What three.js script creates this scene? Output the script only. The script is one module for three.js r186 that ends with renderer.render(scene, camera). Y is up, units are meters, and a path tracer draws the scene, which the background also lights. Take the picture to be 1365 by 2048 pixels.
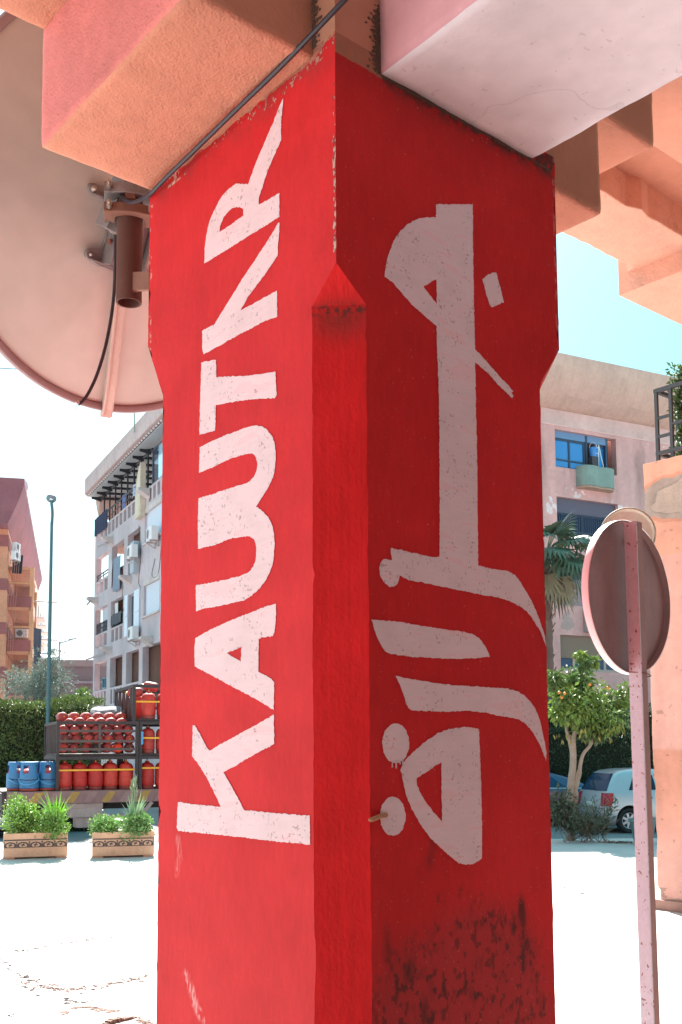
import * as THREE from 'three';
import { mergeGeometries, toCreasedNormals } from 'three/addons/utils/BufferGeometryUtils.js';
import { RoundedBoxGeometry } from 'three/addons/geometries/RoundedBoxGeometry.js';
import { Brush, Evaluator, SUBTRACTION } from 'three-bvh-csg';

// ---------------------------------------------------------------- camera, sky, sun, exposure
const scene = new THREE.Scene();
const EYE = 1.65, FOCAL = 2054.67, CY = 1299.3, PITCH = 0.0948, ROLL = 0.0059;
const camera = new THREE.PerspectiveCamera(2 * Math.atan(CY / FOCAL) * 180 / Math.PI, 1365 / (2 * CY), 0.05, 600);
camera.position.set(0, EYE, 0);
camera.rotation.order = 'YXZ';
camera.rotation.set(PITCH, 0, -ROLL);
camera.setViewOffset(1365, 2 * CY, 0, 0, 1365, 2048);          // a lens shifted upwards
camera.updateProjectionMatrix();
scene.add(camera);

const SUN_AZ = -9.7 * Math.PI / 180, SUN_EL = 47 * Math.PI / 180;
const col0 = (r, g, b) => new THREE.Color().setRGB(r, g, b);
const V0 = (x, y, z) => new THREE.Vector3(x, y, z);
const sunDir = new THREE.Vector3(Math.sin(SUN_AZ) * Math.cos(SUN_EL), Math.sin(SUN_EL), -Math.cos(SUN_AZ) * Math.cos(SUN_EL));
{
  const W = 512, H = 256, data = new Float32Array(W * H * 4), d = new THREE.Vector3();
  for (let r = 0; r < H; r++) for (let c = 0; c < W; c++) {
    const up = ((r + 0.5) / H - 0.5) * Math.PI, round = ((c + 0.5) / W - 0.5) * 2 * Math.PI;
    d.set(Math.cos(round) * Math.cos(up), Math.sin(up), Math.sin(round) * Math.cos(up));
    const cosS = Math.max(-1, Math.min(1, d.dot(sunDir))), ang = Math.acos(cosS);
    const y = Math.max(0, d.y), hz = Math.exp(-y * 7.0);
    const glow = 0.38 * Math.exp(-ang * 3.0) + 1.2 * Math.exp(-ang * 9);
    const base = [0.024 + 0.215 * hz, 0.146 + 0.125 * hz, 0.186 + 0.095 * hz];
    const k = d.y < 0 ? Math.exp(d.y * 6) : 1, o = (r * W + c) * 4;
    const azd = Math.atan2(d.x, -d.z) + 0.75, haze = Math.exp(-(azd * azd) / 0.42) * Math.exp(-y * 2.2), veil = [0.20, 0.13, 0.09];
    const tint = [1.0, 1.0, 0.98];
    for (let i = 0; i < 3; i++) data[o + i] = (base[i] * (1 + 0.25 * cosS) + glow * tint[i] + haze * veil[i]) * (0.35 + 0.65 * k);
    data[o + 3] = 1;
  }
  const sky = new THREE.DataTexture(data, W, H, THREE.RGBAFormat, THREE.FloatType);
  sky.mapping = THREE.EquirectangularReflectionMapping; sky.magFilter = THREE.LinearFilter; sky.minFilter = THREE.LinearFilter;
  sky.needsUpdate = true;
  scene.background = sky; scene.environment = sky;
}
const sun = new THREE.DirectionalLight(new THREE.Color(1, 0.95, 0.87), 5.0);
sun.position.copy(sunDir).multiplyScalar(80).add(V0(0, 0, -20)); sun.target.position.set(0, 0, -20);
sun.castShadow = true; sun.shadow.mapSize.set(4096, 4096);
Object.assign(sun.shadow.camera, { left: -60, right: 60, top: 60, bottom: -60, near: 1, far: 260 });
scene.add(sun, sun.target);

const renderer = new THREE.WebGLRenderer({ antialias: true });
renderer.setSize(682, 1024);
renderer.toneMapping = THREE.LinearToneMapping;
renderer.toneMappingExposure = 5.0;
renderer.shadowMap.enabled = true;

// ---------------------------------------------------------------- random numbers, noise
function rngOf(seed) { let a = seed >>> 0; return () => { a = (a + 0x6d2b79f5) | 0; let t = Math.imul(a ^ (a >>> 15), 1 | a); t = (t + Math.imul(t ^ (t >>> 7), 61 | t)) ^ t; return ((t ^ (t >>> 14)) >>> 0) / 4294967296; }; }
const hash = (x, y, s) => { let h = Math.imul(x, 374761393) ^ Math.imul(y, 668265263) ^ Math.imul(s, 2147483647 / 13 | 0); h = Math.imul(h ^ (h >>> 13), 1274126177); return ((h ^ (h >>> 16)) >>> 0) / 4294967296; };
function vnoise(x, y, s = 0, per = 0) {
  const ix = Math.floor(x), iy = Math.floor(y), fx = x - ix, fy = y - iy, u = fx * fx * (3 - 2 * fx), v = fy * fy * (3 - 2 * fy);
  const w = per ? (k) => ((k % per) + per) % per : (k) => k;
  const a = hash(w(ix), w(iy), s), b = hash(w(ix + 1), w(iy), s), c = hash(w(ix), w(iy + 1), s), d = hash(w(ix + 1), w(iy + 1), s);
  return a + (b - a) * u + (c - a) * v + (a - b - c + d) * u * v;
}
function fbm(x, y, oct = 4, s = 0, per = 0) { let t = 0, a = 0.5, n = 0; for (let i = 0; i < oct; i++) { t += a * vnoise(x, y, s + i * 17, per); n += a; a *= 0.5; x *= 2; y *= 2; per *= 2; } return t / n; }
const clamp = THREE.MathUtils.clamp, smooth = THREE.MathUtils.smoothstep, lerp = THREE.MathUtils.lerp;
const toS = (c) => Math.round(255 * clamp(c <= 0.0031308 ? 12.92 * c : 1.055 * Math.pow(c, 1 / 2.4) - 0.055, 0, 1));

// ---------------------------------------------------------------- textures and materials
function tex(w, h, fn, { srgb = true, rx = 1, ry = 1, clampEdge = false } = {}) {      // fn gives linear colour [r, g, b] or a grey value
  const data = new Uint8Array(w * h * 4);
  for (let y = 0; y < h; y++) for (let x = 0; x < w; x++) {
    const c = fn((x + 0.5) / w, (y + 0.5) / h), o = (y * w + x) * 4, g = typeof c === 'number';
    for (let i = 0; i < 3; i++) data[o + i] = srgb ? toS(g ? c : c[i]) : Math.round(255 * clamp(g ? c : c[i], 0, 1));
    data[o + 3] = 255;
  }
  const t = new THREE.DataTexture(data, w, h, THREE.RGBAFormat);
  t.colorSpace = srgb ? THREE.SRGBColorSpace : THREE.NoColorSpace;
  t.magFilter = THREE.LinearFilter; t.minFilter = THREE.LinearMipmapLinearFilter; t.generateMipmaps = true;
  t.wrapS = t.wrapT = clampEdge ? THREE.ClampToEdgeWrapping : THREE.RepeatWrapping;
  t.repeat.set(rx, ry); t.needsUpdate = true;
  return t;
}
function again(t, rx, ry = rx) { const c = t.clone(); c.repeat.set(rx, ry); c.needsUpdate = true; return c; }
const grainTex = tex(512, 512, (u, v) => 0.55 * fbm(u * 48, v * 48, 3, 3, 48) + 0.45 * fbm(u * 10, v * 10, 3, 9, 10), { srgb: false });
const mottleTex = tex(512, 512, (u, v) => { const a = fbm(u * 4, v * 4, 5, 21, 4), b = fbm(u * 30, v * 30, 3, 33, 30), s = fbm(u * 14, v * 3, 3, 41, 0 || 14); return clamp(0.80 + 0.26 * (a - 0.5) + 0.10 * (b - 0.5) + 0.12 * (s - 0.5), 0, 1); });
// weathered render: mottling, trowel arcs, pin holes, hair cracks and faint run-off
const renderTex = tex(1024, 1024, (u, v) => {
  const a = fbm(u * 4, v * 4, 5, 21, 4), b = fbm(u * 44, v * 44, 3, 33, 44), s = fbm(u * 24, v * 3, 4, 41, 24 * 3), w = fbm(u * 6, v * 6, 4, 61, 6), d = fbm(u * 3, v * 3, 5, 71, 3), pit = vnoise(u * 170, v * 170, 81, 170);
  let k = 0.80 + 0.28 * (a - 0.5) + 0.12 * (b - 0.5) + 0.10 * (s - 0.5);
  if (Math.abs(d - 0.5) < 0.0022 && w > 0.52) k *= 0.86; if (pit > 0.95 && w > 0.45) k *= 0.82; if (pit < 0.05 && w < 0.45) k *= 1.08; k -= 0.07 * smooth(w, 0.58, 0.80);
  return clamp(k, 0, 1);
});
const col = (r, g, b) => new THREE.Color().setRGB(r, g, b);
const cache = new Map();
// painted stucco: mottled paint over a rough render, both in metres
function stucco(r, g, b, { bump = 0.0025, size = 0.5, mott = 2.2, rough = 0.9 } = {}) {
  const k = ['st', r, g, b, bump, size, mott].join();
  if (!cache.has(k)) cache.set(k, new THREE.MeshStandardMaterial({ color: col(r / 0.8, g / 0.8, b / 0.8), roughness: rough, map: again(renderTex, 1 / mott), bumpMap: again(grainTex, 1 / size), bumpScale: bump }));
  return cache.get(k);
}
function plain(r, g, b, rough = 0.6, metal = 0, extra = {}) {
  const k = ['pl', r, g, b, rough, metal, JSON.stringify(extra)].join();
  if (!cache.has(k)) cache.set(k, new THREE.MeshStandardMaterial({ color: col(r, g, b), roughness: rough, metalness: metal, ...extra }));
  return cache.get(k);
}
const dusty = (r, g, b, rough = 0.6, metal = 0) => { const k = ['du', r, g, b, rough, metal].join(); if (!cache.has(k)) cache.set(k, new THREE.MeshStandardMaterial({ color: col(r / 0.8, g / 0.8, b / 0.8), roughness: rough, metalness: metal, map: again(mottleTex, 2.2), bumpMap: again(grainTex, 6), bumpScale: 0.0006 })); return cache.get(k); };
const glassMat = (r, g, b, rough = 0.06, metal = 0.7) => plain(r, g, b, rough, metal);

// ---------------------------------------------------------------- building blocks
const taken = new Map();
function numbered(name) { const n = taken.get(name) ?? 0; taken.set(name, n + 1); return n ? name + '_' + String(n).padStart(3, '0') : name; }
function tag(o, label, category, group, kind) { if (label) o.userData.label = label; if (category) o.userData.category = category; if (group) o.userData.group = group; if (kind) o.userData.kind = kind; return o; }
function thing(name, label, category, at = [0, 0, 0], turn = 0, group, kind) {
  const o = new THREE.Group(); o.name = numbered(name); scene.add(o); o.position.set(...at); o.rotation.y = turn;
  return tag(o, label, category, group, kind);
}
function copy(root, label, at, turn, group) {
  const r = root.clone(); r.name = numbered(root.name.replace(/_\d+$/, '')); r.userData = { ...root.userData }; scene.add(r);
  if (at) r.position.set(...at); if (turn !== undefined) r.rotation.set(0, turn, 0);
  if (label) r.userData.label = label; if (group) r.userData.group = group;
  return r;
}
// box-projected uv in metres
function metreUV(g0) {
  const g = g0.index ? g0.toNonIndexed() : g0; if (!g.attributes.normal) g.computeVertexNormals();
  const p = g.attributes.position, uv = new Float32Array(p.count * 2), a = new THREE.Vector3(), b = new THREE.Vector3(), c = new THREE.Vector3(), n = new THREE.Vector3();
  for (let i = 0; i < p.count; i += 3) {
    a.fromBufferAttribute(p, i); b.fromBufferAttribute(p, i + 1); c.fromBufferAttribute(p, i + 2);
    n.copy(b).sub(a).cross(c.clone().sub(a)); const x = Math.abs(n.x), y = Math.abs(n.y), z = Math.abs(n.z);
    [a, b, c].forEach((q, k) => { const [s, t] = z >= x && z >= y ? [q.x, q.y] : x >= y ? [q.z, q.y] : [q.x, q.z]; uv[(i + k) * 2] = s; uv[(i + k) * 2 + 1] = t; });
  }
  g.setAttribute('uv', new THREE.BufferAttribute(uv, 2));
  for (const k of Object.keys(g.attributes)) if (!['position', 'normal', 'uv', 'color'].includes(k)) g.deleteAttribute(k);
  return g;
}
function mk(name, geos, m, parent, label) {
  const list = (Array.isArray(geos) ? geos : [geos]).map((g) => g.userData.keepUV ? g : metreUV(g));
  const o = new THREE.Mesh(list.length > 1 ? mergeGeometries(list) : list[0], m);
  o.name = parent ? name : numbered(name); o.castShadow = o.receiveShadow = true; (parent ?? scene).add(o);
  if (label) o.userData.label = label;
  return o;
}
const V = (x, y, z) => new THREE.Vector3(x, y, z);
function box(w, h, d, x, y, z, ry = 0, rx = 0, rz = 0) { const g = new THREE.BoxGeometry(w, h, d); if (rx) g.rotateX(rx); if (rz) g.rotateZ(rz); if (ry) g.rotateY(ry); return g.translate(x, y, z); }
function span(x0, x1, y0, y1, z0, z1) { return box(x1 - x0, y1 - y0, z1 - z0, (x0 + x1) / 2, (y0 + y1) / 2, (z0 + z1) / 2); }
function rbox(w, h, d, x, y, z, r = 0.01, seg = 2) { return new RoundedBoxGeometry(w, h, d, seg, r).translate(x, y, z); }
// a hand-built block: rounded arrises, every face subdivided and slightly uneven; returns its six faces (+x, -x, +y, -y, +z, -z)
function roughBox(x0, x1, y0, y1, z0, z1, r, step, amp, seed = 1) {
  const w = x1 - x0, h = y1 - y0, d = z1 - z0, n = (k) => Math.max(2, Math.round(k / step)), g = new THREE.BoxGeometry(w, h, d, n(w), n(h), n(d)), P = g.attributes.position, N = new Map(), c = [(x0 + x1) / 2, (y0 + y1) / 2, (z0 + z1) / 2], H = [w / 2, h / 2, d / 2], key = new Array(P.count), p = V(0, 0, 0), q = V(0, 0, 0);
  for (let i = 0; i < P.count; i++) {
    p.fromBufferAttribute(P, i); key[i] = [p.x, p.y, p.z].map((e) => Math.round(e * 1e4)).join();
    q.set(clamp(p.x, -H[0] + r, H[0] - r), clamp(p.y, -H[1] + r, H[1] - r), clamp(p.z, -H[2] + r, H[2] - r)); const o = p.clone().sub(q), L = o.length(); if (L > 1e-9) p.copy(q).addScaledVector(o.normalize(), r);
    const edge = [0, 1, 2].filter((k) => Math.abs(P.getComponent(i, k)) > H[k] - step * 1.01).length > 1 ? 1 : 0.35, f = (s) => amp * edge * (vnoise((p.x + p.z) * 9 + s, p.y * 9 + p.z * 5, seed + s) + 0.7 * vnoise((p.x - p.z) * 31 + s, p.y * 31 + p.z * 13, seed + s + 5) - 0.85); p.x += f(1); p.y += f(20); p.z += f(40);
    P.setXYZ(i, p.x + c[0], p.y + c[1], p.z + c[2]);
  }
  const id = g.index.array, A = V(0, 0, 0), B = V(0, 0, 0), C = V(0, 0, 0);
  for (let i = 0; i < id.length; i += 3) { A.fromBufferAttribute(P, id[i]); B.fromBufferAttribute(P, id[i + 1]); C.fromBufferAttribute(P, id[i + 2]); B.sub(A).cross(C.sub(A)); for (let k = 0; k < 3; k++) { const e = key[id[i + k]]; if (!N.has(e)) N.set(e, V(0, 0, 0)); N.get(e).add(B); } }
  return g.groups.map(({ start, count }) => { const pos = new Float32Array(count * 3), nor = new Float32Array(count * 3); for (let i = 0; i < count; i++) { const j = id[start + i]; p.fromBufferAttribute(P, j).toArray(pos, i * 3); q.copy(N.get(key[j])).normalize().toArray(nor, i * 3); } const o = new THREE.BufferGeometry(); o.setAttribute('position', new THREE.BufferAttribute(pos, 3)); o.setAttribute('normal', new THREE.BufferAttribute(nor, 3)); return o; });
}
function bar(p, q, r0, r1 = r0, seg = 10) { const d = q.clone().sub(p), g = new THREE.CylinderGeometry(r1, r0, d.length(), seg); g.applyQuaternion(new THREE.Quaternion().setFromUnitVectors(V(0, 1, 0), d.normalize())); return g.translate((p.x + q.x) / 2, (p.y + q.y) / 2, (p.z + q.z) / 2); }
function beam(p, q, w, h = w) { const d = q.clone().sub(p), L = d.length(), m = new THREE.Matrix4(), z = d.normalize(), up = Math.abs(z.y) > 0.95 ? V(1, 0, 0) : V(0, 1, 0), x = up.clone().cross(z).normalize(), y = z.clone().cross(x); m.makeBasis(x, y, z).setPosition(p.clone().lerp(q, 0.5)); return new THREE.BoxGeometry(w, h, L).applyMatrix4(m); }
function tube(pts, r, seg = 40, rad = 8) { return new THREE.TubeGeometry(new THREE.CatmullRomCurve3(pts), seg, r, rad, false); }
function lathe(pts, seg = 24) { return new THREE.LatheGeometry(pts.map(([x, y]) => new THREE.Vector2(x, y)), seg); }
function prism(pts, depth, bevel = 0) { const s = new THREE.Shape(pts.map(([x, y]) => new THREE.Vector2(x, y))); return new THREE.ExtrudeGeometry(s, { depth, bevelEnabled: bevel > 0, bevelSize: bevel, bevelThickness: bevel, bevelSegments: 2, steps: 1 }); }
function wallShape(w, h, holes, t, x0 = 0, y0 = 0) {       // a wall panel from z = -t to z = 0 with rectangular openings [x0, x1, y0, y1]
  const s = new THREE.Shape(); s.moveTo(x0, y0); s.lineTo(x0 + w, y0); s.lineTo(x0 + w, y0 + h); s.lineTo(x0, y0 + h); s.closePath();
  for (const [a, b, c, d] of holes) { const p = new THREE.Path(); p.moveTo(a, c); p.lineTo(a, d); p.lineTo(b, d); p.lineTo(b, c); p.closePath(); s.holes.push(p); }
  return new THREE.ExtrudeGeometry(s, { depth: t, bevelEnabled: false }).translate(0, 0, -t);
}
// where the surveyed points of the place lie: a bearing (pixel of the survey photograph) and a distance give a point in the world
function ray(px, py) {
  let X = (px - 682.5) / FOCAL, Y = (CY - py) / FOCAL; const c = Math.cos(ROLL), s = Math.sin(ROLL); [X, Y] = [X * c + Y * s, -X * s + Y * c];
  return V(X, Math.sin(PITCH) + Y * Math.cos(PITCH), -Math.cos(PITCH) + Y * Math.sin(PITCH));
}
function at(px, py, depth) { const r = ray(px, py); return V(r.x, r.y, r.z).multiplyScalar(depth / -r.z).add(V(0, EYE, 0)); }
function gx(px, depth) { return (px - 682.5) / FOCAL * depth; }
// leaves: each a small folded blade; list of [position, direction, size, colour]
function leaves(list, { wide = 0.42, fold = 0.25 } = {}) {
  const n = list.length, pos = new Float32Array(n * 18), nor = new Float32Array(n * 18), colr = new Float32Array(n * 18), d = V(0, 0, 0), s = V(0, 0, 0), u = V(0, 0, 0), P = [V(), V(), V(), V()].map(() => V(0, 0, 0)), nn = V(0, 0, 0), e = V(0, 0, 0);
  list.forEach(([p, dir, size, c, roll = 0], i) => {
    d.copy(dir).normalize(); s.set(d.y * 0.3 - d.z, 0.2, d.x).normalize().cross(d).normalize(); u.crossVectors(s, d); if (roll) { s.applyAxisAngle(d, roll); u.applyAxisAngle(d, roll); }
    P[0].copy(p); P[2].copy(p).addScaledVector(d, size);
    P[1].copy(p).addScaledVector(d, size * 0.45).addScaledVector(s, size * wide / 2).addScaledVector(u, size * fold * wide);
    P[3].copy(p).addScaledVector(d, size * 0.45).addScaledVector(s, -size * wide / 2).addScaledVector(u, size * fold * wide);
    [[0, 1, 2], [0, 2, 3]].forEach((t, k) => {
      nn.copy(P[t[1]]).sub(P[t[0]]).cross(e.copy(P[t[2]]).sub(P[t[0]])).normalize();
      t.forEach((v, j) => { const o = i * 18 + k * 9 + j * 3; P[v].toArray(pos, o); nn.toArray(nor, o); colr[o] = c[0]; colr[o + 1] = c[1]; colr[o + 2] = c[2]; });
    });
  });
  const g = new THREE.BufferGeometry(); g.setAttribute('position', new THREE.BufferAttribute(pos, 3)); g.setAttribute('normal', new THREE.BufferAttribute(nor, 3)); g.setAttribute('color', new THREE.BufferAttribute(colr, 3)); g.setAttribute('uv', new THREE.BufferAttribute(new Float32Array(n * 12), 2)); g.userData.keepUV = true;
  return g;
}
const leafMat = new THREE.MeshPhysicalMaterial({ vertexColors: true, roughness: 0.55, transmission: 0.45, thickness: 0, side: THREE.DoubleSide });
const dullLeafMat = new THREE.MeshPhysicalMaterial({ vertexColors: true, roughness: 0.75, transmission: 0.2, thickness: 0, side: THREE.DoubleSide });
const rdir = (R) => { const z = R() * 2 - 1, a = R() * 6.2832, r = Math.sqrt(1 - z * z); return V(r * Math.cos(a), z, r * Math.sin(a)); };
const tone = (R, c, v = 0.35) => { const k = 1 - v + 2 * v * R(); return [c[0] * k * (0.9 + 0.2 * R()), c[1] * k, c[2] * k * (0.9 + 0.2 * R())]; };
const ORD = ['leftmost', 'second', 'third', 'fourth', 'fifth', 'sixth', 'seventh', 'eighth'];

// ---------------------------------------------------------------- the ground
const YAW = 0.7008, PX = -0.0061, PZ = -2.4, PTURN = Math.PI / 2 + YAW;      // the pillar's near corner; local x runs along its left face, local z along its right face
const dU = V(-Math.sin(YAW), 0, -Math.cos(YAW)), dV = V(Math.cos(YAW), 0, -Math.sin(YAW)), P0 = V(PX, 0, PZ);
function onFace(px, py, left) {                             // surveyed point on the left (v = 0) or the right (u = 0) face -> [along, height]
  const r = ray(px, py), n = left ? dV : dU, t = (P0.clone().sub(V(0, EYE, 0)).dot(n)) / r.dot(n), q = r.multiplyScalar(t).add(V(0, EYE, 0));
  return [q.clone().sub(P0).dot(left ? dU : dV), q.y];
}
const uvh = (u, v, h) => P0.clone().addScaledVector(dU, u).addScaledVector(dV, v).add(V(0, h, 0));

const concreteTex = tex(1024, 1024, (u, v) => {
  const a = fbm(u * 6, v * 6, 5, 61, 6), b = fbm(u * 60, v * 60, 3, 71, 60), w = fbm(u * 5 + 9, v * 5, 4, 81, 5);
  const crack = Math.abs(fbm(u * 3, v * 3, 5, 91, 3) - 0.5) < 0.0035 && w > 0.5 ? 0.35 : 1;
  const k = (0.86 + 0.28 * (a - 0.5) + 0.2 * (b - 0.5)) * crack; return [k, k * 0.985, k * 0.96];
});
const LOW = -0.36;
const groundMat = new THREE.MeshStandardMaterial({ color: col(0.52, 0.485, 0.485), roughness: 0.95, map: again(concreteTex, 1 / 5), bumpMap: again(grainTex, 1 / 0.7), bumpScale: 0.004 });
const asphaltMat = new THREE.MeshStandardMaterial({ color: col(0.22, 0.21, 0.22), roughness: 0.95, map: again(concreteTex, 1 / 6), bumpMap: again(grainTex, 1 / 0.5), bumpScale: 0.004 });
{
  const zs = [250, 20, 0, -10, -18.6, -22, -60, -250], pos = [], idx = []; zs.forEach((z, i) => { const y = z > -19 ? 0 : LOW; pos.push(-250, y, z, 250, y, z); if (i) idx.push(2 * i - 2, 2 * i - 1, 2 * i, 2 * i - 1, 2 * i + 1, 2 * i); });   // the square falls away gently to the street
  const g = new THREE.BufferGeometry(); g.setAttribute('position', new THREE.Float32BufferAttribute(pos, 3)); g.setIndex(idx); g.computeVertexNormals();
  tag(mk('ground', g, groundMat), 'pale sunlit concrete ground of the open square', 'ground', null, 'structure');
    const road = mk('road', span(-60, 60, LOW - 0.02, LOW + 0.006, -80, -22.3), asphaltMat); tag(road, 'grey asphalt street in front of the apartment blocks', 'road', null, 'structure');
  // pavement slabs lifted and broken at the near left, their worn edges showing
  const R = rngOf(5), slab = thing('broken_paving', 'broken slab edges and rubble in the white paving at bottom left', 'paving', [0, 0, 0]);
  const edge = stucco(0.13, 0.075, 0.06, { bump: 0.004 });
  const gp = (px, py) => { const d = EYE * FOCAL / (py - 1495); return V(gx(px, d), 0, -d); };
  function rubble(pts, w, n, big) {                                  // crumbled edge: many small flat fragments
    const geos = [], c = new THREE.CatmullRomCurve3(pts); for (let i = 0; i < n; i++) { const p = c.getPointAt(R()), k = R() ** 2, s = 0.003 + big * k; const g = new THREE.IcosahedronGeometry(1, 0); g.scale(s * (1 + 1.6 * R()), s * (0.35 + 0.5 * R()), s * (0.7 + R())); g.rotateY(R() * 6); geos.push(g.translate(p.x + (R() - 0.5) * w, s * 0.15, p.z + (R() + R() - 1) * w)); } mk('rubble', geos, edge, slab).userData.kind = 'stuff';
  }
  function lifted(pts, h, n) {                                       // the broken upright edge of a lifted slab, facing the walkway
    const c = new THREE.CatmullRomCurve3(pts), geos = []; for (let i = 0; i < n; i++) { const p = c.getPointAt(i / n), q = c.getPointAt((i + 1) / n), e = Math.sin((i + 0.5) / n * Math.PI), k = h * (0.35 + 0.75 * e) * (0.7 + 0.5 * R()); geos.push(beam(V(p.x, k / 2 - 0.006, p.z + 0.004 * R()), V(q.x, k / 2 - 0.006, q.z + 0.004 * R()), 0.03 + 0.02 * R(), k)); } mk('slab_edge', geos, edge, slab).userData.kind = 'stuff';
  }
  lifted([gp(150, 2000), gp(165, 1996), gp(182, 1995), gp(200, 1997)], 0.012, 16); lifted([gp(132, 2008), gp(140, 2005), gp(150, 2000)], 0.008, 8);
  rubble([gp(196, 1997), gp(215, 2001), gp(250, 2003)], 0.05, 70, 0.010); rubble([gp(132, 2010), gp(150, 2004), gp(160, 2010)], 0.06, 26, 0.008);
  lifted([gp(205, 2034), gp(235, 2025), gp(262, 2019), gp(282, 2014)], 0.026, 22); rubble([gp(282, 2016), gp(296, 2025), gp(312, 2034)], 0.05, 60, 0.012); rubble([gp(122, 2046), gp(160, 2040), gp(212, 2032)], 0.09, 200, 0.009); rubble([gp(60, 1945), gp(110, 1958), gp(160, 1964), gp(300, 1938)], 0.16, 220, 0.009);
  const crackMat = plain(0.018, 0.015, 0.015, 1), joints = thing('paving_joint', 'thin cracks running across the sunlit paving at left', 'crack', [0, 0, 0]);
  function hair(pts, n, w) { const c = new THREE.CatmullRomCurve3(pts), geos = []; for (let i = 0; i < n; i++) { if (R() < 0.38) continue; const p = c.getPointAt(i / n), q = c.getPointAt(Math.min(1, (i + 0.3 + 0.6 * R()) / n)); const j = (R() - 0.5) * w * 3; geos.push(beam(V(p.x, 0.001, p.z + j), V(q.x, 0.001, q.z + j + (R() - 0.5) * w), w * (0.25 + R()), 0.006)); } mk('crack', geos, crackMat, joints).userData.kind = 'stuff'; }
  hair([gp(-10, 1886), gp(40, 1889), gp(100, 1880), gp(160, 1871), gp(255, 1859)], 60, 0.034);
  hair([gp(0, 1895), gp(25, 1915), gp(65, 1940), gp(110, 1958), gp(160, 1962), gp(230, 1950), gp(300, 1938)], 110, 0.034);
  hair([gp(45, 1953), gp(70, 1962), gp(95, 1975)], 14, 0.030);
  hair([gp(30, 2012), gp(48, 2006)], 8, 0.030); hair([gp(110, 2036), gp(135, 2030)], 8, 0.030); hair([gp(138, 1978), gp(160, 1988), gp(200, 1984)], 26, 0.036);
  hair([gp(1133, 1780), gp(1160, 1784), gp(1192, 1788)], 16, 0.05); hair([gp(1110, 1771), gp(1122, 1772)], 4, 0.05); hair([gp(1204, 1762), gp(1216, 1763)], 4, 0.05);
  hair([gp(74, 1836), gp(80, 1838)], 3, 0.05);
}

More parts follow.
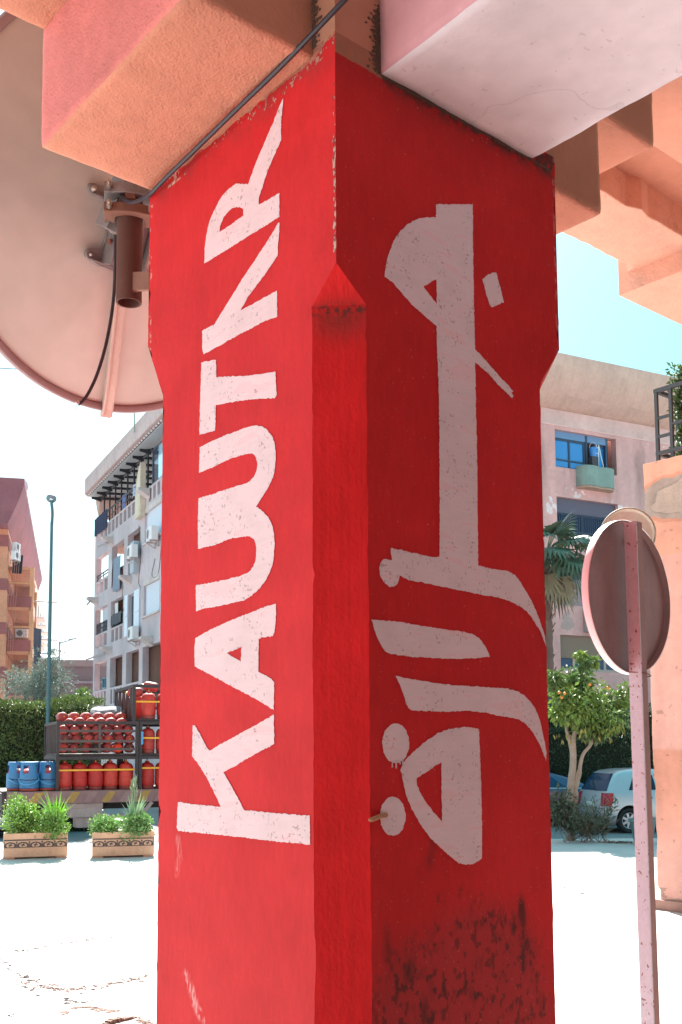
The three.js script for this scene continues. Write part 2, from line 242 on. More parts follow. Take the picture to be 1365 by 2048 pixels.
// ---------------------------------------------------------------- the red pillar
{
  const A = 0.915, B = 0.864, C = 0.0957, TOP = EYE + 1.775;
  const hN = [EYE + 1.175, EYE + 1.096], hL = [EYE + 1.249, EYE + 1.063], hR = [EYE + 1.173, EYE + 1.046];
  const pillar = thing('red_pillar', 'square red painted pillar with chamfered corners and white lettering', 'pillar', [PX, 0, PZ], PTURN);
  const edgy = (h, s) => 0.005 * (vnoise(h * 9, s, 3) - 0.5) + 0.004 * (vnoise(h * 33, s, 4) - 0.5) + 0.0035 * (vnoise(h * 110, s, 5) - 0.5) - 0.012 * smooth(vnoise(h * 15, s, 6), 0.86, 1);
  // a planar face built in rows between its two hand-made arrises
  function face(xl, xr, h0, h1, to3, normal, cols = 10) {
    const n = Math.ceil((h1 - h0) / 0.02), pos = [], nor = [], uv = [], idx = [];
    for (let j = 0; j <= n; j++) { const h = lerp(h0, h1, j / n), L = xl(h), Rr = xr(h); for (let i = 0; i <= cols; i++) { const a = lerp(L, Rr, i / cols), p = to3(a, h); pos.push(p.x, p.y, p.z); nor.push(normal.x, normal.y, normal.z); uv.push(a, h); } }
    const w = cols + 1, A = to3(xl(h0), h0), Bq = to3(xr(h0), h0), Cq = to3(xl(h0 + 0.5 * (h1 - h0)), h0 + 0.5 * (h1 - h0)), flip = Bq.clone().sub(A).cross(Cq.clone().sub(A)).dot(normal) < 0;
    for (let j = 0; j < n; j++) for (let i = 0; i < cols; i++) { const q = j * w + i; flip ? idx.push(q, q + w, q + 1, q + 1, q + w, q + w + 1) : idx.push(q, q + 1, q + w, q + 1, q + w + 1, q + w); }
    const g = new THREE.BufferGeometry(); g.setAttribute('position', new THREE.Float32BufferAttribute(pos, 3)); g.setAttribute('normal', new THREE.Float32BufferAttribute(nor, 3)); g.setAttribute('uv', new THREE.Float32BufferAttribute(uv, 2)); g.setIndex(idx); const o = g.toNonIndexed(); o.userData.keepUV = true; return o;
  }
  const ramp = (h, far, S) => h >= far[0] ? S : h <= far[1] ? S - C : lerp(S - C, S, (h - far[1]) / (far[0] - far[1]));
  const nearX = (seed) => (h) => h >= hN[0] ? 0 : (h <= hN[1] ? C : C * (hN[0] - h) / (hN[0] - hN[1])) + 0.6 * edgy(h, seed) * clamp((hN[0] - h) / 0.05, 0, 1);
  const farX = (far, S, seed) => (h) => ramp(h, far, S) + edgy(h, seed);
  // paint: brushed red, faded rubs, chips along the arrises, soot and damp marks low on the right face
  const RED = [0.62, 0.016, 0.021], SALMON = [0.50, 0.235, 0.155];
  const blob = (x, y, cx, cy, rx, ry) => { const d = ((x - cx) / rx) ** 2 + ((y - cy) / ry) ** 2; return Math.exp(-d); };
  function redAt(a, h, s) {
    const n = fbm(a * 5, h * 5, 4, s), f = fbm(a * 90, h * 26, 3, s + 4), lap = fbm(a * 2.5 + 0.6 * n, h * 9, 3, s + 9), m = 0.86 + 0.22 * (n - 0.5) + 0.16 * (f - 0.5) + 0.16 * (lap - 0.5);
    return [RED[0] * m, RED[1] * (m + 0.5 * (n - 0.5)), RED[2] * (m + 0.4 * (n - 0.5))];
  }
  const mix = (c, d, k) => [lerp(c[0], d[0], k), lerp(c[1], d[1], k), lerp(c[2], d[2], k)];
  const TW = 640, TH = 2048, SPAN = 3.45;
  const pts = (list, left) => list.map(([x, y]) => onFace(x, y, left));
  const rubs = pts([[372, 1950], [383, 1980], [395, 2020], [404, 2036], [357, 1680], [360, 1710], [354, 1745]], true);
  const leftTex = tex(TW, TH, (u, v) => {
    const a = u * 1.0, h = v * SPAN; let c = redAt(a, h, 11);
    const top = TOP - 0.026 + 0.02 * (1 - smooth(a, 0, 0.09)) + 0.014 * (fbm(a * 22, 3, 3, 8) - 0.5);
    const edge = fbm(a * 60, h * 60, 3, 77);
    if (h > top + 0.01 * (edge - 0.5)) c = SALMON.map((k) => k * (0.85 + 0.3 * edge));
    const chip = fbm(a * 120, h * 105, 4, 15), chipA = fbm(a * 9, h * 9, 3, 16);
    if (a < 0.003 + 0.012 * edge && h > 2.8 && chip + chipA > 1.06) c = chip + chipA > 1.12 ? [0.45, 0.33, 0.28] : [0.12, 0.03, 0.03];
    if (h > top - 0.03 * fbm(a * 9, 2, 3, 4) - 0.012 && h < top + 0.05 && chip + 0.6 * chipA > 0.90) c = chip + 0.6 * chipA > 0.95 ? [0.5, 0.30, 0.24] : mix(c, [0.10, 0.04, 0.035], 0.6); c = mix(c, [0.2, 0.03, 0.03], 0.45 * smooth(h, top - 0.10, top) * smooth(fbm(a * 12, h * 12, 4, 6), 0.4, 0.7));
    if (a > 0.895 && edge > 0.66) c = mix(c, [0.52, 0.3, 0.24], 0.7);
    let r = 0; for (let i = 0; i + 1 < rubs.length; i++) { if (i === 3) continue; const p = rubs[i], q = rubs[i + 1], t = clamp(((a - p[0]) * (q[0] - p[0]) + (h - p[1]) * (q[1] - p[1])) / ((q[0] - p[0]) ** 2 + (q[1] - p[1]) ** 2), 0, 1), dd = Math.hypot(a - lerp(p[0], q[0], t), h - lerp(p[1], q[1], t)); r = Math.max(r, (i < 3 ? 0.62 : 0.22) * (1 - smooth(dd + 0.012 * (fbm(a * 60, h * 40, 3, 2) - 0.5), 0.003, 0.021))); }
    c = mix(c, [0.74, 0.42, 0.42], clamp(r * 1.5 * smooth(fbm(a * 150, h * 50, 3, 5), 0.25, 0.75), 0, 0.6));
    return c;
  }, { clampEdge: true, ry: 1 / SPAN });
  const streaks = [[[862, 1655], [866, 1690], [860, 1720]], [[1043, 1812], [1046, 1835], [1050, 1880], [1048, 1925]], [[775, 1870], [776, 1905]], [[850, 2012], [848, 2040]], [[818, 1930], [816, 1950]]].map((l) => pts(l, false));
  const smuds = pts([[960, 1800], [925, 1785], [880, 1800], [1015, 1893], [1005, 1960], [895, 1975], [862, 2000], [1040, 1896], [870, 1858], [860, 1895], [980, 1840], [1030, 1850], [905, 1985], [950, 1990], [985, 2000], [930, 2035], [1025, 2010], [860, 2030], [800, 1960], [1068, 1960]], false);
  const arch = onFace(940, 1990, false);
  const rightTex = tex(TW, TH, (u, v) => {
    const a = u * 1.0, h = v * SPAN; let c = redAt(a, h, 31);
    const e = fbm(a * 60, h * 60, 3, 99), big = fbm(a * 7, h * 7, 4, 55);
    const top = TOP - 0.055 - 0.012 * smooth(a, 0.1, 0.3);
    if (a < 0.17 && h > top + 0.004 * (e - 0.5)) c = [0.42 * (0.8 + 0.4 * e), 0.235, 0.155];
    // damp and soot: a domed patch low down, ragged flecks in it
    const dome = smooth(0.36 - Math.hypot((a - arch[0]) * 0.95, (h - arch[1] + 0.13) * 1.0) + 0.1 * (big - 0.5), -0.06, 0.10);
    const fleck = fbm(a * 75, h * 55, 4, 63), fleck2 = fbm(a * 34, h * 20, 4, 64);
    c = mix(c, [0.36, 0.030, 0.038], dome * 0.7);
    const near = smooth(1.42 - h, 0, 0.45);
    let k = dome * (smooth(fleck, 0.57, 0.69) * 0.55 + smooth(fleck2, 0.56, 0.74) * 0.28 + 0.12 * big) + near * 0.12 * big * smooth(0.5 - a, 0, 0.4);
    streaks.forEach((l, i) => l.forEach((p, j) => { k += (i === 1 ? (j < 2 ? 0.95 : 0.5) : 0.42) * blob(a, h, p[0], p[1], 0.014, 0.026) * (0.5 + fbm(a * 80, h * 30, 3, 70)); }));
    smuds.forEach((p) => { k += 0.6 * blob(a, h, p[0], p[1], 0.016, 0.016) * smooth(fleck, 0.38, 0.6); });
    c = mix(c, [0.05, 0.014, 0.014], clamp(k, 0, 0.85));
    const dirt = smooth(h, TOP - 0.10, TOP - 0.045) * smooth(a, 0.1, 0.2); c = mix(c, [0.05, 0.03, 0.028], clamp(dirt * smooth(e + 0.2 * big, 0.42, 0.66), 0, 0.9));
    const band = smooth(h, TOP - 0.2, TOP - 0.06); c = mix(c, [0.20, 0.025, 0.022], band * 0.5 * big);
    if (fbm(a * 210, h * 160, 2, 88) > 0.86) c = mix(c, [0.55, 0.25, 0.22], 0.35);
    if (a > 0.852 && e > 0.6) c = mix(c, [0.6, 0.3, 0.3], 0.4);
    return c;
  }, { clampEdge: true, ry: 1 / SPAN });
  const chamTex = tex(128, TH, (u, v) => { const h = v * SPAN, line = vnoise(u * 26, h * 1.4, 53); let c = redAt(u * 0.2 + 4, h, 51).map((e, i) => e * (i ? 0.75 : 1.16) * (1 + 0.16 * (line - 0.5))); const k = blob(u, h, 0.5, hN[1] - 0.012, 0.5, 0.014) * smooth(fbm(u * 14, h * 90, 3, 52), 0.4, 0.6) + 0.55 * blob(u, h, 0.5, hN[1] - 0.04, 0.6, 0.05); return mix(c, [0.05, 0.028, 0.022], clamp(k, 0, 0.85)); }, { clampEdge: true, rx: 7, ry: 1 / SPAN });  // red raised on the chamfer to imitate the extra light it catches
  const brush = tex(512, 512, (u, v) => 0.42 * fbm(u * 60, v * 34, 3, 3, 0) + 0.34 * fbm(u * 18, v * 14, 3, 6, 0) + 0.6 * fbm(u * 4, v * 4, 3, 8, 4), { srgb: false });
  const paint = (map, bump, size) => new THREE.MeshPhysicalMaterial({ map, roughness: 0.72, specularIntensity: 0.55, bumpMap: again(brush, 1 / size), bumpScale: bump });
  mk('painted_face', face(nearX(0), farX(hL, A, 3), -0.05, TOP, (a, h) => V(a, h, 0), V(0, 0, -1)), paint(leftTex, 0.0011, 0.36), pillar, 'sunlit-side red face with tall white Latin lettering');
  mk('painted_face', face(nearX(7), farX(hR, B, 10), -0.05, TOP, (a, h) => V(0, h, a), V(-1, 0, 0)), paint(rightTex, 0.0011, 0.36), pillar, 'shaded dark red face with white Arabic-style lettering');
  // the near chamfer: an upright strip and the stop that runs out to a point above it
  const S2 = Math.SQRT1_2;
  const CW = C * Math.SQRT2, across = (a, h) => { const p = nearX(0)(h), q = nearX(7)(h), t = a / CW; return V(lerp(p, 0, t), h, lerp(0, q, t)); };
  const tn = V(-(hN[0] - hN[1]), -C, -(hN[0] - hN[1])).normalize();
  const strip = face(() => 0, () => CW, -0.05, hN[1], across, V(-S2, 0, -S2), 6), stop = face(() => 0, () => CW, hN[1], hN[0], across, tn, 6);
  { const P = stop.attributes.position, U = stop.attributes.uv; for (let i = 0; i < P.count; i++) U.setX(i, (P.getZ(i) - P.getX(i)) * S2 + CW / 2); }
  mk('chamfer', [strip, stop], paint(chamTex, 0.0022, 0.3), pillar);
  const back = [];
  const q4 = (a, b, c, d) => { const g = new THREE.BufferGeometry(); g.setAttribute('position', new THREE.Float32BufferAttribute([...a, ...b, ...c, ...a, ...c, ...d], 3)); g.computeVertexNormals(); return g; };
  const t3 = (a, b, c) => { const g = new THREE.BufferGeometry(); g.setAttribute('position', new THREE.Float32BufferAttribute([...a, ...b, ...c], 3)); g.computeVertexNormals(); return g; };
  back.push(q4([A, hL[0], 0], [A, TOP, 0], [A, TOP, B], [A, hR[0], B]), q4([0, hR[0], B], [A, hR[0], B], [A, TOP, B], [0, TOP, B]));
  back.push(q4([A - C, -0.05, 0], [A - C, hL[1], 0], [A, hL[1], C], [A, -0.05, C]), t3([A - C, hL[1], 0], [A, hL[0], 0], [A, hL[1], C]));
  back.push(q4([0, -0.05, B - C], [C, -0.05, B], [C, hR[1], B], [0, hR[1], B - C]), t3([0, hR[1], B - C], [C, hR[1], B], [0, hR[0], B]));
  back.push(q4([A, -0.05, C], [A, hL[1], C], [A, hR[1], B - C], [A, -0.05, B - C]), q4([A, hL[1], C], [A, hL[0], 0], [A, hR[0], B], [A, hR[1], B - C]), q4([C, -0.05, B], [A - C, -0.05, B], [A - C, hR[1], B], [C, hR[1], B]), q4([C, hR[1], B], [A - C, hR[1], B], [A, hR[0], B], [0, hR[0], B]));
  mk('shaft', back, stucco(0.52, 0.022, 0.026), pillar);

  // ---- lettering: flat coats of white paint on the two faces
  const letterTex = tex(1024, 1024, (u, v) => { const a = fbm(u * 10, v * 10, 4, 12, 10), s = fbm(u * 150, v * 150, 2, 14, 150), g = fbm(u * 24, v * 24, 3, 19, 24); let k = 0.90 + 0.16 * (a - 0.5); const sp = smooth(s, 0.68, 0.80) * smooth(g, 0.42, 0.62), br = fbm(u * 9, v * 70, 3, 29, 0 || 630); k *= 1 - 0.42 * sp; k *= 0.95 + 0.11 * (br - 0.5); const thin = smooth(br + 0.8 * (a - 0.5), 0.66, 0.84) * 0.11; return [k * (1 - 0.1 * thin), k * (0.955 - 0.05 * sp - thin), k * (0.96 - 0.06 * sp - thin)]; });
  const white = new THREE.MeshStandardMaterial({ color: col(0.84, 0.66, 0.70), roughness: 0.7, map: again(letterTex, 1 / 0.9), bumpMap: again(brush, 1 / 0.36), bumpScale: 0.0011 });
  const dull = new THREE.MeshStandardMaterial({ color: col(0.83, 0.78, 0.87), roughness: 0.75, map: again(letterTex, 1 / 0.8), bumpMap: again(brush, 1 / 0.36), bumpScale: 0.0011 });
  let sd = 0;
  function outline(list, [ox, oy, k], left, rough = 0.0021) {      // surveyed corners -> outline on the face, brush-wobbled
    const p = list.map(([x, y]) => onFace(ox + x / k, oy + y / k, left)), out = [];
    p.forEach((a, i) => { const b = p[(i + 1) % p.length], L = Math.hypot(b[0] - a[0], b[1] - a[1]), n = Math.max(1, Math.round(L / 0.005)); for (let j = 0; j < n; j++) { const t = j / n, w = j ? 1 : 0.4; out.push(new THREE.Vector2(lerp(a[0], b[0], t) + w * rough * (fbm(t * L * 180, i, 2, sd) - 0.5) * 2, lerp(a[1], b[1], t) + w * rough * (fbm(t * L * 180, i + 40, 2, sd) - 0.5) * 2)); } });
    sd += 7; return out;
  }
  function letter(list, frame, left, holes = [], extra = []) {
    const geos = [[list, holes], ...extra.map((e) => [e, []])].map(([o, hs]) => {
      const s = new THREE.Shape(outline(o, frame, left)); hs.forEach((h) => s.holes.push(new THREE.Path(outline(h, frame, left))));
      const g = new THREE.ShapeGeometry(s), P = g.attributes.position, N = g.attributes.normal; 
      for (let i = 0; i < P.count; i++) { const a = P.getX(i), h = P.getY(i); if (left) { P.setXYZ(i, a, h, -0.0016); N.setXYZ(i, 0, 0, -1); } else { P.setXYZ(i, -0.0016, h, a); N.setXYZ(i, -1, 0, 0); } }
      if (left) { const id = g.index.array; for (let i = 0; i < id.length; i += 3) [id[i], id[i + 1]] = [id[i + 1], id[i]]; }
      const uv = []; for (let i = 0; i < P.count; i++) uv.push(left ? P.getX(i) : P.getZ(i), P.getY(i)); g.setAttribute('uv', new THREE.Float32BufferAttribute(uv, 2)); g.userData.keepUV = true; return g;
    });
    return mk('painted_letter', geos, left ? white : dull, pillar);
  }
  const F1 = [280, 100, 2.56], F2 = [300, 800, 2.844], F3 = [300, 1350, 2.844];
  letter([[163, 722], [280, 738], [407, 750], [380, 690], [330, 590], [275, 500], [243, 462], [247, 285], [260, 285], [290, 340], [330, 415], [345, 430], [430, 380], [580, 300], [708, 225], [711, 390], [690, 405], [600, 450], [500, 510], [422, 555], [460, 620], [500, 690], [540, 768], [700, 785], [912, 800], [915, 965], [760, 950], [450, 915], [165, 887], [156, 870]], F3, true);
  letter([[720, 1158], [720, 1240], [712, 1320], [700, 1345], [640, 1350], [622, 1360], [620, 1545], [680, 1575], [710, 1605], [711, 1660], [708, 1764], [600, 1697], [470, 1629], [350, 1564], [258, 1515], [256, 1440], [262, 1355], [340, 1310], [460, 1255], [600, 1200], [660, 1175]], F2, true, [[[440, 1440], [523, 1407], [521, 1488]]]);
  letter([[287, 268], [400, 215], [520, 168], [575, 150], [610, 145], [635, 150], [655, 160], [675, 176], [690, 195], [703, 216], [712, 240], [717, 280], [719, 320], [717, 360], [713, 400], [706, 430], [695, 460], [680, 492], [660, 525], [607, 608], [632, 622], [652, 638], [672, 662], [690, 692], [703, 725], [710, 760], [713, 805], [712, 850], [708, 895], [700, 940], [688, 976], [670, 1010], [652, 1042], [630, 1070], [605, 1095], [580, 1115], [540, 1140], [430, 1165], [300, 1190], [267, 1203], [264, 1130], [265, 1055], [400, 1030], [520, 1000], [555, 985], [578, 968], [592, 948], [602, 920], [607, 885], [608, 850], [606, 820], [598, 798], [585, 784], [566, 776], [540, 775], [470, 787], [370, 825], [278, 848], [276, 700], [280, 560], [330, 545], [470, 498], [545, 476], [575, 460], [597, 436], [609, 408], [614, 380], [613, 350], [607, 328], [598, 314], [585, 306], [568, 305], [550, 308], [460, 335], [370, 380], [283, 415]], F2, true);
  letter([[318, 1600], [392, 1585], [394, 1675], [560, 1668], [620, 1660], [697, 1648], [703, 1770], [695, 1783], [560, 1790], [392, 1818], [388, 1950], [308, 1970], [312, 1780]], F1, true);
  letter([[718, 885], [716, 940], [710, 1000], [708, 1055], [640, 1155], [560, 1260], [518, 1335], [610, 1285], [705, 1233], [706, 1365], [640, 1390], [480, 1475], [330, 1560], [322, 1530], [322, 1437], [385, 1405], [440, 1315], [520, 1185], [600, 1065], [680, 940], [712, 885]], F1, true);
  letter([[737, 248], [735, 285], [727, 345], [726, 465], [700, 520], [655, 625], [612, 760], [612, 793], [717, 733], [718, 855], [333, 1095], [335, 1010], [341, 960], [350, 910], [364, 865], [385, 820], [405, 778], [430, 740], [460, 710], [490, 688], [510, 684], [530, 685], [556, 690], [600, 570], [650, 455], [690, 360], [715, 295]], F1, true, [[[410, 935], [412, 910], [418, 890], [430, 862], [445, 840], [462, 822], [480, 810], [498, 805], [515, 805], [528, 812], [533, 825], [532, 850]]]);
  const G4 = [720, 350, 3.329], G5 = [720, 1000, 3.329], G6 = [720, 1300, 3.329], dn = (l) => l.map(([x, y]) => [x, y + 2164]);
  letter([[505, 195], [750, 195], [752, 500], [757, 800], [765, 1160], [830, 1230], [900, 1310], [1020, 1440], [1005, 1450], [1020, 1470], [1010, 1487], [975, 1450], [920, 1400], [860, 1330], [765, 1245], [770, 1500], [778, 1830], ...dn([[782, 100], [785, 435], [880, 460], [930, 465], [970, 470], [1003, 482], [1030, 500], [1057, 532], [1080, 570], [1112, 620], [1140, 670], [1167, 728], [1190, 790], [1212, 850], [1230, 910], [1238, 975], [1215, 910], [1190, 858], [1160, 810], [1132, 770], [1100, 735], [1067, 710], [1030, 690], [988, 670], [940, 655], [800, 630], [680, 605], [550, 578], [420, 550], [330, 537], [290, 520], [262, 500], [260, 522], [255, 540], [247, 557], [235, 570], [220, 578], [205, 580], [187, 574], [170, 560], [153, 542], [140, 520], [131, 495], [128, 470], [129, 445], [135, 420], [143, 405], [155, 395], [175, 393], [200, 398], [212, 400], [203, 340], [205, 320], [300, 340], [440, 372], [480, 380], [528, 380], [530, 0]]), [525, 1500], [510, 1100], [508, 1005], [470, 975], [350, 870], [210, 710], [163, 680], [165, 645], [170, 610], [183, 555], [200, 500], [218, 452], [240, 410], [268, 374], [300, 345], [334, 320], [370, 300], [405, 288], [440, 283], [505, 283]], G4, false, [[[422, 745], [507, 693], [510, 860]]]);
  letter([[813, 695], [850, 665], [895, 650], [908, 655], [930, 740], [958, 850], [935, 855], [882, 882], [865, 870], [840, 800]], G4, false);
  letter([[75, 795], [250, 810], [450, 845], [620, 870], [680, 877], [720, 885], [755, 897], [785, 915], [810, 940], [830, 970], [848, 1005], [863, 1043], [760, 1055], [680, 1058], [540, 1055], [340, 1045], [185, 1020], [165, 1005], [150, 985], [115, 920], [90, 850]], G5, false);
  letter([[235, 170], [290, 185], [440, 210], [620, 235], [860, 248], [920, 250], [970, 255], [1018, 265], [1060, 280], [1098, 307], [1130, 340], [1158, 378], [1180, 420], [1198, 472], [1210, 530], [1228, 605], [1240, 680], [1238, 740], [1228, 710], [1215, 680], [1200, 640], [1180, 600], [1157, 558], [1130, 520], [1097, 488], [1060, 465], [1005, 450], [940, 440], [820, 415], [720, 405], [580, 412], [440, 408], [340, 400], [320, 384], [305, 360], [290, 300], [265, 230]], G6, false);
  letter([[790, 530], [798, 700], [808, 1000], [812, 1200], [808, 1390], [790, 1405], [770, 1415], [740, 1425], [710, 1428], [678, 1425], [650, 1415], [560, 1340], [470, 1255], [400, 1160], [340, 1050], [317, 997], [300, 940], [280, 850], [268, 795], [285, 750], [325, 707], [370, 665], [413, 626], [460, 590], [508, 560], [560, 535], [600, 526], [640, 520], [710, 512], [760, 518], [780, 522]], G6, false, [[[375, 855], [540, 745], [545, 1140], [480, 1070], [445, 1022], [410, 970], [392, 935], [378, 900]]]);
  const oval = (cx, cy, rx, ry) => Array.from({ length: 28 }, (_, i) => [cx + rx * Math.cos(i / 28 * 6.2832) * (1 + 0.03 * Math.sin(i * 2.3)), cy + ry * Math.sin(i / 28 * 6.2832)]);
  const drip = (x, y0, y1, w) => [[x - w, y0], [x + w, y0], [x + w * 0.9, (y0 + y1) / 2], [x + w, y1], [x, y1 + 6], [x - w, y1], [x - w * 0.8, (y0 + y1) / 2]];
  letter(oval(237, 622, 90, 133), G6, false, [], [drip(214, 735, 778, 5), drip(240, 745, 786, 6), drip(283, 715, 765, 5), drip(266, 735, 758, 4)]);
  letter(oval(217, 1107, 86, 130), G6, false);
  // the cut end of a rod left sticking out of the near arris
  { const [v1, h1] = onFace(768, 1630, false), [v0, h0] = onFace(738, 1640, false); mk('rod_stub', [tube([V(-0.006, h1, v1), V(-0.007, h1 - 0.002, lerp(v0, v1, 0.6)), V(-0.008, h0 + 0.004, lerp(v0, v1, 0.3)), V(-0.006, h0, v0)], 0.0058, 14, 7), new THREE.IcosahedronGeometry(0.0066, 1).translate(-0.006, h1, v1), new THREE.IcosahedronGeometry(0.0068, 1).scale(1, 0.8, 1.5).translate(-0.007, h0 + 0.001, v0 + 0.004)], stucco(0.42, 0.25, 0.15, { bump: 0.004, size: 0.08 }), pillar, 'rusty rod end lying against the shaded red face'); }
}

// ---------------------------------------------------------------- the arcade over the pillar
{
  const t = thing('arcade_building', 'salmon stuccoed arcade with stepped brackets above the red pillar', 'building', [PX, 0, PZ], PTURN);
  const sal = stucco(0.50, 0.21, 0.14, { bump: 0.0042, size: 0.28, mott: 1.7 }), pinkish = stucco(0.64, 0.195, 0.18, { bump: 0.004, size: 0.28, mott: 1.5 }), brown = stucco(0.48, 0.25, 0.17, { bump: 0.002 }), whiteP = stucco(0.74, 0.70, 0.77, { bump: 0.0012 }), rosy = stucco(0.66, 0.36, 0.41, { bump: 0.0012 });  // brown is the salmon render toned for its shaded faces
  const E = EYE, U0 = 0.09, U1 = 0.917;
  // stepped brackets either side of the pillar: side profile in v and height, extruded along u, with worn arrises
  function bracket(sgn, v0, label) {
    const y1 = E + 1.757, y2 = E + 2.125;
    const a = v0, b = v0 + sgn * 0.365, c = v0 + sgn * 0.70;
    const lo = (x, y) => Math.min(x, y), hi = (x, y) => Math.max(x, y);
    const s1 = roughBox(U0, U1, y1, y2 + 0.02, lo(v0 - sgn * 0.02, b), hi(v0 - sgn * 0.02, b), 0.010, 0.022, 0.004, 3 + sgn), s2 = roughBox(U0 + 0.002, U1 - 0.002, y2, y2 + 0.6, lo(v0 - sgn * 0.02, c), hi(v0 - sgn * 0.02, c), 0.010, 0.022, 0.004, 9 + sgn), end = sgn > 0 ? 4 : 5;
    const o = mk('bracket', [0, 2, 3, 9 - end].flatMap((k) => [s1[k], s2[k]]).concat(sgn > 0 ? [s1[end], s2[end]] : []), sal, t, label);
    if (sgn < 0) mk('end_face', [s1[end], s2[end]], pinkish, o);
    mk('side_face', [s1[1], s2[1]], brown, o);
  }
  bracket(-1, 0, 'stepped bracket above the sunlit-side face'); bracket(1, 0.864, 'stepped bracket behind the white beam');
  mk('column_head', span(0.0012, 0.9, E + 1.775, E + 3.2, 0.0012, 0.8628), brown, t);
  // the white beam that crosses the walkway from the pillar's right face
  const wbx = roughBox(-2.4, 0.0, E + 1.727, E + 2.7, 0.15, 0.76, 0.006, 0.03, 0.0035, 21);
  const wb = mk('white_beam', [wbx[0], wbx[2], wbx[3], wbx[4], span(-4.6, -2.4, E + 1.727, E + 2.7, 0.15, 0.76)], whiteP, t, 'white painted beam with grey-white underside');
  mk('pink_side', wbx[5], rosy, wb);
  // dirt in the joints around the white beam and the brackets
  { const R = rngOf(71), soot = plain(0.11, 0.075, 0.06, 1), pts = [], lump = (u, v, h, s) => { const n = 9, sh = new THREE.Shape(), an = R() * 6; for (let i = 0; i < n; i++) { const r = s * (0.4 + 1.2 * R()), a = an + i / n * 6.2832; i ? sh.lineTo(Math.cos(a) * r * 1.5, Math.sin(a) * r) : sh.moveTo(Math.cos(a) * r * 1.5, Math.sin(a) * r); } const g = new THREE.ExtrudeGeometry(sh, { depth: 0.0006 + 0.0008 * R(), bevelEnabled: false }); if (v > 0) g.rotateY(-Math.PI / 2); else g.rotateY(Math.PI); pts.push(g.translate(u - (v > 0 ? 0.0002 : 0), h, v - (v > 0 ? 0 : 0.0002))); };
    for (let i = 0; i < 420; i++) { const q = R() * R(); lump(-0.0004, 0.16 + 0.69 * R(), E + 1.726 - 0.022 * q * R(), 0.0035 * (0.25 + R() * (1 - q))); }
    for (let i = 0; i < 320; i++) { const b = R() < 0.5 ? 1.775 : 1.86, h = E + b + (R() + R() - 1) * 0.06; lump(0.0004, 0.148 - 0.05 * R() * R() * R(), h, 0.003 * (0.3 + R())); }
    for (let i = 0; i < 200; i++) lump(0.086 - 0.05 * R() * R() * R(), 0.0, E + 1.775 + 0.17 * R(), 0.003 * (0.3 + R()));
    mk('grime', pts, soot, t).userData.kind = 'stuff'; }
  // main edge beam, soffit and the projecting slab with its chipped lip
  mk('edge_beam', [span(U0 + 0.005, 0.43, E + 2.5, E + 3.6, 1.2, 9), span(U0 + 0.005, 0.43, E + 2.5, E + 3.6, -9, -0.5)], stucco(0.58, 0.27, 0.19), t);
  mk('soffit', [span(0.43, 1.38, E + 2.88, E + 3.3, -9, 9)], sal, t);
  const R = rngOf(17), lip = new THREE.Shape(), L0 = 0.95, L1 = 3.36;
  const rag = (n, u, v0, v1, amp) => Array.from({ length: n }, (_, i) => [lerp(v0, v1, i / (n - 1)), u + amp * (fbm(i * 0.9, u * 10, 3, 8) - 0.5) * 2]);
  const inner = rag(90, 1.0, L0, 9, 0.022), outer = rag(60, 1.37, L0, L1, 0.012).reverse();
  inner.forEach(([v, u], i) => i ? lip.lineTo(v, u) : lip.moveTo(v, u)); lip.lineTo(9, 1.42); lip.lineTo(L1 + 0.02, 1.42); outer.forEach(([v, u]) => lip.lineTo(v, u)); lip.closePath();
  // shape (v, u) laid flat: x -> z, y -> x
  const flat = (g) => { g.applyMatrix4(new THREE.Matrix4().makeBasis(V(0, 0, 1), V(1, 0, 0), V(0, 1, 0))); return g; };
  const lipGeo = flat(new THREE.ExtrudeGeometry(lip, { depth: 0.175, bevelEnabled: true, bevelSize: 0.006, bevelThickness: 0.006, bevelSegments: 2 })); lipGeo.translate(0, E + 2.715, 0);
  const pale = stucco(0.62, 0.33, 0.245, { bump: 0.005, size: 0.6 });
  mk('slab_edge', lipGeo, pale, t, 'projecting slab with a chipped lower edge');
  mk('slab_edge', [span(1.385, 1.5, E + 2.6, E + 3.2, 3.4, 9), span(1.0, 1.385, E + 2.6, E + 2.712, 3.4, 9)], pale, t);
  mk('parapet', span(1.0, 1.4, E + 2.9, E + 4.2, -9, 9), sal, t);
  // ceiling over the walkway and the shop wall at its back, as the building goes on behind the photographer
  mk('ceiling', span(-7, 0.1, E + 3.0, E + 3.3, -9, 9), stucco(0.55, 0.42, 0.38), t);
  mk('back_wall', span(-4.9, -4.6, 0.02, E + 3.0, -9, 9), stucco(0.36, 0.22, 0.19), t); mk('added_side_wall', span(-4.6, -1.1, 0.02, E + 3.0, 3.6, 3.9), stucco(0.24, 0.12, 0.10), t);  // unseen side wall added and back wall darkened to dim the right face
  tag(mk('walkway', span(-4.6, 0.25, 0.0, 0.008, -9, 9).applyMatrix4(new THREE.Matrix4().makeRotationY(PTURN).setPosition(PX, 0, PZ)), stucco(0.27, 0.18, 0.16, { bump: 0.002 })), 'unseen walkway sheet under the arcade, toned dark to dim the right pillar face', 'pavement', null, 'structure');  // unseen floor sheet, toned dark to cut the bounce on the right face
  mk('upper_storey', span(-7.3, 1.3, E + 3.3, E + 10, -9, 9), sal, t);
}

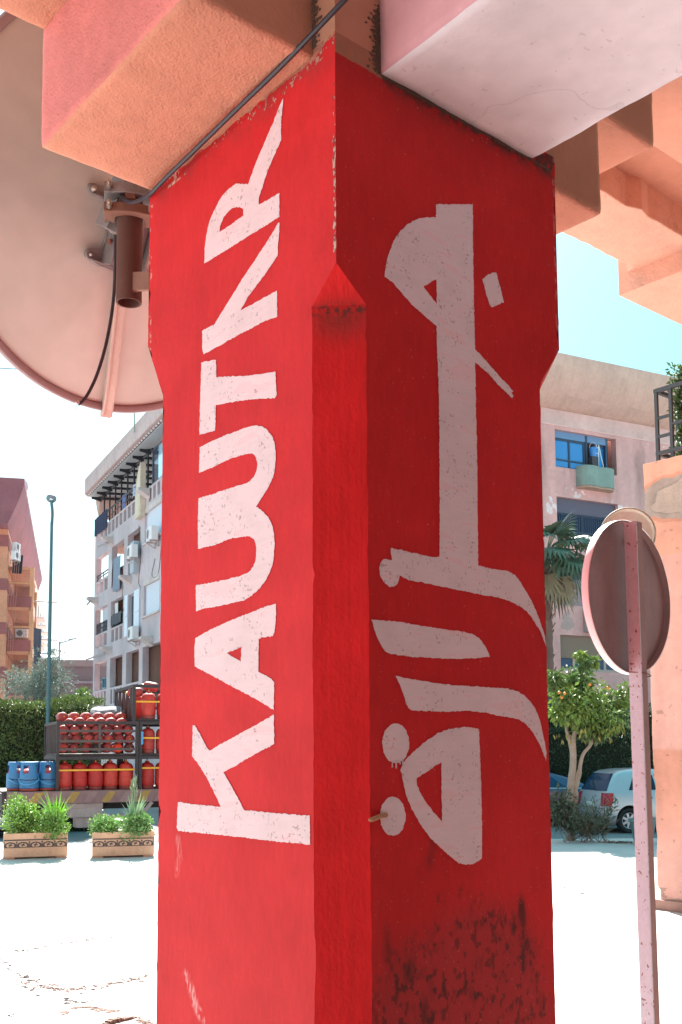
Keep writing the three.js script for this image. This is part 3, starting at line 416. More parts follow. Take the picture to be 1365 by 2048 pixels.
// ---------------------------------------------------------------- the cable along the bracket
{
  const black = plain(0.022, 0.018, 0.03, 0.45);
  const w = (px, py, u, off) => { const r = ray(px, py); const q = uvh(u, off, 0); const n = dU, tt = q.clone().sub(V(0, EYE, 0)).dot(n) / r.dot(n); return r.multiplyScalar(tt).add(V(0, EYE, 0)); };
  const pts = [at(760, -70, 2.30), at(690, 0, 2.33), at(625, 68, 2.40), at(560, 135, 2.50), at(470, 222, 2.66), at(390, 300, 2.84), at(330, 358, 2.98), at(303, 386, 3.06), at(285, 398, 3.15), at(262, 405, 3.25), at(246, 396, 3.32), at(238, 385, 3.37), at(230, 384, 3.42), at(227, 398, 3.46), at(228, 430, 3.50)];
  tag(mk('cable', tube(pts, 0.0068, 140, 8), black), 'black cable slung diagonally under the salmon bracket to the dish mount', 'cable');
  const p2 = [at(231, 470, 3.50), at(231, 520, 3.52), at(229, 580, 3.54), at(222, 640, 3.54), at(207, 710, 3.53), at(188, 765, 3.52), at(168, 800, 3.50), at(158, 808, 3.49), at(154, 805, 3.49)];
  const hang = thing('hanging_cable', 'loose black cable hanging across the back of the satellite dish', 'cable');
  mk('sheath', tube(p2, 0.0062, 70, 8), plain(0.03, 0.022, 0.032, 0.5), hang);
  mk('connector', [bar(at(158, 808, 3.49), at(152, 803, 3.485), 0.0085), tube([at(152, 803, 3.487), at(154, 812, 3.487), at(150, 818, 3.487)], 0.0012, 8, 5)], plain(0.55, 0.55, 0.6, 0.4, 0.6), hang);
}
// ---------------------------------------------------------------- the satellite dish on the pillar
{
  const az = -45.05 * Math.PI / 180, el = 24.66 * Math.PI / 180, R0 = 0.745, DEEP = 0.115;
  const front = V(Math.sin(az) * Math.cos(el), Math.sin(el), -Math.cos(az) * Math.cos(el)), zB = front.clone().negate(), xB = V(0, 1, 0).cross(zB).normalize(), yB = zB.clone().cross(xB);
  const c = at(273.8, 423.6, 3.75), d = thing('satellite_dish', 'large cream satellite dish seen from behind at top left', 'satellite dish', c.toArray());
  const M = new THREE.Matrix4().makeBasis(xB, yB, zB); const loc = (g) => g.applyMatrix4(M);                 // z points back towards the walkway
  const bowl = (r, off) => DEEP * (1 - (r / R0) ** 2) + off, N = 40, prof = [];
  for (let i = 0; i <= N; i++) { const r = R0 * i / N; prof.push([Math.max(r, 0.0001), bowl(r, 0)]); }
  for (let i = N; i >= 0; i--) { const r = R0 * i / N; prof.push([Math.max(r, 0.0001), bowl(r, -0.006)]); }
  const shell = lathe(prof, 96).rotateX(Math.PI / 2).toNonIndexed(); shell.userData.keepUV = true;
  const beige = new THREE.MeshStandardMaterial({ color: col(0.58, 0.53, 0.495), roughness: 0.55, map: again(mottleTex, 2, 1) });
  mk('reflector', loc(shell), beige, d);
  const rimP = [[R0 - 0.004, -0.022], [R0 + 0.008, -0.028], [R0 + 0.016, -0.022], [R0 + 0.017, 0.010], [R0 + 0.010, 0.018], [R0 - 0.010, 0.014], [R0 - 0.014, 0.006], [R0 - 0.004, -0.022]];
  mk('rim', loc(lathe(rimP, 120).rotateX(Math.PI / 2)), dusty(0.24, 0.16, 0.165, 0.6), d);
  const toL = (p) => { const q = p.clone().sub(c); return V(q.dot(xB), q.dot(yB), q.dot(zB)); };
  // cast mounting plate: a centre box with four lobed arms bolted to the shell
  const grey = dusty(0.24, 0.22, 0.225, 0.5, 0.4), bolt = plain(0.5, 0.46, 0.42, 0.35, 0.8), rust = dusty(0.10, 0.042, 0.032, 0.85), rustL = dusty(0.19, 0.085, 0.06, 0.8);
  const mast = at(262, 480, 3.50), m = toL(mast), px0 = m.x, py0 = m.y; 
  const surf = (x, y) => bowl(Math.min(R0, Math.hypot(x, y)), 0);
  const arms = [[184, 377], [178, 508], [350, 395], [350, 520]].map(([a, b]) => { const r = ray(a, b), o = V(0, EYE, 0).sub(c), n = zB, t = (DEEP * 0.93 - o.dot(n)) / r.dot(n); const q = r.multiplyScalar(t).add(o); return V(q.dot(xB), q.dot(yB), 0); });
  const cx0 = (arms[0].x + arms[2].x) / 2, cy0 = (arms[0].y + arms[1].y) / 2;
  const plate = [];
  { const [a0, a1] = arms, w = 0.016, xb = cx0 - 0.075, xr2 = cx0 + 0.075, xe = arms[2].x, s = new THREE.Shape();
    s.moveTo(a0.x, a0.y + w); s.lineTo(xb, a0.y + w + 0.012); s.lineTo(xr2, a0.y + w + 0.012); s.lineTo(xe, a0.y + w); s.lineTo(xe, a0.y - w); s.lineTo(xr2 + 0.03, a0.y - w - 0.004); s.quadraticCurveTo(xr2, a0.y - w - 0.006, xr2, a0.y - 0.06);
    s.lineTo(xr2, a1.y + 0.06); s.quadraticCurveTo(xr2, a1.y + w + 0.006, xr2 + 0.03, a1.y + w + 0.004); s.lineTo(xe, a1.y + w); s.lineTo(xe, a1.y - w); s.lineTo(xr2, a1.y - w - 0.01); s.lineTo(xb, a1.y - w - 0.01); s.lineTo(a1.x, a1.y - w); s.absarc(a1.x, a1.y, w, -Math.PI / 2, Math.PI / 2, true);
    s.lineTo(xb - 0.035, a1.y + w + 0.004); s.quadraticCurveTo(xb, a1.y + w + 0.01, xb, a1.y + 0.07); s.lineTo(xb, a0.y - 0.07); s.quadraticCurveTo(xb, a0.y - w - 0.01, xb - 0.035, a0.y - w - 0.004); s.lineTo(a0.x, a0.y - w); s.absarc(a0.x, a0.y, w, -Math.PI / 2, Math.PI / 2, true);
    const z0 = Math.max(...arms.slice(0, 2).map((q) => surf(q.x, q.y))) + 0.004;
    plate.push(loc(new THREE.ExtrudeGeometry(s, { depth: 0.014, bevelEnabled: true, bevelSize: 0.002, bevelThickness: 0.002, bevelSegments: 2 }).translate(0, 0, z0)));
    for (const q of arms.slice(0, 2)) plate.push(loc(box(0.12, 0.005, 0.024, q.x + 0.06, q.y - w, z0 + 0.02)));
  }
  const zc = surf(cx0, cy0);
  plate.push(loc(rbox(0.13, arms[0].y - arms[1].y + 0.02, 0.05, cx0, cy0, zc + 0.03, 0.008)), loc(box(0.008, arms[0].y - arms[1].y + 0.03, 0.075, cx0 - 0.069, cy0, zc + 0.045)), loc(box(0.008, arms[0].y - arms[1].y + 0.03, 0.075, cx0 + 0.069, cy0, zc + 0.045)));
  const pl = mk('mount_plate', plate, grey, d);
  for (const a of arms) mk('bolt', loc(lathe([[0.0001, 0.012], [0.006, 0.011], [0.007, 0.005], [0.007, 0.001], [0.012, 0.001], [0.012, -0.002]], 8).rotateX(Math.PI / 2).translate(a.x, a.y, surf(a.x, a.y) + 0.022)), bolt, d);
  for (const [yy, xx] of [[0.030, -0.074], [-0.012, -0.074], [0.030, 0.074], [-0.012, 0.074]]) mk('bolt', loc(new THREE.CylinderGeometry(0.0055, 0.0055, 0.03, 8).rotateZ(Math.PI / 2).translate(cx0 + xx * 1.1, cy0 + yy, zc + 0.06)), bolt, d);
  for (const yy of [0.05, -0.045]) mk('nut', loc(new THREE.CylinderGeometry(0.011, 0.011, 0.012, 6).rotateZ(Math.PI / 2).translate(cx0 - 0.08, cy0 + yy, zc + 0.05)), rustL, d);
  // upright rusty mast with two clamps
  const top = at(262, 415, 3.46), bot = at(258, 606, 3.40).sub(c), rel = (p) => p.clone().sub(c), r = 0.044;
  const mTop = V(bot.x, rel(top).y, bot.z), mm = [];
  const pipe = lathe([[r * 0.86, 0], [r, 0], [r, 1], [r * 0.86, 1], [r * 0.86, 0]], 28); pipe.scale(1, mTop.y - bot.y, 1); pipe.translate(bot.x, bot.y, bot.z);
  mk('mast', pipe, rust, d);
  const face = V(0, 0, 0).sub(V(bot.x, 0, bot.z)); const vdir = V(-(c.x + bot.x), 0, -(c.z + bot.z)).normalize(), sdir = V(0, 1, 0).cross(vdir).normalize();
  const cl = (py, wv) => { const y = at(262, py, 3.46).y - c.y, B = new THREE.Matrix4().makeBasis(sdir, V(0, 1, 0), vdir).setPosition(bot.x, y, bot.z), s = new THREE.Shape();
    s.moveTo(-0.085, -0.03); s.lineTo(-0.085, r + 0.014); s.lineTo(-0.06, r + 0.014); s.quadraticCurveTo(0, r + 0.036, 0.06, r + 0.014); s.lineTo(0.085, r + 0.014); s.lineTo(0.085, -0.03); s.lineTo(0.055, -0.03); s.lineTo(0.05, r - 0.02); s.quadraticCurveTo(0, r + 0.02, -0.05, r - 0.02); s.lineTo(-0.055, -0.03); s.closePath();
    const o = mk('clamp', [0].map(() => { const k = new THREE.ExtrudeGeometry(s, { depth: wv, bevelEnabled: true, bevelSize: 0.002, bevelThickness: 0.002, bevelSegments: 1 }); k.applyMatrix4(new THREE.Matrix4().makeBasis(V(1, 0, 0), V(0, 0, 1), V(0, -1, 0))); k.translate(0, wv / 2, 0); return k.applyMatrix4(B); }), py < 430 || py > 480 ? grey : rustL, d);
    for (const sx of [-0.07, 0.07]) { mk('bolt', [new THREE.CylinderGeometry(0.0055, 0.0055, 0.05, 8).rotateX(Math.PI / 2).translate(sx, 0, r + 0.03), new THREE.CylinderGeometry(0.011, 0.011, 0.01, 6).rotateX(Math.PI / 2).translate(sx, 0, r + 0.022), new THREE.CylinderGeometry(0.0095, 0.0095, 0.008, 6).rotateX(Math.PI / 2).translate(sx, 0, r + 0.034)].map((g) => g.applyMatrix4(B)), bolt, o); }
  };
  cl(414, 0.034); cl(452, 0.030);
  mk('yoke', [beam(V(bot.x, mTop.y - 0.02, bot.z).addScaledVector(vdir, -0.02), rel(uvh(0, 0, 0)).setY(mTop.y - 0.02).sub(V(0, 0, 0)).lerp(V(bot.x, mTop.y - 0.02, bot.z), 1).addScaledVector(front, 0.08), 0.12, 0.2)], grey, d);
  mk('wall_tag', box(0.034, 0.05, 0.012, 0, 0, 0).applyMatrix4(new THREE.Matrix4().makeBasis(sdir, V(0, 1, 0), vdir).setPosition(rel(at(261, 384, 3.34)))), rustL, d);
  // arm from the pillar to the mast
  const pA = uvh(0.93, 0.10, 0), hA = at(300, 545, 3.14).y;
  mk('support_arm', [beam(V(pA.x, hA - 0.01, pA.z).sub(c), V(bot.x, bot.y + 0.075, bot.z), 0.02, 0.06), prism([[0, 0], [0.09, 0.035], [0.09, 0.09], [0, 0.06]], 0.008).applyMatrix4(new THREE.Matrix4().makeBasis(sdir, V(0, 1, 0), vdir).setPosition(bot.x + 0.02, bot.y + 0.02, bot.z + 0.03))], rustL, d);
  mk('wall_plate', box(0.10, 0.22, 0.016, 0, 0, 0).rotateY(PTURN + Math.PI / 2).translate(pA.x - c.x, hA - c.y, pA.z - c.z), rust, d);
  // feed arm strapped down the back of the shell and out past the rim
  const line = [[244, 520], [238, 600], [229, 690], [220, 770], [214, 815], [211, 831]].map(([a, b]) => { const rr = ray(a, b), o = V(0, EYE, 0).sub(c), n = zB; let t = (0.09 - o.dot(n)) / rr.dot(n), q; for (let k = 0; k < 6; k++) { q = rr.clone().multiplyScalar(t).add(o); const h = Math.hypot(q.dot(xB), q.dot(yB)), want = h < R0 ? bowl(h, 0.016) : bowl(R0, 0.016) - (h - R0) * 0.2; t += (want - q.dot(n)) / rr.dot(n); } return rr.multiplyScalar(t).add(o); });
  const armG = []; for (let i = 0; i + 1 < line.length; i++) armG.push(beam(line[i], line[i + 1].clone().addScaledVector(line[i + 1].clone().sub(line[i]).normalize(), 0.004), 0.038, 0.022));
  for (const s of [-1, 1]) armG.push(tube(line.map((p) => p.clone().addScaledVector(xB, s * 0.017).addScaledVector(zB, 0.011)), 0.0065, 30, 6));
  mk('feed_arm', armG, dusty(0.52, 0.40, 0.36, 0.6), d);
}
// ---------------------------------------------------------------- the round road sign, seen from behind
function roundSign(name, label, cat, c, R0, turn, backM, rimM, postM, foot, extra) {
  const t = thing(name, label, cat, [c.x, 0, c.z], turn);     // local -x is the back of the sign, local z runs to the right
  const th = 0.020;
  const disc = lathe([[0.0001, 0], [R0 - 0.012, 0], [R0 - 0.008, -0.002], [R0 - 0.004, -th], [R0, -th], [R0 + 0.001, 0.004], [R0 - 0.006, 0.008], [0.0001, 0.008]], 72).rotateZ(-Math.PI / 2).translate(0, c.y, 0);
  mk('disc', disc, backM, t);
  mk('rim', lathe([[R0 + 0.0012, -th - 0.001], [R0 + 0.004, -th], [R0 + 0.0042, 0.008], [R0 + 0.0012, 0.009], [R0 + 0.0012, -th - 0.001]], 72).rotateZ(-Math.PI / 2).translate(0, c.y, 0), rimM, t);
  return t;
}
{
  const SY = YAW + 0.06, dU = V(-Math.sin(SY), 0, -Math.cos(SY)), dV = V(Math.cos(SY), 0, -Math.sin(SY)); const c = at(1254, 1195, 3.98), t = roundSign('road_sign', 'round road sign seen from its brown back on a pale angle-iron post', 'sign', c, 0.298, Math.PI / 2 + SY, dusty(0.27, 0.19, 0.20, 0.6), plain(0.72, 0.76, 0.80, 0.5), null);
  const L = (p) => { const q = p.clone().sub(V(c.x, 0, c.z)); return V(q.dot(dU), q.y, q.dot(dV)); };
  // square section post in front of the back of the disc, slightly leaning, open at the top
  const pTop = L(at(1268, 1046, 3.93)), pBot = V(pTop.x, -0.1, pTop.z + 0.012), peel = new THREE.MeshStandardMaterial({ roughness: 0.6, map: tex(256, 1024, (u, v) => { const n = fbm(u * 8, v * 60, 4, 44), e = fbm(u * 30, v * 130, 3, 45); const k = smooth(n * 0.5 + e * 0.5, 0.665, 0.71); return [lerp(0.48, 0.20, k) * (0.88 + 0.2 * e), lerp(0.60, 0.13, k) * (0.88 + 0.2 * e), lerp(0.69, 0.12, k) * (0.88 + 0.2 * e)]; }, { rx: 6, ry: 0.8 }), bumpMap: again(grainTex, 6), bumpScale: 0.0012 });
  const w = 0.05, y0 = pBot.y, y1 = pTop.y, x0 = -0.052, post = [];
  post.push(box(w, y1 - y0, 0.005, x0, (y0 + y1) / 2, pTop.z - 0.019));
  mk('post_flange', box(0.005, y1 - y0, 0.043, x0 - w / 2 + 0.0025, (y0 + y1) / 2, pTop.z + 0.0051).rotateX(-0.004), dusty(0.30, 0.195, 0.19, 0.7), t);  // browner than the post, imitating the shade inside the angle
  post.push(box(0.004, y1 - y0, 0.006, x0 - w / 2 - 0.001, (y0 + y1) / 2, pTop.z - 0.0185));
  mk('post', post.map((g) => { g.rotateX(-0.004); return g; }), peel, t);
  mk('post_web', box(0.004, y1 - y0 - 0.02, 0.04, x0 + 0.015, (y0 + y1) / 2 - 0.02, pTop.z + 0.004), dusty(0.16, 0.09, 0.08), t);
  mk('wire_tie', [tube([V(-0.03, L(at(1262, 1345, 3.95)).y, pTop.z - 0.03), V(x0 - w / 2 - 0.008, L(at(1264, 1348, 3.95)).y, pTop.z - 0.02), V(x0 - w / 2 - 0.01, L(at(1288, 1353, 3.95)).y, pTop.z + 0.028), V(-0.02, L(at(1292, 1352, 3.95)).y, pTop.z + 0.03), V(-0.01, L(at(1303, 1335, 3.95)).y, pTop.z + 0.052)], 0.0024, 40, 6), tube([V(-0.02, L(at(1290, 1355, 3.95)).y, pTop.z + 0.03), V(-0.03, L(at(1296, 1390, 3.95)).y, pTop.z + 0.036), V(-0.03, L(at(1294, 1410, 3.95)).y, pTop.z + 0.034)], 0.0015, 20, 5)], dusty(0.15, 0.08, 0.06), t);
  const stick = tex(64, 64, (u, v) => { const line = (Math.abs(v - 0.3) < 0.04 || Math.abs(v - 0.5) < 0.03 || Math.abs(v - 0.68) < 0.05) && u > 0.15 && u < 0.8 ? 1 : 0; return line ? [0.35, 0.12, 0.08] : [0.72, 0.42, 0.34]; });
  const sp = L(at(1294, 1192, 3.98)), sg = new THREE.PlaneGeometry(0.034, 0.038).rotateY(-Math.PI / 2).rotateX(-0.15).translate(-0.0016, sp.y, sp.z + 0.002); sg.userData.keepUV = true;
  mk('sticker', sg, new THREE.MeshStandardMaterial({ map: stick, roughness: 0.7, side: THREE.DoubleSide }), t, 'small pale sticker on the sign back');
  // a second, paler disc beyond it, its post hidden behind the first
  const c2 = at(1256, 1070, 4.25), t2 = roundSign('round_disc', 'small pale beige disc peeping over the top of the brown sign', 'sign', c2, 0.11, -0.27 + Math.PI / 2, dusty(0.58, 0.60, 0.50, 0.6), plain(0.66, 0.68, 0.58, 0.5), null);
  const jp = at(1270, 1085, 3.97).sub(V(c2.x, 0, c2.z)); { const w = V(jp.x, jp.y, jp.z).applyAxisAngle(V(0, 1, 0), 0.27 - Math.PI / 2); mk('strut', beam(V(0.004, c2.y - 0.03, 0), w, 0.02, 0.012), dusty(0.4, 0.36, 0.34), t2); }
}

// ---------------------------------------------------------------- the neighbouring salmon wall with its railed terrace (right edge)
{
  const D = 10.6, a = at(1318, 1797, D), t = thing('terrace_wall', 'tall salmon stuccoed wall with a grey repair patch at right edge', 'wall', [a.x, 0, a.z], PTURN + Math.PI);
  // local x runs along the wall, away from its free end (to the right and nearer), local z faces the photographer's left
  const H = at(1289, 930, D).y, R = rngOf(3);
  const wallTex = tex(512, 768, (u, v) => {
    const x = u * 3.5, y = v * 4.7, n = fbm(x * 2, y * 2, 5, 7), f = fbm(x * 16, y * 16, 3, 17), n2 = fbm(x * 5, y * 5, 4, 27); let c = [0.62, 0.335, 0.28], m = 0.92 + 0.32 * (n - 0.5) + 0.14 * (f - 0.5) + 0.2 * (fbm(x * 9, y * 0.8, 3, 67) - 0.5);
    const band = smooth(y, 1.60 + 0.05 * (n - 0.5), 1.64 + 0.05 * (n - 0.5)); c = band < 1 ? [lerp(0.57, c[0], Math.max(band, 1 - smooth(y, 0.5, 1.3))), lerp(0.265, c[1], Math.max(band, 1 - smooth(y, 0.4, 1.3))), lerp(0.19, c[2], Math.max(band, 1 - smooth(y, 0.4, 1.3)))] : c;
    if (y > H - 1.0 + 0.05 * (n - 0.5)) c = [0.64, 0.325, 0.235];
    const px = x - 0.42, py = y - (H - 0.42), rag = 0.16 * (n2 - 0.5), d = Math.hypot(px * 0.8, py * 1.6) - 0.36 - rag, dd = Math.hypot((x - 0.16) * 1.2, (y - (H - 0.36)) * 1.5) - 0.14 - rag;
    const g = Math.min(d, dd); if (g < 0.05) c = [0.52, 0.25, 0.17]; if (g < 0) { const k = 0.8 + 0.7 * (fbm(x * 8, y * 8, 4, 37) - 0.4); c = [0.38 * k, 0.315 * k, 0.275 * k]; }
    if (y < 0.22 && fbm(x * 6, y * 20, 4, 47) > 0.55) c = [0.36, 0.22, 0.17];
    if (fbm(x * 20, y * 20, 2, 57) > 0.83) m *= 0.7;
    return c.map((k) => k * m);
  }, { clampEdge: true, rx: 1 / 3.5, ry: 1 / 4.7 });
  const m = new THREE.MeshStandardMaterial({ map: wallTex, roughness: 0.92, bumpMap: again(grainTex, 1.6), bumpScale: 0.004 });
  // wall panel with a ragged lower arris
  const s = new THREE.Shape(), rag = (y) => 0.018 * (fbm(y * 7, 3, 4, 8) - 0.5) + (y < 1.3 ? 0.05 * (fbm(y * 4, 9, 4, 18) - 0.35) : 0) + (y < 0.2 ? 0.03 : 0);
  s.moveTo(3.4, 0.08); s.lineTo(3.4, H); for (let i = 0; i <= 120; i++) { const y = H - (H - 0.08) * i / 120; s.lineTo(rag(y) - 0.002, y); } s.closePath();
  const g = new THREE.ExtrudeGeometry(s, { depth: 0.30, bevelEnabled: true, bevelSize: 0.012, bevelThickness: 0.012, bevelSegments: 2, curveSegments: 4 }); 
  mk('wall', g.translate(0, 0, -0.312), m, t);
  mk('footing', span(-0.06, 3.4, -0.02, 0.10, -0.36, 0.04), stucco(0.30, 0.17, 0.14, { bump: 0.008 }), t);
  mk('patch', (() => { const sh = new THREE.Shape(); for (let i = 0; i <= 40; i++) { const an = i / 40 * 6.2832, r0 = 1 + 0.22 * (fbm(i * 0.5, 2, 3, 6) - 0.5) * 2; const x = 0.62 + 0.50 * Math.cos(an) * r0, y = H - 0.40 + 0.19 * Math.sin(an) * r0 + 0.06 * (Math.cos(an)); i ? sh.lineTo(Math.max(0.09, x), y) : sh.moveTo(x, y); } return new THREE.ExtrudeGeometry(sh, { depth: 0.006, bevelEnabled: true, bevelSize: 0.004, bevelThickness: 0.003, bevelSegments: 1 }).translate(0, 0, 0.012); })(), stucco(0.36, 0.295, 0.25, { bump: 0.009, size: 0.5, mott: 0.9 }), t, 'grey cement patch');
  // railing of square bars in an irregular pattern, and the clipped hedge behind it
  const rail = thing('terrace_railing', 'dark metal railing with rectangular panels on top of the salmon wall', 'railing', [a.x, H, a.z], PTURN + Math.PI), steel = plain(0.06, 0.062, 0.068, 0.5, 0.3), RH = 0.80, b = [], hb = [];
  const X0 = 0.10, z = -0.12;
  mk('top_rail', [span(X0 - 0.02, 3.3, RH - 0.02, RH + 0.02, z - 0.02, z + 0.02), span(X0 - 0.02, X0 + 0.02, RH - 0.018, RH + 0.018, z - 1.6, z - 0.02)], steel, rail);
  mk('bottom_rail', [span(X0 - 0.02, 3.3, 0.10, 0.14, z - 0.018, z + 0.018), span(X0 - 0.018, X0 + 0.018, 0.10, 0.14, z - 1.6, z - 0.02)], steel, rail);
  for (const x of [X0, X0 + 0.17, X0 + 0.36, X0 + 0.6, X0 + 0.9, X0 + 1.3, X0 + 1.8, X0 + 2.3, X0 + 2.9]) mk('post', span(x - 0.017, x + 0.017, -0.02, RH - 0.02, z - 0.016, z + 0.016), steel, rail);
  [[0, 0.17, 0.30], [0, 0.17, 0.50], [0.17, 0.36, 0.40], [0.36, 0.6, 0.55], [0.36, 0.6, 0.26], [0.6, 0.9, 0.33], [0.9, 1.3, 0.5], [1.3, 1.8, 0.3]].forEach(([p, q, y]) => mk('crossbar', span(X0 + p + 0.017, X0 + q - 0.017, y - 0.014, y + 0.014, z - 0.014, z + 0.014), steel, rail));
  for (const q of [0.4, 0.8, 1.2, 1.6]) mk('post', span(X0 - 0.016, X0 + 0.016, 0, RH - 0.02, z - q - 0.016, z - q + 0.016), steel, rail);
  const hg = thing('terrace_hedge', 'clipped green hedge behind the dark railing on the salmon wall', 'hedge', [a.x, H, a.z], PTURN + Math.PI), L = [];
  for (let i = 0; i < 5200; i++) { const x = 0.13 + 3.1 * R(), y = 0.02 + 1.1 * R(), front = R() < 0.6; L.push([front ? V(x, y, -0.30 - 0.1 * R()) : V(0.13 + 0.1 * R(), y, -0.35 - 1.2 * R()), rdir(R).add(V(0, 0.2, 0.6)), 0.05 + 0.03 * R(), tone(R, [0.05, 0.105, 0.028], 0.5)]); }
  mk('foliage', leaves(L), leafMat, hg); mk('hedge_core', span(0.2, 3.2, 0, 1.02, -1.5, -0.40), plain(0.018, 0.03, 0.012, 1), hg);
}

// ---------------------------------------------------------------- helper for windows: frame, mullions and panes in an opening
function windowIn(parent, x0, x1, y0, y1, z, frameM, glassM, cols, rows = 1, fw = 0.07) {
  const f = [span(x0, x1, y1 - fw, y1, z - 0.04, z + 0.04), span(x0, x1, y0, y0 + fw, z - 0.04, z + 0.04), span(x0, x0 + fw, y0 + fw, y1 - fw, z - 0.04, z + 0.04), span(x1 - fw, x1, y0 + fw, y1 - fw, z - 0.04, z + 0.04)];
  for (let i = 1; i < cols; i++) { const x = lerp(x0, x1, i / cols); f.push(span(x - fw / 2, x + fw / 2, y0 + fw, y1 - fw, z - 0.035, z + 0.035)); }
  const w = mk('window', f, frameM, parent);
  for (let i = 0; i < cols; i++) for (let j = 0; j < rows; j++) mk('pane', span(lerp(x0, x1, i / cols) + fw / 2, lerp(x0, x1, (i + 1) / cols) - fw / 2, lerp(y0, y1, j / rows) + (j ? 0.02 : fw), lerp(y0, y1, (j + 1) / rows) - fw, z - 0.012, z - 0.002), glassM, w);
  return w;
}
// ---------------------------------------------------------------- pink apartment block on the right
const pinkBlock = { p: V(8.38, 0, -42), turn: Math.asin(0.454) };
{
  const t = thing('pink_apartment_block', 'pink apartment block with a curved overhanging cornice and blue windows', 'building', pinkBlock.p.toArray(), pinkBlock.turn);
  const W = 16, H = 15.85, T = 0.32, xs = [0.80, 4.15];
  const tx = tex(768, 768, (u, v) => {
    const x = u * 16, y = v * 16, n = fbm(x * 0.8, y * 0.8, 5, 3), f = fbm(x * 7, y * 7, 3, 13), st = fbm(x * 3.2, y * 0.35, 4, 23); let c = [0.65, 0.385, 0.37]; let m = 0.9 + 0.24 * (n - 0.5) + 0.16 * (f - 0.5) + 0.22 * (st - 0.5);
    if (y > 15.17) c = [0.66, 0.47, 0.45];
    const q = fbm(x * 2.2, y * 2.2, 5, 43), peel = (cx, cy, rx, ry) => Math.exp(-(((x - cx) / rx) ** 2 + ((y - cy) / ry) ** 2));
    const k = peel(0.35, 11.75, 0.5, 0.5) + peel(4.5, 11.3, 1.3, 0.8) + peel(3.6, 11.6, 0.7, 0.5) + 0.8 * peel(1.9, 12.6, 0.8, 0.5);
    const q2 = fbm(x * 6, y * 6, 4, 63); if (Math.min(k, 1) + 1.5 * (q - 0.5) + 1.3 * (q2 - 0.5) > 0.78) c = [0.74, 0.64, 0.66];
    const gk = peel(4.7, 10.9, 0.55, 0.55) + peel(1.2, 6.75, 0.45, 0.55) + peel(0.2, 8.5, 0.4, 0.5) * 0.5; if (Math.min(gk, 1) + 1.1 * (q - 0.5) > 0.62) c = [0.45, 0.34, 0.32];
    m -= 0.25 * smooth(fbm(x * 1.1, y * 0.3, 4, 53), 0.55, 0.75) * smooth(y, 11, 14);
    return c.map((e) => e * m);
  }, { clampEdge: true, rx: 1 / 16, ry: 1 / 16 });
  const wm = new THREE.MeshStandardMaterial({ map: tx, roughness: 0.92, bumpMap: again(grainTex, 0.8), bumpScale: 0.006 }), dark = plain(0.02, 0.02, 0.025, 0.8);
  const rows = [[13.38, 15.0], [10.45, 12.1], [7.5, 9.15], [4.75, 6.25]];
  const holes = rows.map(([a, b]) => [...xs, a, b]); for (const [a, b] of rows) holes.push([8, 11.2, a, b]);
  mk('wall', [wallShape(W, H, holes, T)], wm, t);
  mk('side_wall', [span(-0.30, -0.001, 0, H, -12, -0.0), span(0.001, W, 0.2, H - 0.02, -12.2, -0.80)], stucco(0.46, 0.27, 0.25, { bump: 0.006 }), t);
  mk('pilaster', [span(-0.30, 0.0, 0, H - 0.35, 0.002, 0.10)], stucco(0.50, 0.30, 0.29, { bump: 0.006 }), t);
  mk('string_course', span(0.0, W, 15.15, 15.20, 0.0, 0.03), stucco(0.64, 0.45, 0.43), t);
  // curved cornice: a cove swelling out to the roof edge
  const prof = [[-0.3, H]]; for (let i = 0; i <= 14; i++) { const k = i / 14; prof.push([0.04 + 1.25 * Math.sin(k * Math.PI / 2) ** 1.3, H + 1.75 * (1 - Math.cos(k * Math.PI / 2))]); } prof.push([1.29, H + 1.9], [-0.3, H + 1.9]);
  const cor = prism(prof.map(([z, y]) => [z, y]), W + 0.9); cor.applyMatrix4(new THREE.Matrix4().makeBasis(V(0, 0, 1), V(0, 1, 0), V(1, 0, 0)).setPosition(-0.5, 0, 0));
  mk('cornice', toCreasedNormals(cor, 0.5), stucco(0.50, 0.345, 0.29, { bump: 0.008, size: 1.2, mott: 3.5 }), t, 'brownish curved cornice under the roof edge');
  mk('room', rows.map(([a, b]) => span(xs[0] - 0.2, xs[1] + 0.2, a - 0.2, b + 0.2, -0.79, -0.76)), dark, t);  // dark sheets close behind the openings stand in for unlit rooms
  const steel = plain(0.045, 0.07, 0.115, 0.45, 0.2), blueG = glassMat(0.10, 0.30, 0.62, 0.08, 0.55), dimG = glassMat(0.05, 0.075, 0.13, 0.1, 0.4);  // blue of the reflected sky put into the pane tints
  { const [a, b] = rows[0]; const z = -0.22;
    mk('shutter_box', span(xs[0] + 0.05, xs[1] - 0.40, b - 0.30, b, z - 0.06, z + 0.06), plain(0.13, 0.24, 0.42, 0.5), t);
    windowIn(t, xs[0] + 0.05, xs[0] + 1.75, a, b - 0.32, z, steel, blueG, 2, 1, 0.08);
    const w2 = windowIn(t, xs[0] + 2.35, xs[0] + 3.0, a, b - 0.32, z - 0.08, steel, glassMat(0.05, 0.32, 0.72, 0.08, 0.5), 1, 1, 0.09);
    mk('sash', [span(xs[0] + 0.1, xs[0] + 1.7, a + 0.36, a + 0.42, z - 0.02, z + 0.045)], steel, w2);
    mk('jamb', [span(xs[0] + 1.76, xs[0] + 1.86, a, b - 0.02, z - 0.05, z + 0.08), span(xs[1] - 0.46, xs[1] - 0.36, a - 0.02, b, z - 0.06, z + 0.06)], steel, t); }
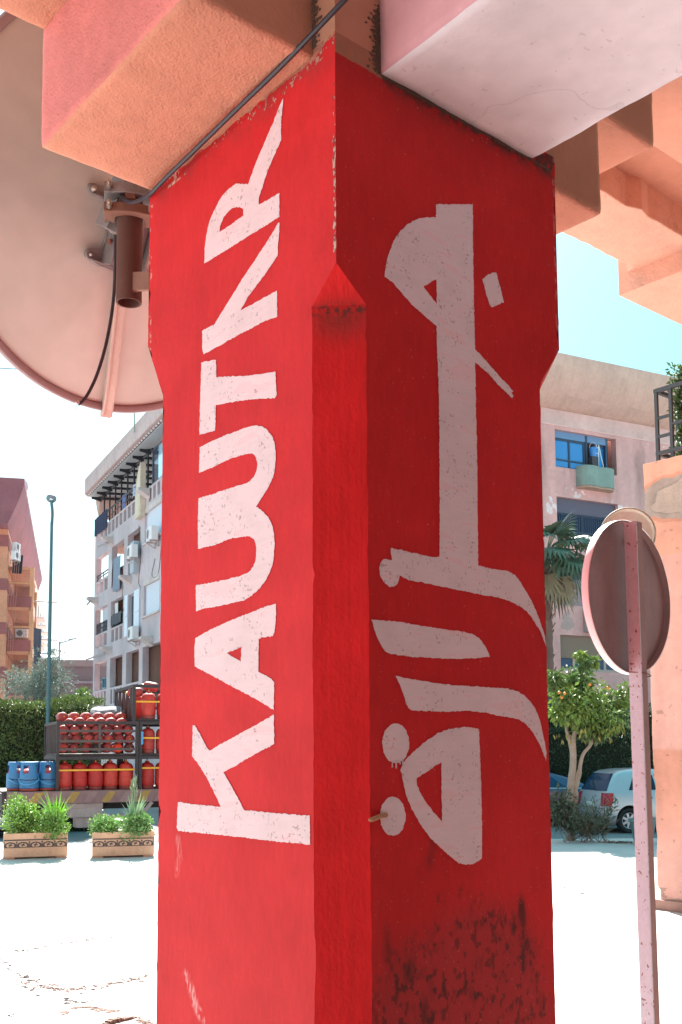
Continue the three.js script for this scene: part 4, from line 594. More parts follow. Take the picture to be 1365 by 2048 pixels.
  { const [a, b] = rows[1], z = -0.22; mk('shutter_box', span(xs[0], xs[1], b - 0.62, b, z - 0.05, z + 0.05), plain(0.10, 0.095, 0.14, 0.6), t);
    windowIn(t, xs[0], xs[1] - 0.3, a, b - 0.62, z - 0.02, steel, dimG, 2, 1, 0.09);
    const bars = []; for (let i = 0; i < 26; i++) bars.push(span(xs[0] + 0.1 + i * 0.118, xs[0] + 0.125 + i * 0.118, a, b - 0.66, z + 0.07, z + 0.09)); bars.push(span(xs[0], xs[1] - 0.2, a + 0.2, a + 0.26, z + 0.065, z + 0.095)); mk('window_grille', bars, plain(0.03, 0.04, 0.09, 0.5), t); }
  { const [a, b] = rows[2], z = -0.16; windowIn(t, xs[0], xs[1], b - 0.5, b, z - 0.05, steel, dimG, 4, 1, 0.06); const sl = mk('shutter', span(xs[0], xs[1], a, b - 0.5, z - 0.04, z), plain(0.30, 0.24, 0.27, 0.7), t); for (let i = 0; i < 18; i++) mk('slat', span(xs[0], xs[1], a + 0.01 + i * 0.063, a + 0.055 + i * 0.063, z, z + 0.018), plain(0.32, 0.255, 0.29, 0.7), sl); }
  { const [a, b] = rows[3], z = -0.14; const sl = mk('shutter', span(xs[0], xs[0] + 2.2, a + 0.55, b, z - 0.04, z), plain(0.23, 0.17, 0.13, 0.7), t); for (let i = 0; i < 15; i++) mk('slat', span(xs[0], xs[0] + 2.2, a + 0.56 + i * 0.063, a + 0.605 + i * 0.063, z, z + 0.016), plain(0.24, 0.18, 0.135, 0.7), sl); windowIn(t, xs[0], xs[1], a, b, z - 0.08, plain(0.42, 0.34, 0.30, 0.6), dimG, 4, 1, 0.12); }
  for (const [a, b] of rows) windowIn(t, 8, 11.2, a, b, -0.2, steel, dimG, 2);
  // planter-balcony: a wavy sea-green trough under the top window
  const sh = new THREE.Shape(); sh.moveTo(1.9, 0.0); sh.quadraticCurveTo(1.9, 0.42, 2.25, 0.45); sh.quadraticCurveTo(2.6, 0.48, 2.85, 0.36); sh.quadraticCurveTo(3.1, 0.42, 3.35, 0.42); sh.quadraticCurveTo(3.75, 0.40, 3.75, 0.0); sh.closePath();
  const tr = new THREE.ExtrudeGeometry(sh, { depth: 0.82, bevelEnabled: true, bevelSize: 0.03, bevelThickness: 0.03, bevelSegments: 2, curveSegments: 10 }); tr.applyMatrix4(new THREE.Matrix4().makeBasis(V(1, 0, 0), V(0, 0, 1), V(0, -1, 0)).setPosition(0, 13.48, 0.02));
  const pm = mk('window_trough', tr, stucco(0.20, 0.29, 0.265, { bump: 0.006 }), t, 'sea-green wavy trough under the top window');
  mk('trough_base', (() => { const k = new THREE.ExtrudeGeometry(sh, { depth: 0.08, bevelEnabled: false, curveSegments: 10 }); k.applyMatrix4(new THREE.Matrix4().makeBasis(V(1, 0, 0), V(0, 0, 1), V(0, -1, 0)).setPosition(0, 12.625, 0.01)); return k; })(), stucco(0.40, 0.27, 0.21, { bump: 0.01 }), pm);
  mk('wall_box', rbox(0.42, 1.0, 0.22, 2.25, 6.9, 0.11, 0.02), stucco(0.22, 0.24, 0.24), t);
  // the bucket and the ladder on the top window's ledge
  const M = new THREE.Matrix4().makeRotationY(pinkBlock.turn).setPosition(pinkBlock.p), wp = (x, y, z) => V(x, y, z).applyMatrix4(M).toArray();
  const bk = thing('bucket', 'blue bucket standing in the open top window of the pink block', 'bucket', wp(2.86, 14.05, -0.02)); mk('tub', lathe([[0.0001, 0], [0.13, 0], [0.17, 0.4], [0.155, 0.4], [0.12, 0.03], [0.0001, 0.03]], 20), plain(0.03, 0.22, 0.55, 0.4), bk); mk('handle', tube([V(-0.16, 0.4, 0), V(-0.1, 0.58, 0.02), V(0, 0.63, 0.03), V(0.1, 0.58, 0.02), V(0.16, 0.4, 0)], 0.012, 16, 5), plain(0.5, 0.5, 0.55, 0.4), bk);
  const ld = thing('step_ladder', 'small pale step ladder beside the blue bucket in the window', 'ladder', wp(3.12, 13.5, -0.02), pinkBlock.turn); mk('rails', [bar(V(-0.08, 0, 0.1), V(0.06, 1.12, 0), 0.028), bar(V(-0.30, 0, 0.1), V(-0.06, 1.12, 0), 0.02), bar(V(0.42, 0.05, -0.1), V(0.08, 1.12, -0.02), 0.024)], plain(0.7, 0.7, 0.74, 0.4, 0.2), ld); for (let i = 0; i < 4; i++) mk('tread', box(0.2, 0.03, 0.05, -0.16 + i * 0.03, 0.2 + i * 0.26, 0.08 - i * 0.02), plain(0.65, 0.65, 0.7, 0.5), ld);
  mk('prop', span(2.7, 3.05, 13.5, 14.05, -0.14, 0.10), plain(0.05, 0.05, 0.06, 0.7), t);
}

// ---------------------------------------------------------------- a wall-mounted air conditioner
const acUnits = [];
function makeAC() {
  const t = thing('air_conditioner', '', 'air conditioner'), wht = plain(0.70, 0.68, 0.70, 0.55), n = 24;
  mk('casing', rbox(0.86, 0.62, 0.32, 0, 0, 0.24, 0.03), wht, t);
  mk('fan_ring', new THREE.TorusGeometry(0.23, 0.018, 8, n).translate(-0.13, 0, 0.402), wht, t);
  const f = mk('fan', [new THREE.CylinderGeometry(0.225, 0.225, 0.01, n).rotateX(Math.PI / 2).translate(-0.13, 0, 0.398)], plain(0.10, 0.10, 0.115, 0.6), t);
  mk('grille', [0.06, 0.11, 0.16, 0.2].map((r) => new THREE.TorusGeometry(r, 0.006, 4, n).translate(-0.13, 0, 0.406)), plain(0.4, 0.4, 0.42, 0.5), f);
  for (const s of [-0.3, 0.3]) mk('bracket', [box(0.04, 0.04, 0.5, s, -0.34, 0.2), box(0.04, 0.26, 0.04, s, -0.46, 0.02), beam(V(s, -0.58, 0.03), V(s, -0.35, 0.42), 0.03)], plain(0.36, 0.30, 0.30, 0.7), t);
  return t;
}
let acProto = null;
function placeAC(M, turn, x, y, z, label, spin = 0) { const p = V(x, y, z).applyMatrix4(M).toArray(); if (!acProto) { if (0) return; acProto = makeAC(); acProto.position.set(...p); acProto.rotation.y = turn + spin; tag(acProto, label, 'air conditioner', 'air conditioners on the apartment blocks'); return acProto; } return copy(acProto, label, p, turn + spin, 'air conditioners on the apartment blocks'); }
const cloth = (w, h, seed, sag = 0.04) => { const g = new THREE.PlaneGeometry(w, h, 14, 16), P = g.attributes.position; for (let i = 0; i < P.count; i++) { const x = P.getX(i), y = P.getY(i), k = (h / 2 - y) / h; P.setZ(i, sag * Math.sin(x * 9 + seed) * (0.3 + k) + 0.03 * vnoise(x * 6, y * 3, seed)); P.setX(i, x * (1 - 0.10 * k) + 0.05 * k * Math.sin(seed)); P.setY(i, y - 0.05 * vnoise(x * 4, 0, seed)); } g.computeVertexNormals(); return g; };

// ---------------------------------------------------------------- pale apartment block left of the pillar
const grey = { p: V(-13.8, 0, -57), turn: -Math.asin(0.899) };
{
  const t = thing('pale_apartment_block', 'pale lilac apartment block with balconies and a bow-shaped roof left of the pillar', 'building', grey.p.toArray(), grey.turn);
  const M = new THREE.Matrix4().makeRotationY(grey.turn).setPosition(grey.p);
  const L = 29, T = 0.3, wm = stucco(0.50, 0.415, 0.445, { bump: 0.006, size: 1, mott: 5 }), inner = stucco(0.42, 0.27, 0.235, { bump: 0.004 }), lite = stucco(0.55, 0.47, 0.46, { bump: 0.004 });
  const lv = [[13.0, 13.77], [10.08, 10.86], [7.1, 7.9], [3.9, 4.8]];              // slotted parapets
  const op = [[10.86, 12.2], [7.9, 9.3], [4.8, 6.34]], bays = [[0.35, 3.25], [4.0, 6.6], [7.35, 9.75]];
  const holes = [];
  bays.forEach(([a, b], i) => op.forEach(([c, d], j) => { if (!(i === 2 && j === 1)) holes.push([a, b, c, d]); }));
  const slot = (a, b, c, d, n) => { for (let k = 0; k < n; k++) { const w = (b - a) / n; holes.push([a + k * w + 0.16, a + (k + 1) * w - 0.10, c + 0.06, d - 0.10]); } };
  lv.forEach(([c, d], j) => { if (j === 0) { slot(0.4, 9.6, c, d, 11); slot(11.0, 14.6, c, d, 5); } else bays.forEach(([a, b], i) => { if (!(i === 2 && j === 2)) slot(a, b, c, d, j === 3 ? 4 : 3); }); });
  const shut = [[10.5, 13.3, 11.2, 12.9], [10.5, 13.1, 7.75, 9.45]]; shut.forEach((h) => holes.push(h)); holes.push([7.7, 8.85, 7.2, 9.15]);
  holes.push([10.4, 13.9, 3.0, 6.34]);
  for (let x = 15.4; x < 26; x += 3.6) for (const y of [11.2, 7.75, 4.6]) holes.push([x, x + 1.8, y, y + 1.5]);
  mk('wall', wallShape(L, 13.77, holes, T), wm, t);
  // floors, party walls and the dim rooms behind the loggias
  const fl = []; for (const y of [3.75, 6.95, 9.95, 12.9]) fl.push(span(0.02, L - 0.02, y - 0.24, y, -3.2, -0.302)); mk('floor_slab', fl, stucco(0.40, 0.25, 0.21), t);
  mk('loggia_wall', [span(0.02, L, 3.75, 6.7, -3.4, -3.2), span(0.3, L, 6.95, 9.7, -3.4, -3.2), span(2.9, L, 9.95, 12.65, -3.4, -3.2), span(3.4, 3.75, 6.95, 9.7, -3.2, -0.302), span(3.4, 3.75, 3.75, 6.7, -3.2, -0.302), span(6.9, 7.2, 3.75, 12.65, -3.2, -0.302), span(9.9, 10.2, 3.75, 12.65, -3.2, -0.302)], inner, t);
  mk('near_end_wall', [span(L - 0.3, L, 0, 13.76, -6.4, -0.302)], wm, t); mk('base_wall', span(0.02, L, 0.002, 3.4, -0.6, -0.302), wm, t);
  mk('rear_block', span(4.2, L - 0.31, 0, 13.7, -6.4, -3.41), stucco(0.44, 0.33, 0.32), t);
  mk('end_pier', [span(-0.02, 0.16, 3.4, 12.9, -3.4, -3.0), span(-0.02, 0.28, 0, 3.4, -6, -0.31)], lite, t);
  // end-on near wing, turned to face the square (hidden behind the pillar, it shades the street)
  // terrace: inner wall, glazed room, pergola of dark steel under a corrugated sheet, bow-shaped fascia
  mk('terrace_wall', [span(0.3, 10.6, 13.0, 13.06, -3.4, -0.31), span(10.62, L, 13.0, 16.2, -3.4, -0.35)], lite, t);
  const dk = plain(0.022, 0.026, 0.036, 0.5, 0.3);
  windowIn(t, 11.1, 14.6, 13.85, 15.6, -0.20, plain(0.05, 0.06, 0.10, 0.5), glassMat(0.10, 0.12, 0.18, 0.1, 0.5), 3, 1, 0.1);
  mk('pane', span(12.2, 13.3, 13.95, 15.5, -0.18, -0.15), glassMat(0.34, 0.62, 0.78, 0.08, 0.35), t, 'bright sky-blue pane');
  const sheet = []; { const n = 90; for (let i = 0; i < n; i++) sheet.push(box(16.5 / n * 0.62, 0.03, 3.4, 0.2 + 16.5 * (i + 0.5) / n, 15.86, -1.3, 0, 0.05)); sheet.push(box(16.4, 0.02, 3.4, 8.4, 15.885, -1.3, 0, 0.05)); }
  mk('canopy_sheet', sheet, plain(0.50, 0.52, 0.55, 0.45, 0.2), t);
  const per = []; for (let i = 0; i < 9; i++) { const x = 0.2 + i * 1.28; per.push(box(0.08, 0.13, 3.3, x + 0.3, 15.70, -1.3, 0, 0.05)); per.push(span(x - 0.035, x + 0.035, 13.78, 15.65, -0.18, -0.11)); per.push(prism([[0, 0], [0.5, 0.12], [0.5, 0.2], [0, 0.3]], 0.06).rotateY(-Math.PI / 2).translate(x + 0.33, 15.45, -0.2)); }
  for (const z of [-0.15, -1.3, -2.4]) per.push(span(0.2, 11.2, 15.58, 15.66, z - 0.04, z + 0.04)); per.push(span(0, 10.4, 14.55, 14.6, -0.17, -0.13)); mk('pergola', per, dk, t);
  for (let i = 0; i < 40; i++) mk('sheet_clip', new THREE.SphereGeometry(0.055, 6, 4).translate(0.1 + i * 0.4, 15.80, 0.5), plain(0.72, 0.7, 0.72, 0.5), t);
  // the fascia: plan shape with a rounded bow at the far end, thick and bellied
  const fs = []; for (let i = 0; i <= 24; i++) { const a = i / 24 * Math.PI / 2; fs.push([-1.25 - 1.2 * Math.sin(a) + 1.2, 1.85 - 1.9 * (1 - Math.cos(a))]); }
  const bow = new THREE.Shape(); bow.moveTo(L, 0.65); bow.lineTo(0.4, 0.65); bow.quadraticCurveTo(-0.45, 0.62, -0.55, -0.5); bow.lineTo(-0.5, -3.2); bow.lineTo(0.4, -3.3); bow.lineTo(0.4, 0.4); bow.lineTo(L, 0.4); bow.closePath();
  const fg = new THREE.ExtrudeGeometry(bow, { depth: 0.72, bevelEnabled: true, bevelSize: 0.05, bevelThickness: 0.08, bevelSegments: 3, curveSegments: 16 }); fg.applyMatrix4(new THREE.Matrix4().makeBasis(V(1, 0, 0), V(0, 0, 1), V(0, -1, 0)).setPosition(0, 16.66, 0));
  mk('roof_fascia', fg, stucco(0.50, 0.37, 0.365, { bump: 0.006, mott: 4 }), t, 'bow-shaped roof fascia with rounded end');
  const belly = []; for (let i = 0; i <= 10; i++) { const a = i / 10 * Math.PI / 2; belly.push([-0.55 + 0.95 * (i / 10), 15.9 - 1.4 * Math.pow(i / 10, 0.7)]); } belly.push([0.4, 15.9]);
  mk('roof_belly', prism(belly, 2.9).translate(0, 0, -3.0), stucco(0.52, 0.36, 0.32, { bump: 0.006 }), t);
  mk('roof', span(-0.4, L, 16.0, 16.3, -6.4, 0.4), stucco(0.45, 0.35, 0.34), t);
  // cream curved fin at the end of the open terrace
  const fin = new THREE.Shape(); fin.moveTo(0, 0); fin.lineTo(0.9, 0); fin.lineTo(0.9, 2.5); fin.quadraticCurveTo(0.1, 2.0, 0.02, 0.9); fin.closePath();
  mk('terrace_fin', new THREE.ExtrudeGeometry(fin, { depth: 0.24, bevelEnabled: true, bevelSize: 0.02, bevelThickness: 0.02, bevelSegments: 1 }).translate(9.7, 12.55, 0.02), stucco(0.60, 0.50, 0.40), t, 'cream curved fin beside the glazed terrace room');
  // roller shutters, white shutters, rails
  const shm = plain(0.62, 0.66, 0.76, 0.6);
  shut.forEach(([a, b, c, d]) => { const s = mk('roller_shutter', span(a, b, c, d, -0.2, -0.12), shm, t); for (let i = 0; i < 20; i++) mk('slat', span(a, b, c + i * (d - c) / 20 + 0.012, c + (i + 1) * (d - c) / 20, -0.12, -0.105), shm, s); mk('sill', span(a - 0.1, b + 0.1, c - 0.08, c - 0.001, -0.1, 0.10), lite, s); mk('lintel_box', span(a, b, d - 0.25, d - 0.001, -0.10, 0.02), lite, s); });
  for (const x of [7.05, 8.9]) { const s = mk('shutter', span(x, x + (x < 8 ? 0.62 : 0.95), 7.15, 9.2, 0.01, 0.06), plain(0.66, 0.70, 0.80, 0.6), t); mk('frame', [span(x, x + (x < 8 ? 0.62 : 0.95), 8.1, 8.16, 0.06, 0.075)], plain(0.55, 0.6, 0.7, 0.6), s); }
  windowIn(t, 7.7, 8.85, 7.2, 9.15, -0.15, plain(0.3, 0.33, 0.4, 0.5), glassMat(0.05, 0.06, 0.09, 0.1, 0.4), 2);
  windowIn(t, 1.2, 2.1, 4.9, 5.5, -0.28, plain(0.1, 0.25, 0.3, 0.5), glassMat(0.04, 0.10, 0.14, 0.15, 0.3), 2);
  for (let x = 15.4; x < 26; x += 3.6) for (const y of [11.2, 7.75, 4.6]) windowIn(t, x, x + 1.8, y, y + 1.5, -0.15, plain(0.3, 0.33, 0.4, 0.5), glassMat(0.05, 0.06, 0.09, 0.1, 0.4), 2);
  const rails = (a, b, y, h, n) => { const g = [span(a, b, y + h - 0.05, y + h, -0.12, -0.07), span(a, b, y + h * 0.5, y + h * 0.5 + 0.04, -0.115, -0.075)]; for (let i = 0; i <= n; i++) { const x = lerp(a, b, i / n); g.push(span(x - 0.02, x + 0.02, y, y + h - 0.05, -0.115, -0.075)); } mk('balcony_rail', g, plain(0.05, 0.055, 0.075, 0.5, 0.2), t); };
  rails(0.35, 3.25, 7.9, 0.62, 12); rails(4.0, 6.6, 7.9, 0.62, 12); rails(0.35, 3.25, 10.86, 0.4, 2); rails(7.35, 9.75, 10.86, 0.55, 10); rails(0, 9.6, 13.77, 0.72, 8);
  const bn = (x, y, label) => mk('drain_spout', [prism([[0, 0], [0.55, 0.32], [0.55, 0.42], [0, 0.42]], 0.5).rotateY(-Math.PI / 2).translate(x, y, 0.0)], lite, t);
  [[4.3, 12.3], [11.4, 13.25], [8.2, 9.65], [1.0, 9.55], [4.4, 6.5], [12.2, 6.25]].forEach(([x, y]) => bn(x, y));
  mk('outlet_pipe', [bar(V(-0.4, 9.72, 0.3), V(1.0, 9.72, 0.45), 0.05), bar(V(-0.3, 6.62, 0.3), V(4.2, 6.58, 0.35), 0.05), bar(V(10.8, 6.7, 0.5), V(12.0, 6.5, 0.3), 0.05), bar(V(2.5, 12.5, 0.4), V(4.2, 12.4, 0.3), 0.045)], plain(0.36, 0.30, 0.32, 0.7), t);
  const wires = []; for (const p of [[[9.5, 12.3], [9.9, 10.6], [9.6, 9.5], [10.0, 9.2]], [[12.4, 10.2], [11.9, 9.5], [12.9, 9.4], [13.4, 10.6]], [[6.6, 9.8], [6.5, 9.3], [7.1, 8.9], [6.7, 8.5]]]) wires.push(tube(p.map(([x, y]) => V(x, y, 0.02)), 0.014, 20, 4)); mk('facade_wire', wires, plain(0.2, 0.17, 0.18, 0.8), t);
  const boxes = [[9.05, 9.9, 10.6, 0.02]]; mk('meter_box', span(9.0, 9.7, 10.0, 11.5, 0.01, 0.3), plain(0.40, 0.44, 0.50, 0.6), t);
  placeAC(M, grey.turn, 9.7, 10.95, 0.12, 'air conditioner on the pale block level with its third storey, left of the roller shutter');
  placeAC(M, grey.turn, 9.75, 7.05, 0.05, 'air conditioner on the pale block just right of the open white shutters');
  placeAC(M, grey.turn, 12.9, 11.2, 0.06, 'air conditioner on the pale block at the edge of the red pillar');
  const T3 = (x, y, z) => V(x, y, z).applyMatrix4(M).toArray();
  const lay = (name, label, cat, w, h, x, y, z, c, seed) => { const o = thing(name, label, cat, T3(x, y, z), grey.turn); mk('fabric', cloth(w, h, seed), new THREE.MeshPhysicalMaterial({ color: col(...c), roughness: 0.95, side: THREE.DoubleSide }), o); return o; };
  lay('towel', 'slate blue towel hung over the middle balcony of the pale block', 'towel', 1.5, 1.75, 5.75, 10.55, 0.12, [0.22, 0.26, 0.34], 2);
  lay('patterned_cloth', 'pale patterned cloth hung beside the slate blue towel', 'cloth', 0.8, 1.4, 4.45, 10.7, 0.14, [0.55, 0.47, 0.49], 5);
  lay('curtain', 'pale blue curtain drawn across the second-storey corner balcony', 'curtain', 2.0, 1.45, 2.1, 8.55, -0.22, [0.52, 0.54, 0.62], 8);
  lay('white_curtain', 'narrow white curtain at the second-storey middle balcony', 'curtain', 0.7, 1.5, 4.5, 8.5, -0.2, [0.66, 0.64, 0.66], 4);
  lay('dark_blanket', 'dark navy blanket over the roof terrace rail of the pale block', 'blanket', 3.0, 1.0, 1.6, 14.0, 0.06, [0.025, 0.03, 0.07], 3);
  lay('folded_laundry', 'dark grey folded laundry on the second-storey balcony rail', 'laundry', 2.2, 0.55, 5.4, 8.3, 0.05, [0.09, 0.09, 0.11], 6);
  lay('blue_shirt', 'small blue garment on the roof terrace line', 'garment', 0.9, 0.8, 6.1, 14.2, -0.1, [0.12, 0.15, 0.32], 9);
  lay('washing', 'pale blue washing at the far end of the roof terrace line', 'washing', 1.2, 0.6, 8.6, 14.35, -0.1, [0.35, 0.40, 0.58], 7);
  const ant = thing('antenna_mast', 'thin antenna mast on the roof of the pale block', 'antenna', T3(11.5, 16.2, 0.8)); mk('mast', bar(V(0, 0, 0), V(-0.06, 3.6, 0), 0.03, 0.02), plain(0.25, 0.3, 0.25, 0.6), ant); mk('crossbar', bar(V(-0.3, 3.3, 0), V(0.3, 3.3, 0), 0.015), plain(0.25, 0.3, 0.25, 0.6), ant);
  // the wing behind the red pillar that stands square to the plaza
  mk('corner_wing', box(7.2, 16.2, 5.0, 0, 0, 0).applyMatrix4(new THREE.Matrix4().makeRotationY(-grey.turn)).translate(...V(2.3, 8.1, -33.6).applyMatrix4(M.clone().invert()).toArray()), wm, t);
  const inv = M.clone().invert(), wb = (...a) => span(...a).applyMatrix4(inv);      // windows of the wing's street front and flank
  for (const y of [2.0, 5.2, 8.3, 11.4]) { for (const x of [-0.6, 1.6, 3.8]) { const w = mk('window', [wb(x, x + 1.3, y, y + 1.5, -31.09, -31.04)], plain(0.3, 0.33, 0.4, 0.5), t); mk('pane', [wb(x + 0.07, x + 0.62, y + 0.07, y + 1.43, -31.039, -31.03), wb(x + 0.68, x + 1.23, y + 0.07, y + 1.43, -31.039, -31.03)], glassMat(0.05, 0.06, 0.09, 0.1, 0.4), w); mk('sill', wb(x - 0.1, x + 1.4, y - 0.1, y - 0.02, -31.09, -30.95), lite, w); }
    const w = mk('window', [wb(5.901, 5.95, y, y + 1.5, -34.4, -33.0)], plain(0.3, 0.33, 0.4, 0.5), t); mk('pane', [wb(5.951, 5.96, y + 0.07, y + 1.43, -34.33, -33.07)], glassMat(0.05, 0.06, 0.09, 0.1, 0.4), w); }
}

// ---------------------------------------------------------------- salmon and maroon block at the far left
{
  const turn = 14.6 * Math.PI / 180, p = V(-22.65, 0, -69), t = thing('maroon_apartment_block', 'salmon block banded in maroon with end balconies at the left edge', 'building', p.toArray(), turn), M = new THREE.Matrix4().makeRotationY(turn).setPosition(p);
  const sal = stucco(0.58, 0.27, 0.17, { bump: 0.006, mott: 5 }), mar = stucco(0.30, 0.105, 0.105, { bump: 0.006 }), roofM = stucco(0.26, 0.10, 0.12, { bump: 0.006, mott: 6 });
  mk('wall', [span(-10, 0, 0, 17.0, -38, 0)], sal, t);
  for (let i = 0; i < 6; i++) mk('floor_band', span(-10.02, 0.03, 0.4 + i * 3.0, 1.2 + i * 3.0, -38, 0.03), mar, t);
  // flared cornice: soffit climbing outwards
  const cs = [[-9.9, 16.6], [0.02, 16.6], [0.35, 17.4], [0.75, 18.4], [1.05, 19.4], [1.05, 19.8], [-9.9, 19.8]];
  mk('cornice', toCreasedNormals(prism(cs, 41).translate(0, 0, -39.5), 0.4), roofM, t, 'dark maroon flared cornice');
  const lev = [5.3, 8.35, 11.4], post = [], bar_ = [];
  mk('balcony_slab', [2.2, ...lev, 14.2].map((y) => span(0.031, 1.55, y - 0.22, y, -9, -1.0)), sal, t);
  [2.2, ...lev].forEach((y) => { mk('parapet', [span(0.03, 1.58, y + 0.0, y + 0.75, -1.1, -0.96)], mar, t); mk('balcony_side', [span(1.46, 1.56, y, y + 0.8, -9, -1.12)], stucco(0.60, 0.34, 0.26), t); const g = [span(0.03, 1.46, y + 1.62, y + 1.74, -1.1, -1.0)]; mk('rail', g, stucco(0.62, 0.30, 0.16), t); const b = []; for (let i = 0; i < 11; i++) b.push(span(0.1 + i * 0.125, 0.115 + i * 0.125, y + 0.76, y + 2.75, -1.06, -1.045)); for (let i = 0; i < 8; i++) b.push(span(0.04, 1.45, y + 0.95 + i * 0.2, y + 0.962 + i * 0.2, -1.06, -1.046)); mk('grille', b, plain(0.30, 0.20, 0.18, 0.6), t); });
  mk('balcony_post', [span(1.44, 1.72, 0, 14.2, -1.35, -1.0), span(1.44, 1.66, 0, 13.6, -9, -8.7)], stucco(0.62, 0.31, 0.18), t);
  mk('balcony_back', span(0.03, 1.44, 0, 14, -9.0, -8.72), stucco(0.40, 0.20, 0.16), t);
  // the long side face beyond the balconies, with its windows and ledges
  mk('side_bay', span(0.03, 1.5, 0, 14.6, -38, -9.05), stucco(0.60, 0.33, 0.25, { mott: 4 }), t);
  for (let k = 0; k < 5; k++) for (const y of [3.2, 6.2, 9.2, 12.0]) { const z = -12 - k * 5.2; windowInSide(t, 1.5, z, y); }
  function windowInSide(par, x, z, y) { const f = mk('window', [span(x, x + 0.06, y - 0.08, y + 1.6, z - 1.3, z + 1.3)], plain(0.62, 0.55, 0.56, 0.6), par); mk('pane', [span(x + 0.061, x + 0.08, y, y + 1.5, z - 1.15, z + 1.15)], glassMat(0.06, 0.06, 0.09, 0.1, 0.3), f); mk('ledge', span(x, x + 0.7, y - 0.16, y - 0.09, z - 1.5, z + 1.5), plain(0.60, 0.5, 0.48, 0.7), f); }
  for (const [y, l] of [[12.9, 1.5], [10.0, 1.7], [7.6, 1.5], [3.2, 1.6]]) mk('spout', bar(V(1.4, y, -8.5), V(2.9 + l * 0.2, y - 0.05, -8.8), 0.055), plain(0.6, 0.5, 0.48, 0.7), t);
  const w = []; for (let i = 0; i < 4; i++) w.push(tube([V(0.9 - i * 0.1, 16.8, -0.4), V(0.55 - i * 0.16, 11, -0.3 + 0.1 * i), V(0.35 - 0.12 * i, 5, -0.35), V(0.25 - 0.12 * i, 1.5, -0.4)], 0.012, 20, 4)); mk('cable', w, plain(0.45, 0.24, 0.2, 0.8), t);
  placeAC(M, turn, 0.95, 9.65, -1.9, 'air conditioner inside the second balcony from the top of the maroon-banded block');
  placeAC(M, turn, 0.28, 15.5, -0.8, 'upper air conditioner under the maroon cornice at the left edge', Math.PI / 2 - 0.3);
  placeAC(M, turn, 0.28, 14.85, -0.5, 'lower air conditioner under the maroon cornice at the left edge', Math.PI / 2 - 0.4);
  const T3 = (x, y, z) => V(x, y, z).applyMatrix4(M).toArray();
  const ba = thing('laundry_basket', 'white plastic crate inside the third balcony of the maroon-banded block', 'crate', T3(0.95, 6.35, -1.6), turn); const gr = [span(-0.36, 0.36, 0, 0.04, -0.2, 0.2)]; for (let i = 0; i < 5; i++) gr.push(span(-0.36, 0.36, 0.08 + i * 0.1, 0.14 + i * 0.1, 0.18, 0.2)); for (let i = 0; i < 7; i++) gr.push(span(-0.36 + i * 0.115, -0.31 + i * 0.115, 0, 0.58, 0.18, 0.205)); mk('slats', gr, plain(0.7, 0.66, 0.66, 0.6), ba); mk('back', span(-0.36, 0.36, 0.04, 0.58, -0.2, -0.18), plain(0.55, 0.5, 0.5, 0.6), ba);
  const lay = (name, label, w2, h2, x, y, z, c, ry, seed) => { const o = thing(name, label, 'cloth', T3(x, y, z), turn + ry); mk('fabric', cloth(w2, h2, seed), new THREE.MeshPhysicalMaterial({ color: col(...c), roughness: 0.95, side: THREE.DoubleSide }), o); };
  lay('hanging_cloth', 'dark cloth hanging off the outer side of the maroon-banded balconies', 1.4, 2.6, 1.95, 8.9, -3.0, [0.045, 0.05, 0.075], Math.PI / 2 - 0.35, 3);
  lay('black_jacket', 'dark garment hanging on the topmost end balcony at the left edge', 0.7, 1.3, 0.62, 14.4, -0.9, [0.03, 0.03, 0.045], 0, 5);
  const dsh = thing('roof_dish', 'white satellite dish on the maroon roof at far left', 'satellite dish', T3(0.6, 19.9, -3)); mk('bowl', lathe([[0.0001, 0], [0.5, 0.05], [1.0, 0.24], [1.02, 0.25], [0.98, 0.26], [0.5, 0.08], [0.0001, 0.03]], 30).rotateX(-1.15).rotateY(-0.3).scale(0.5, 0.5, 0.5).translate(0, 0.5, 0), plain(0.62, 0.62, 0.68, 0.5), dsh); mk('stand', bar(V(0, -0.2, -0.05), V(0, 0.5, -0.05), 0.03), plain(0.4, 0.4, 0.42, 0.5), dsh);
}
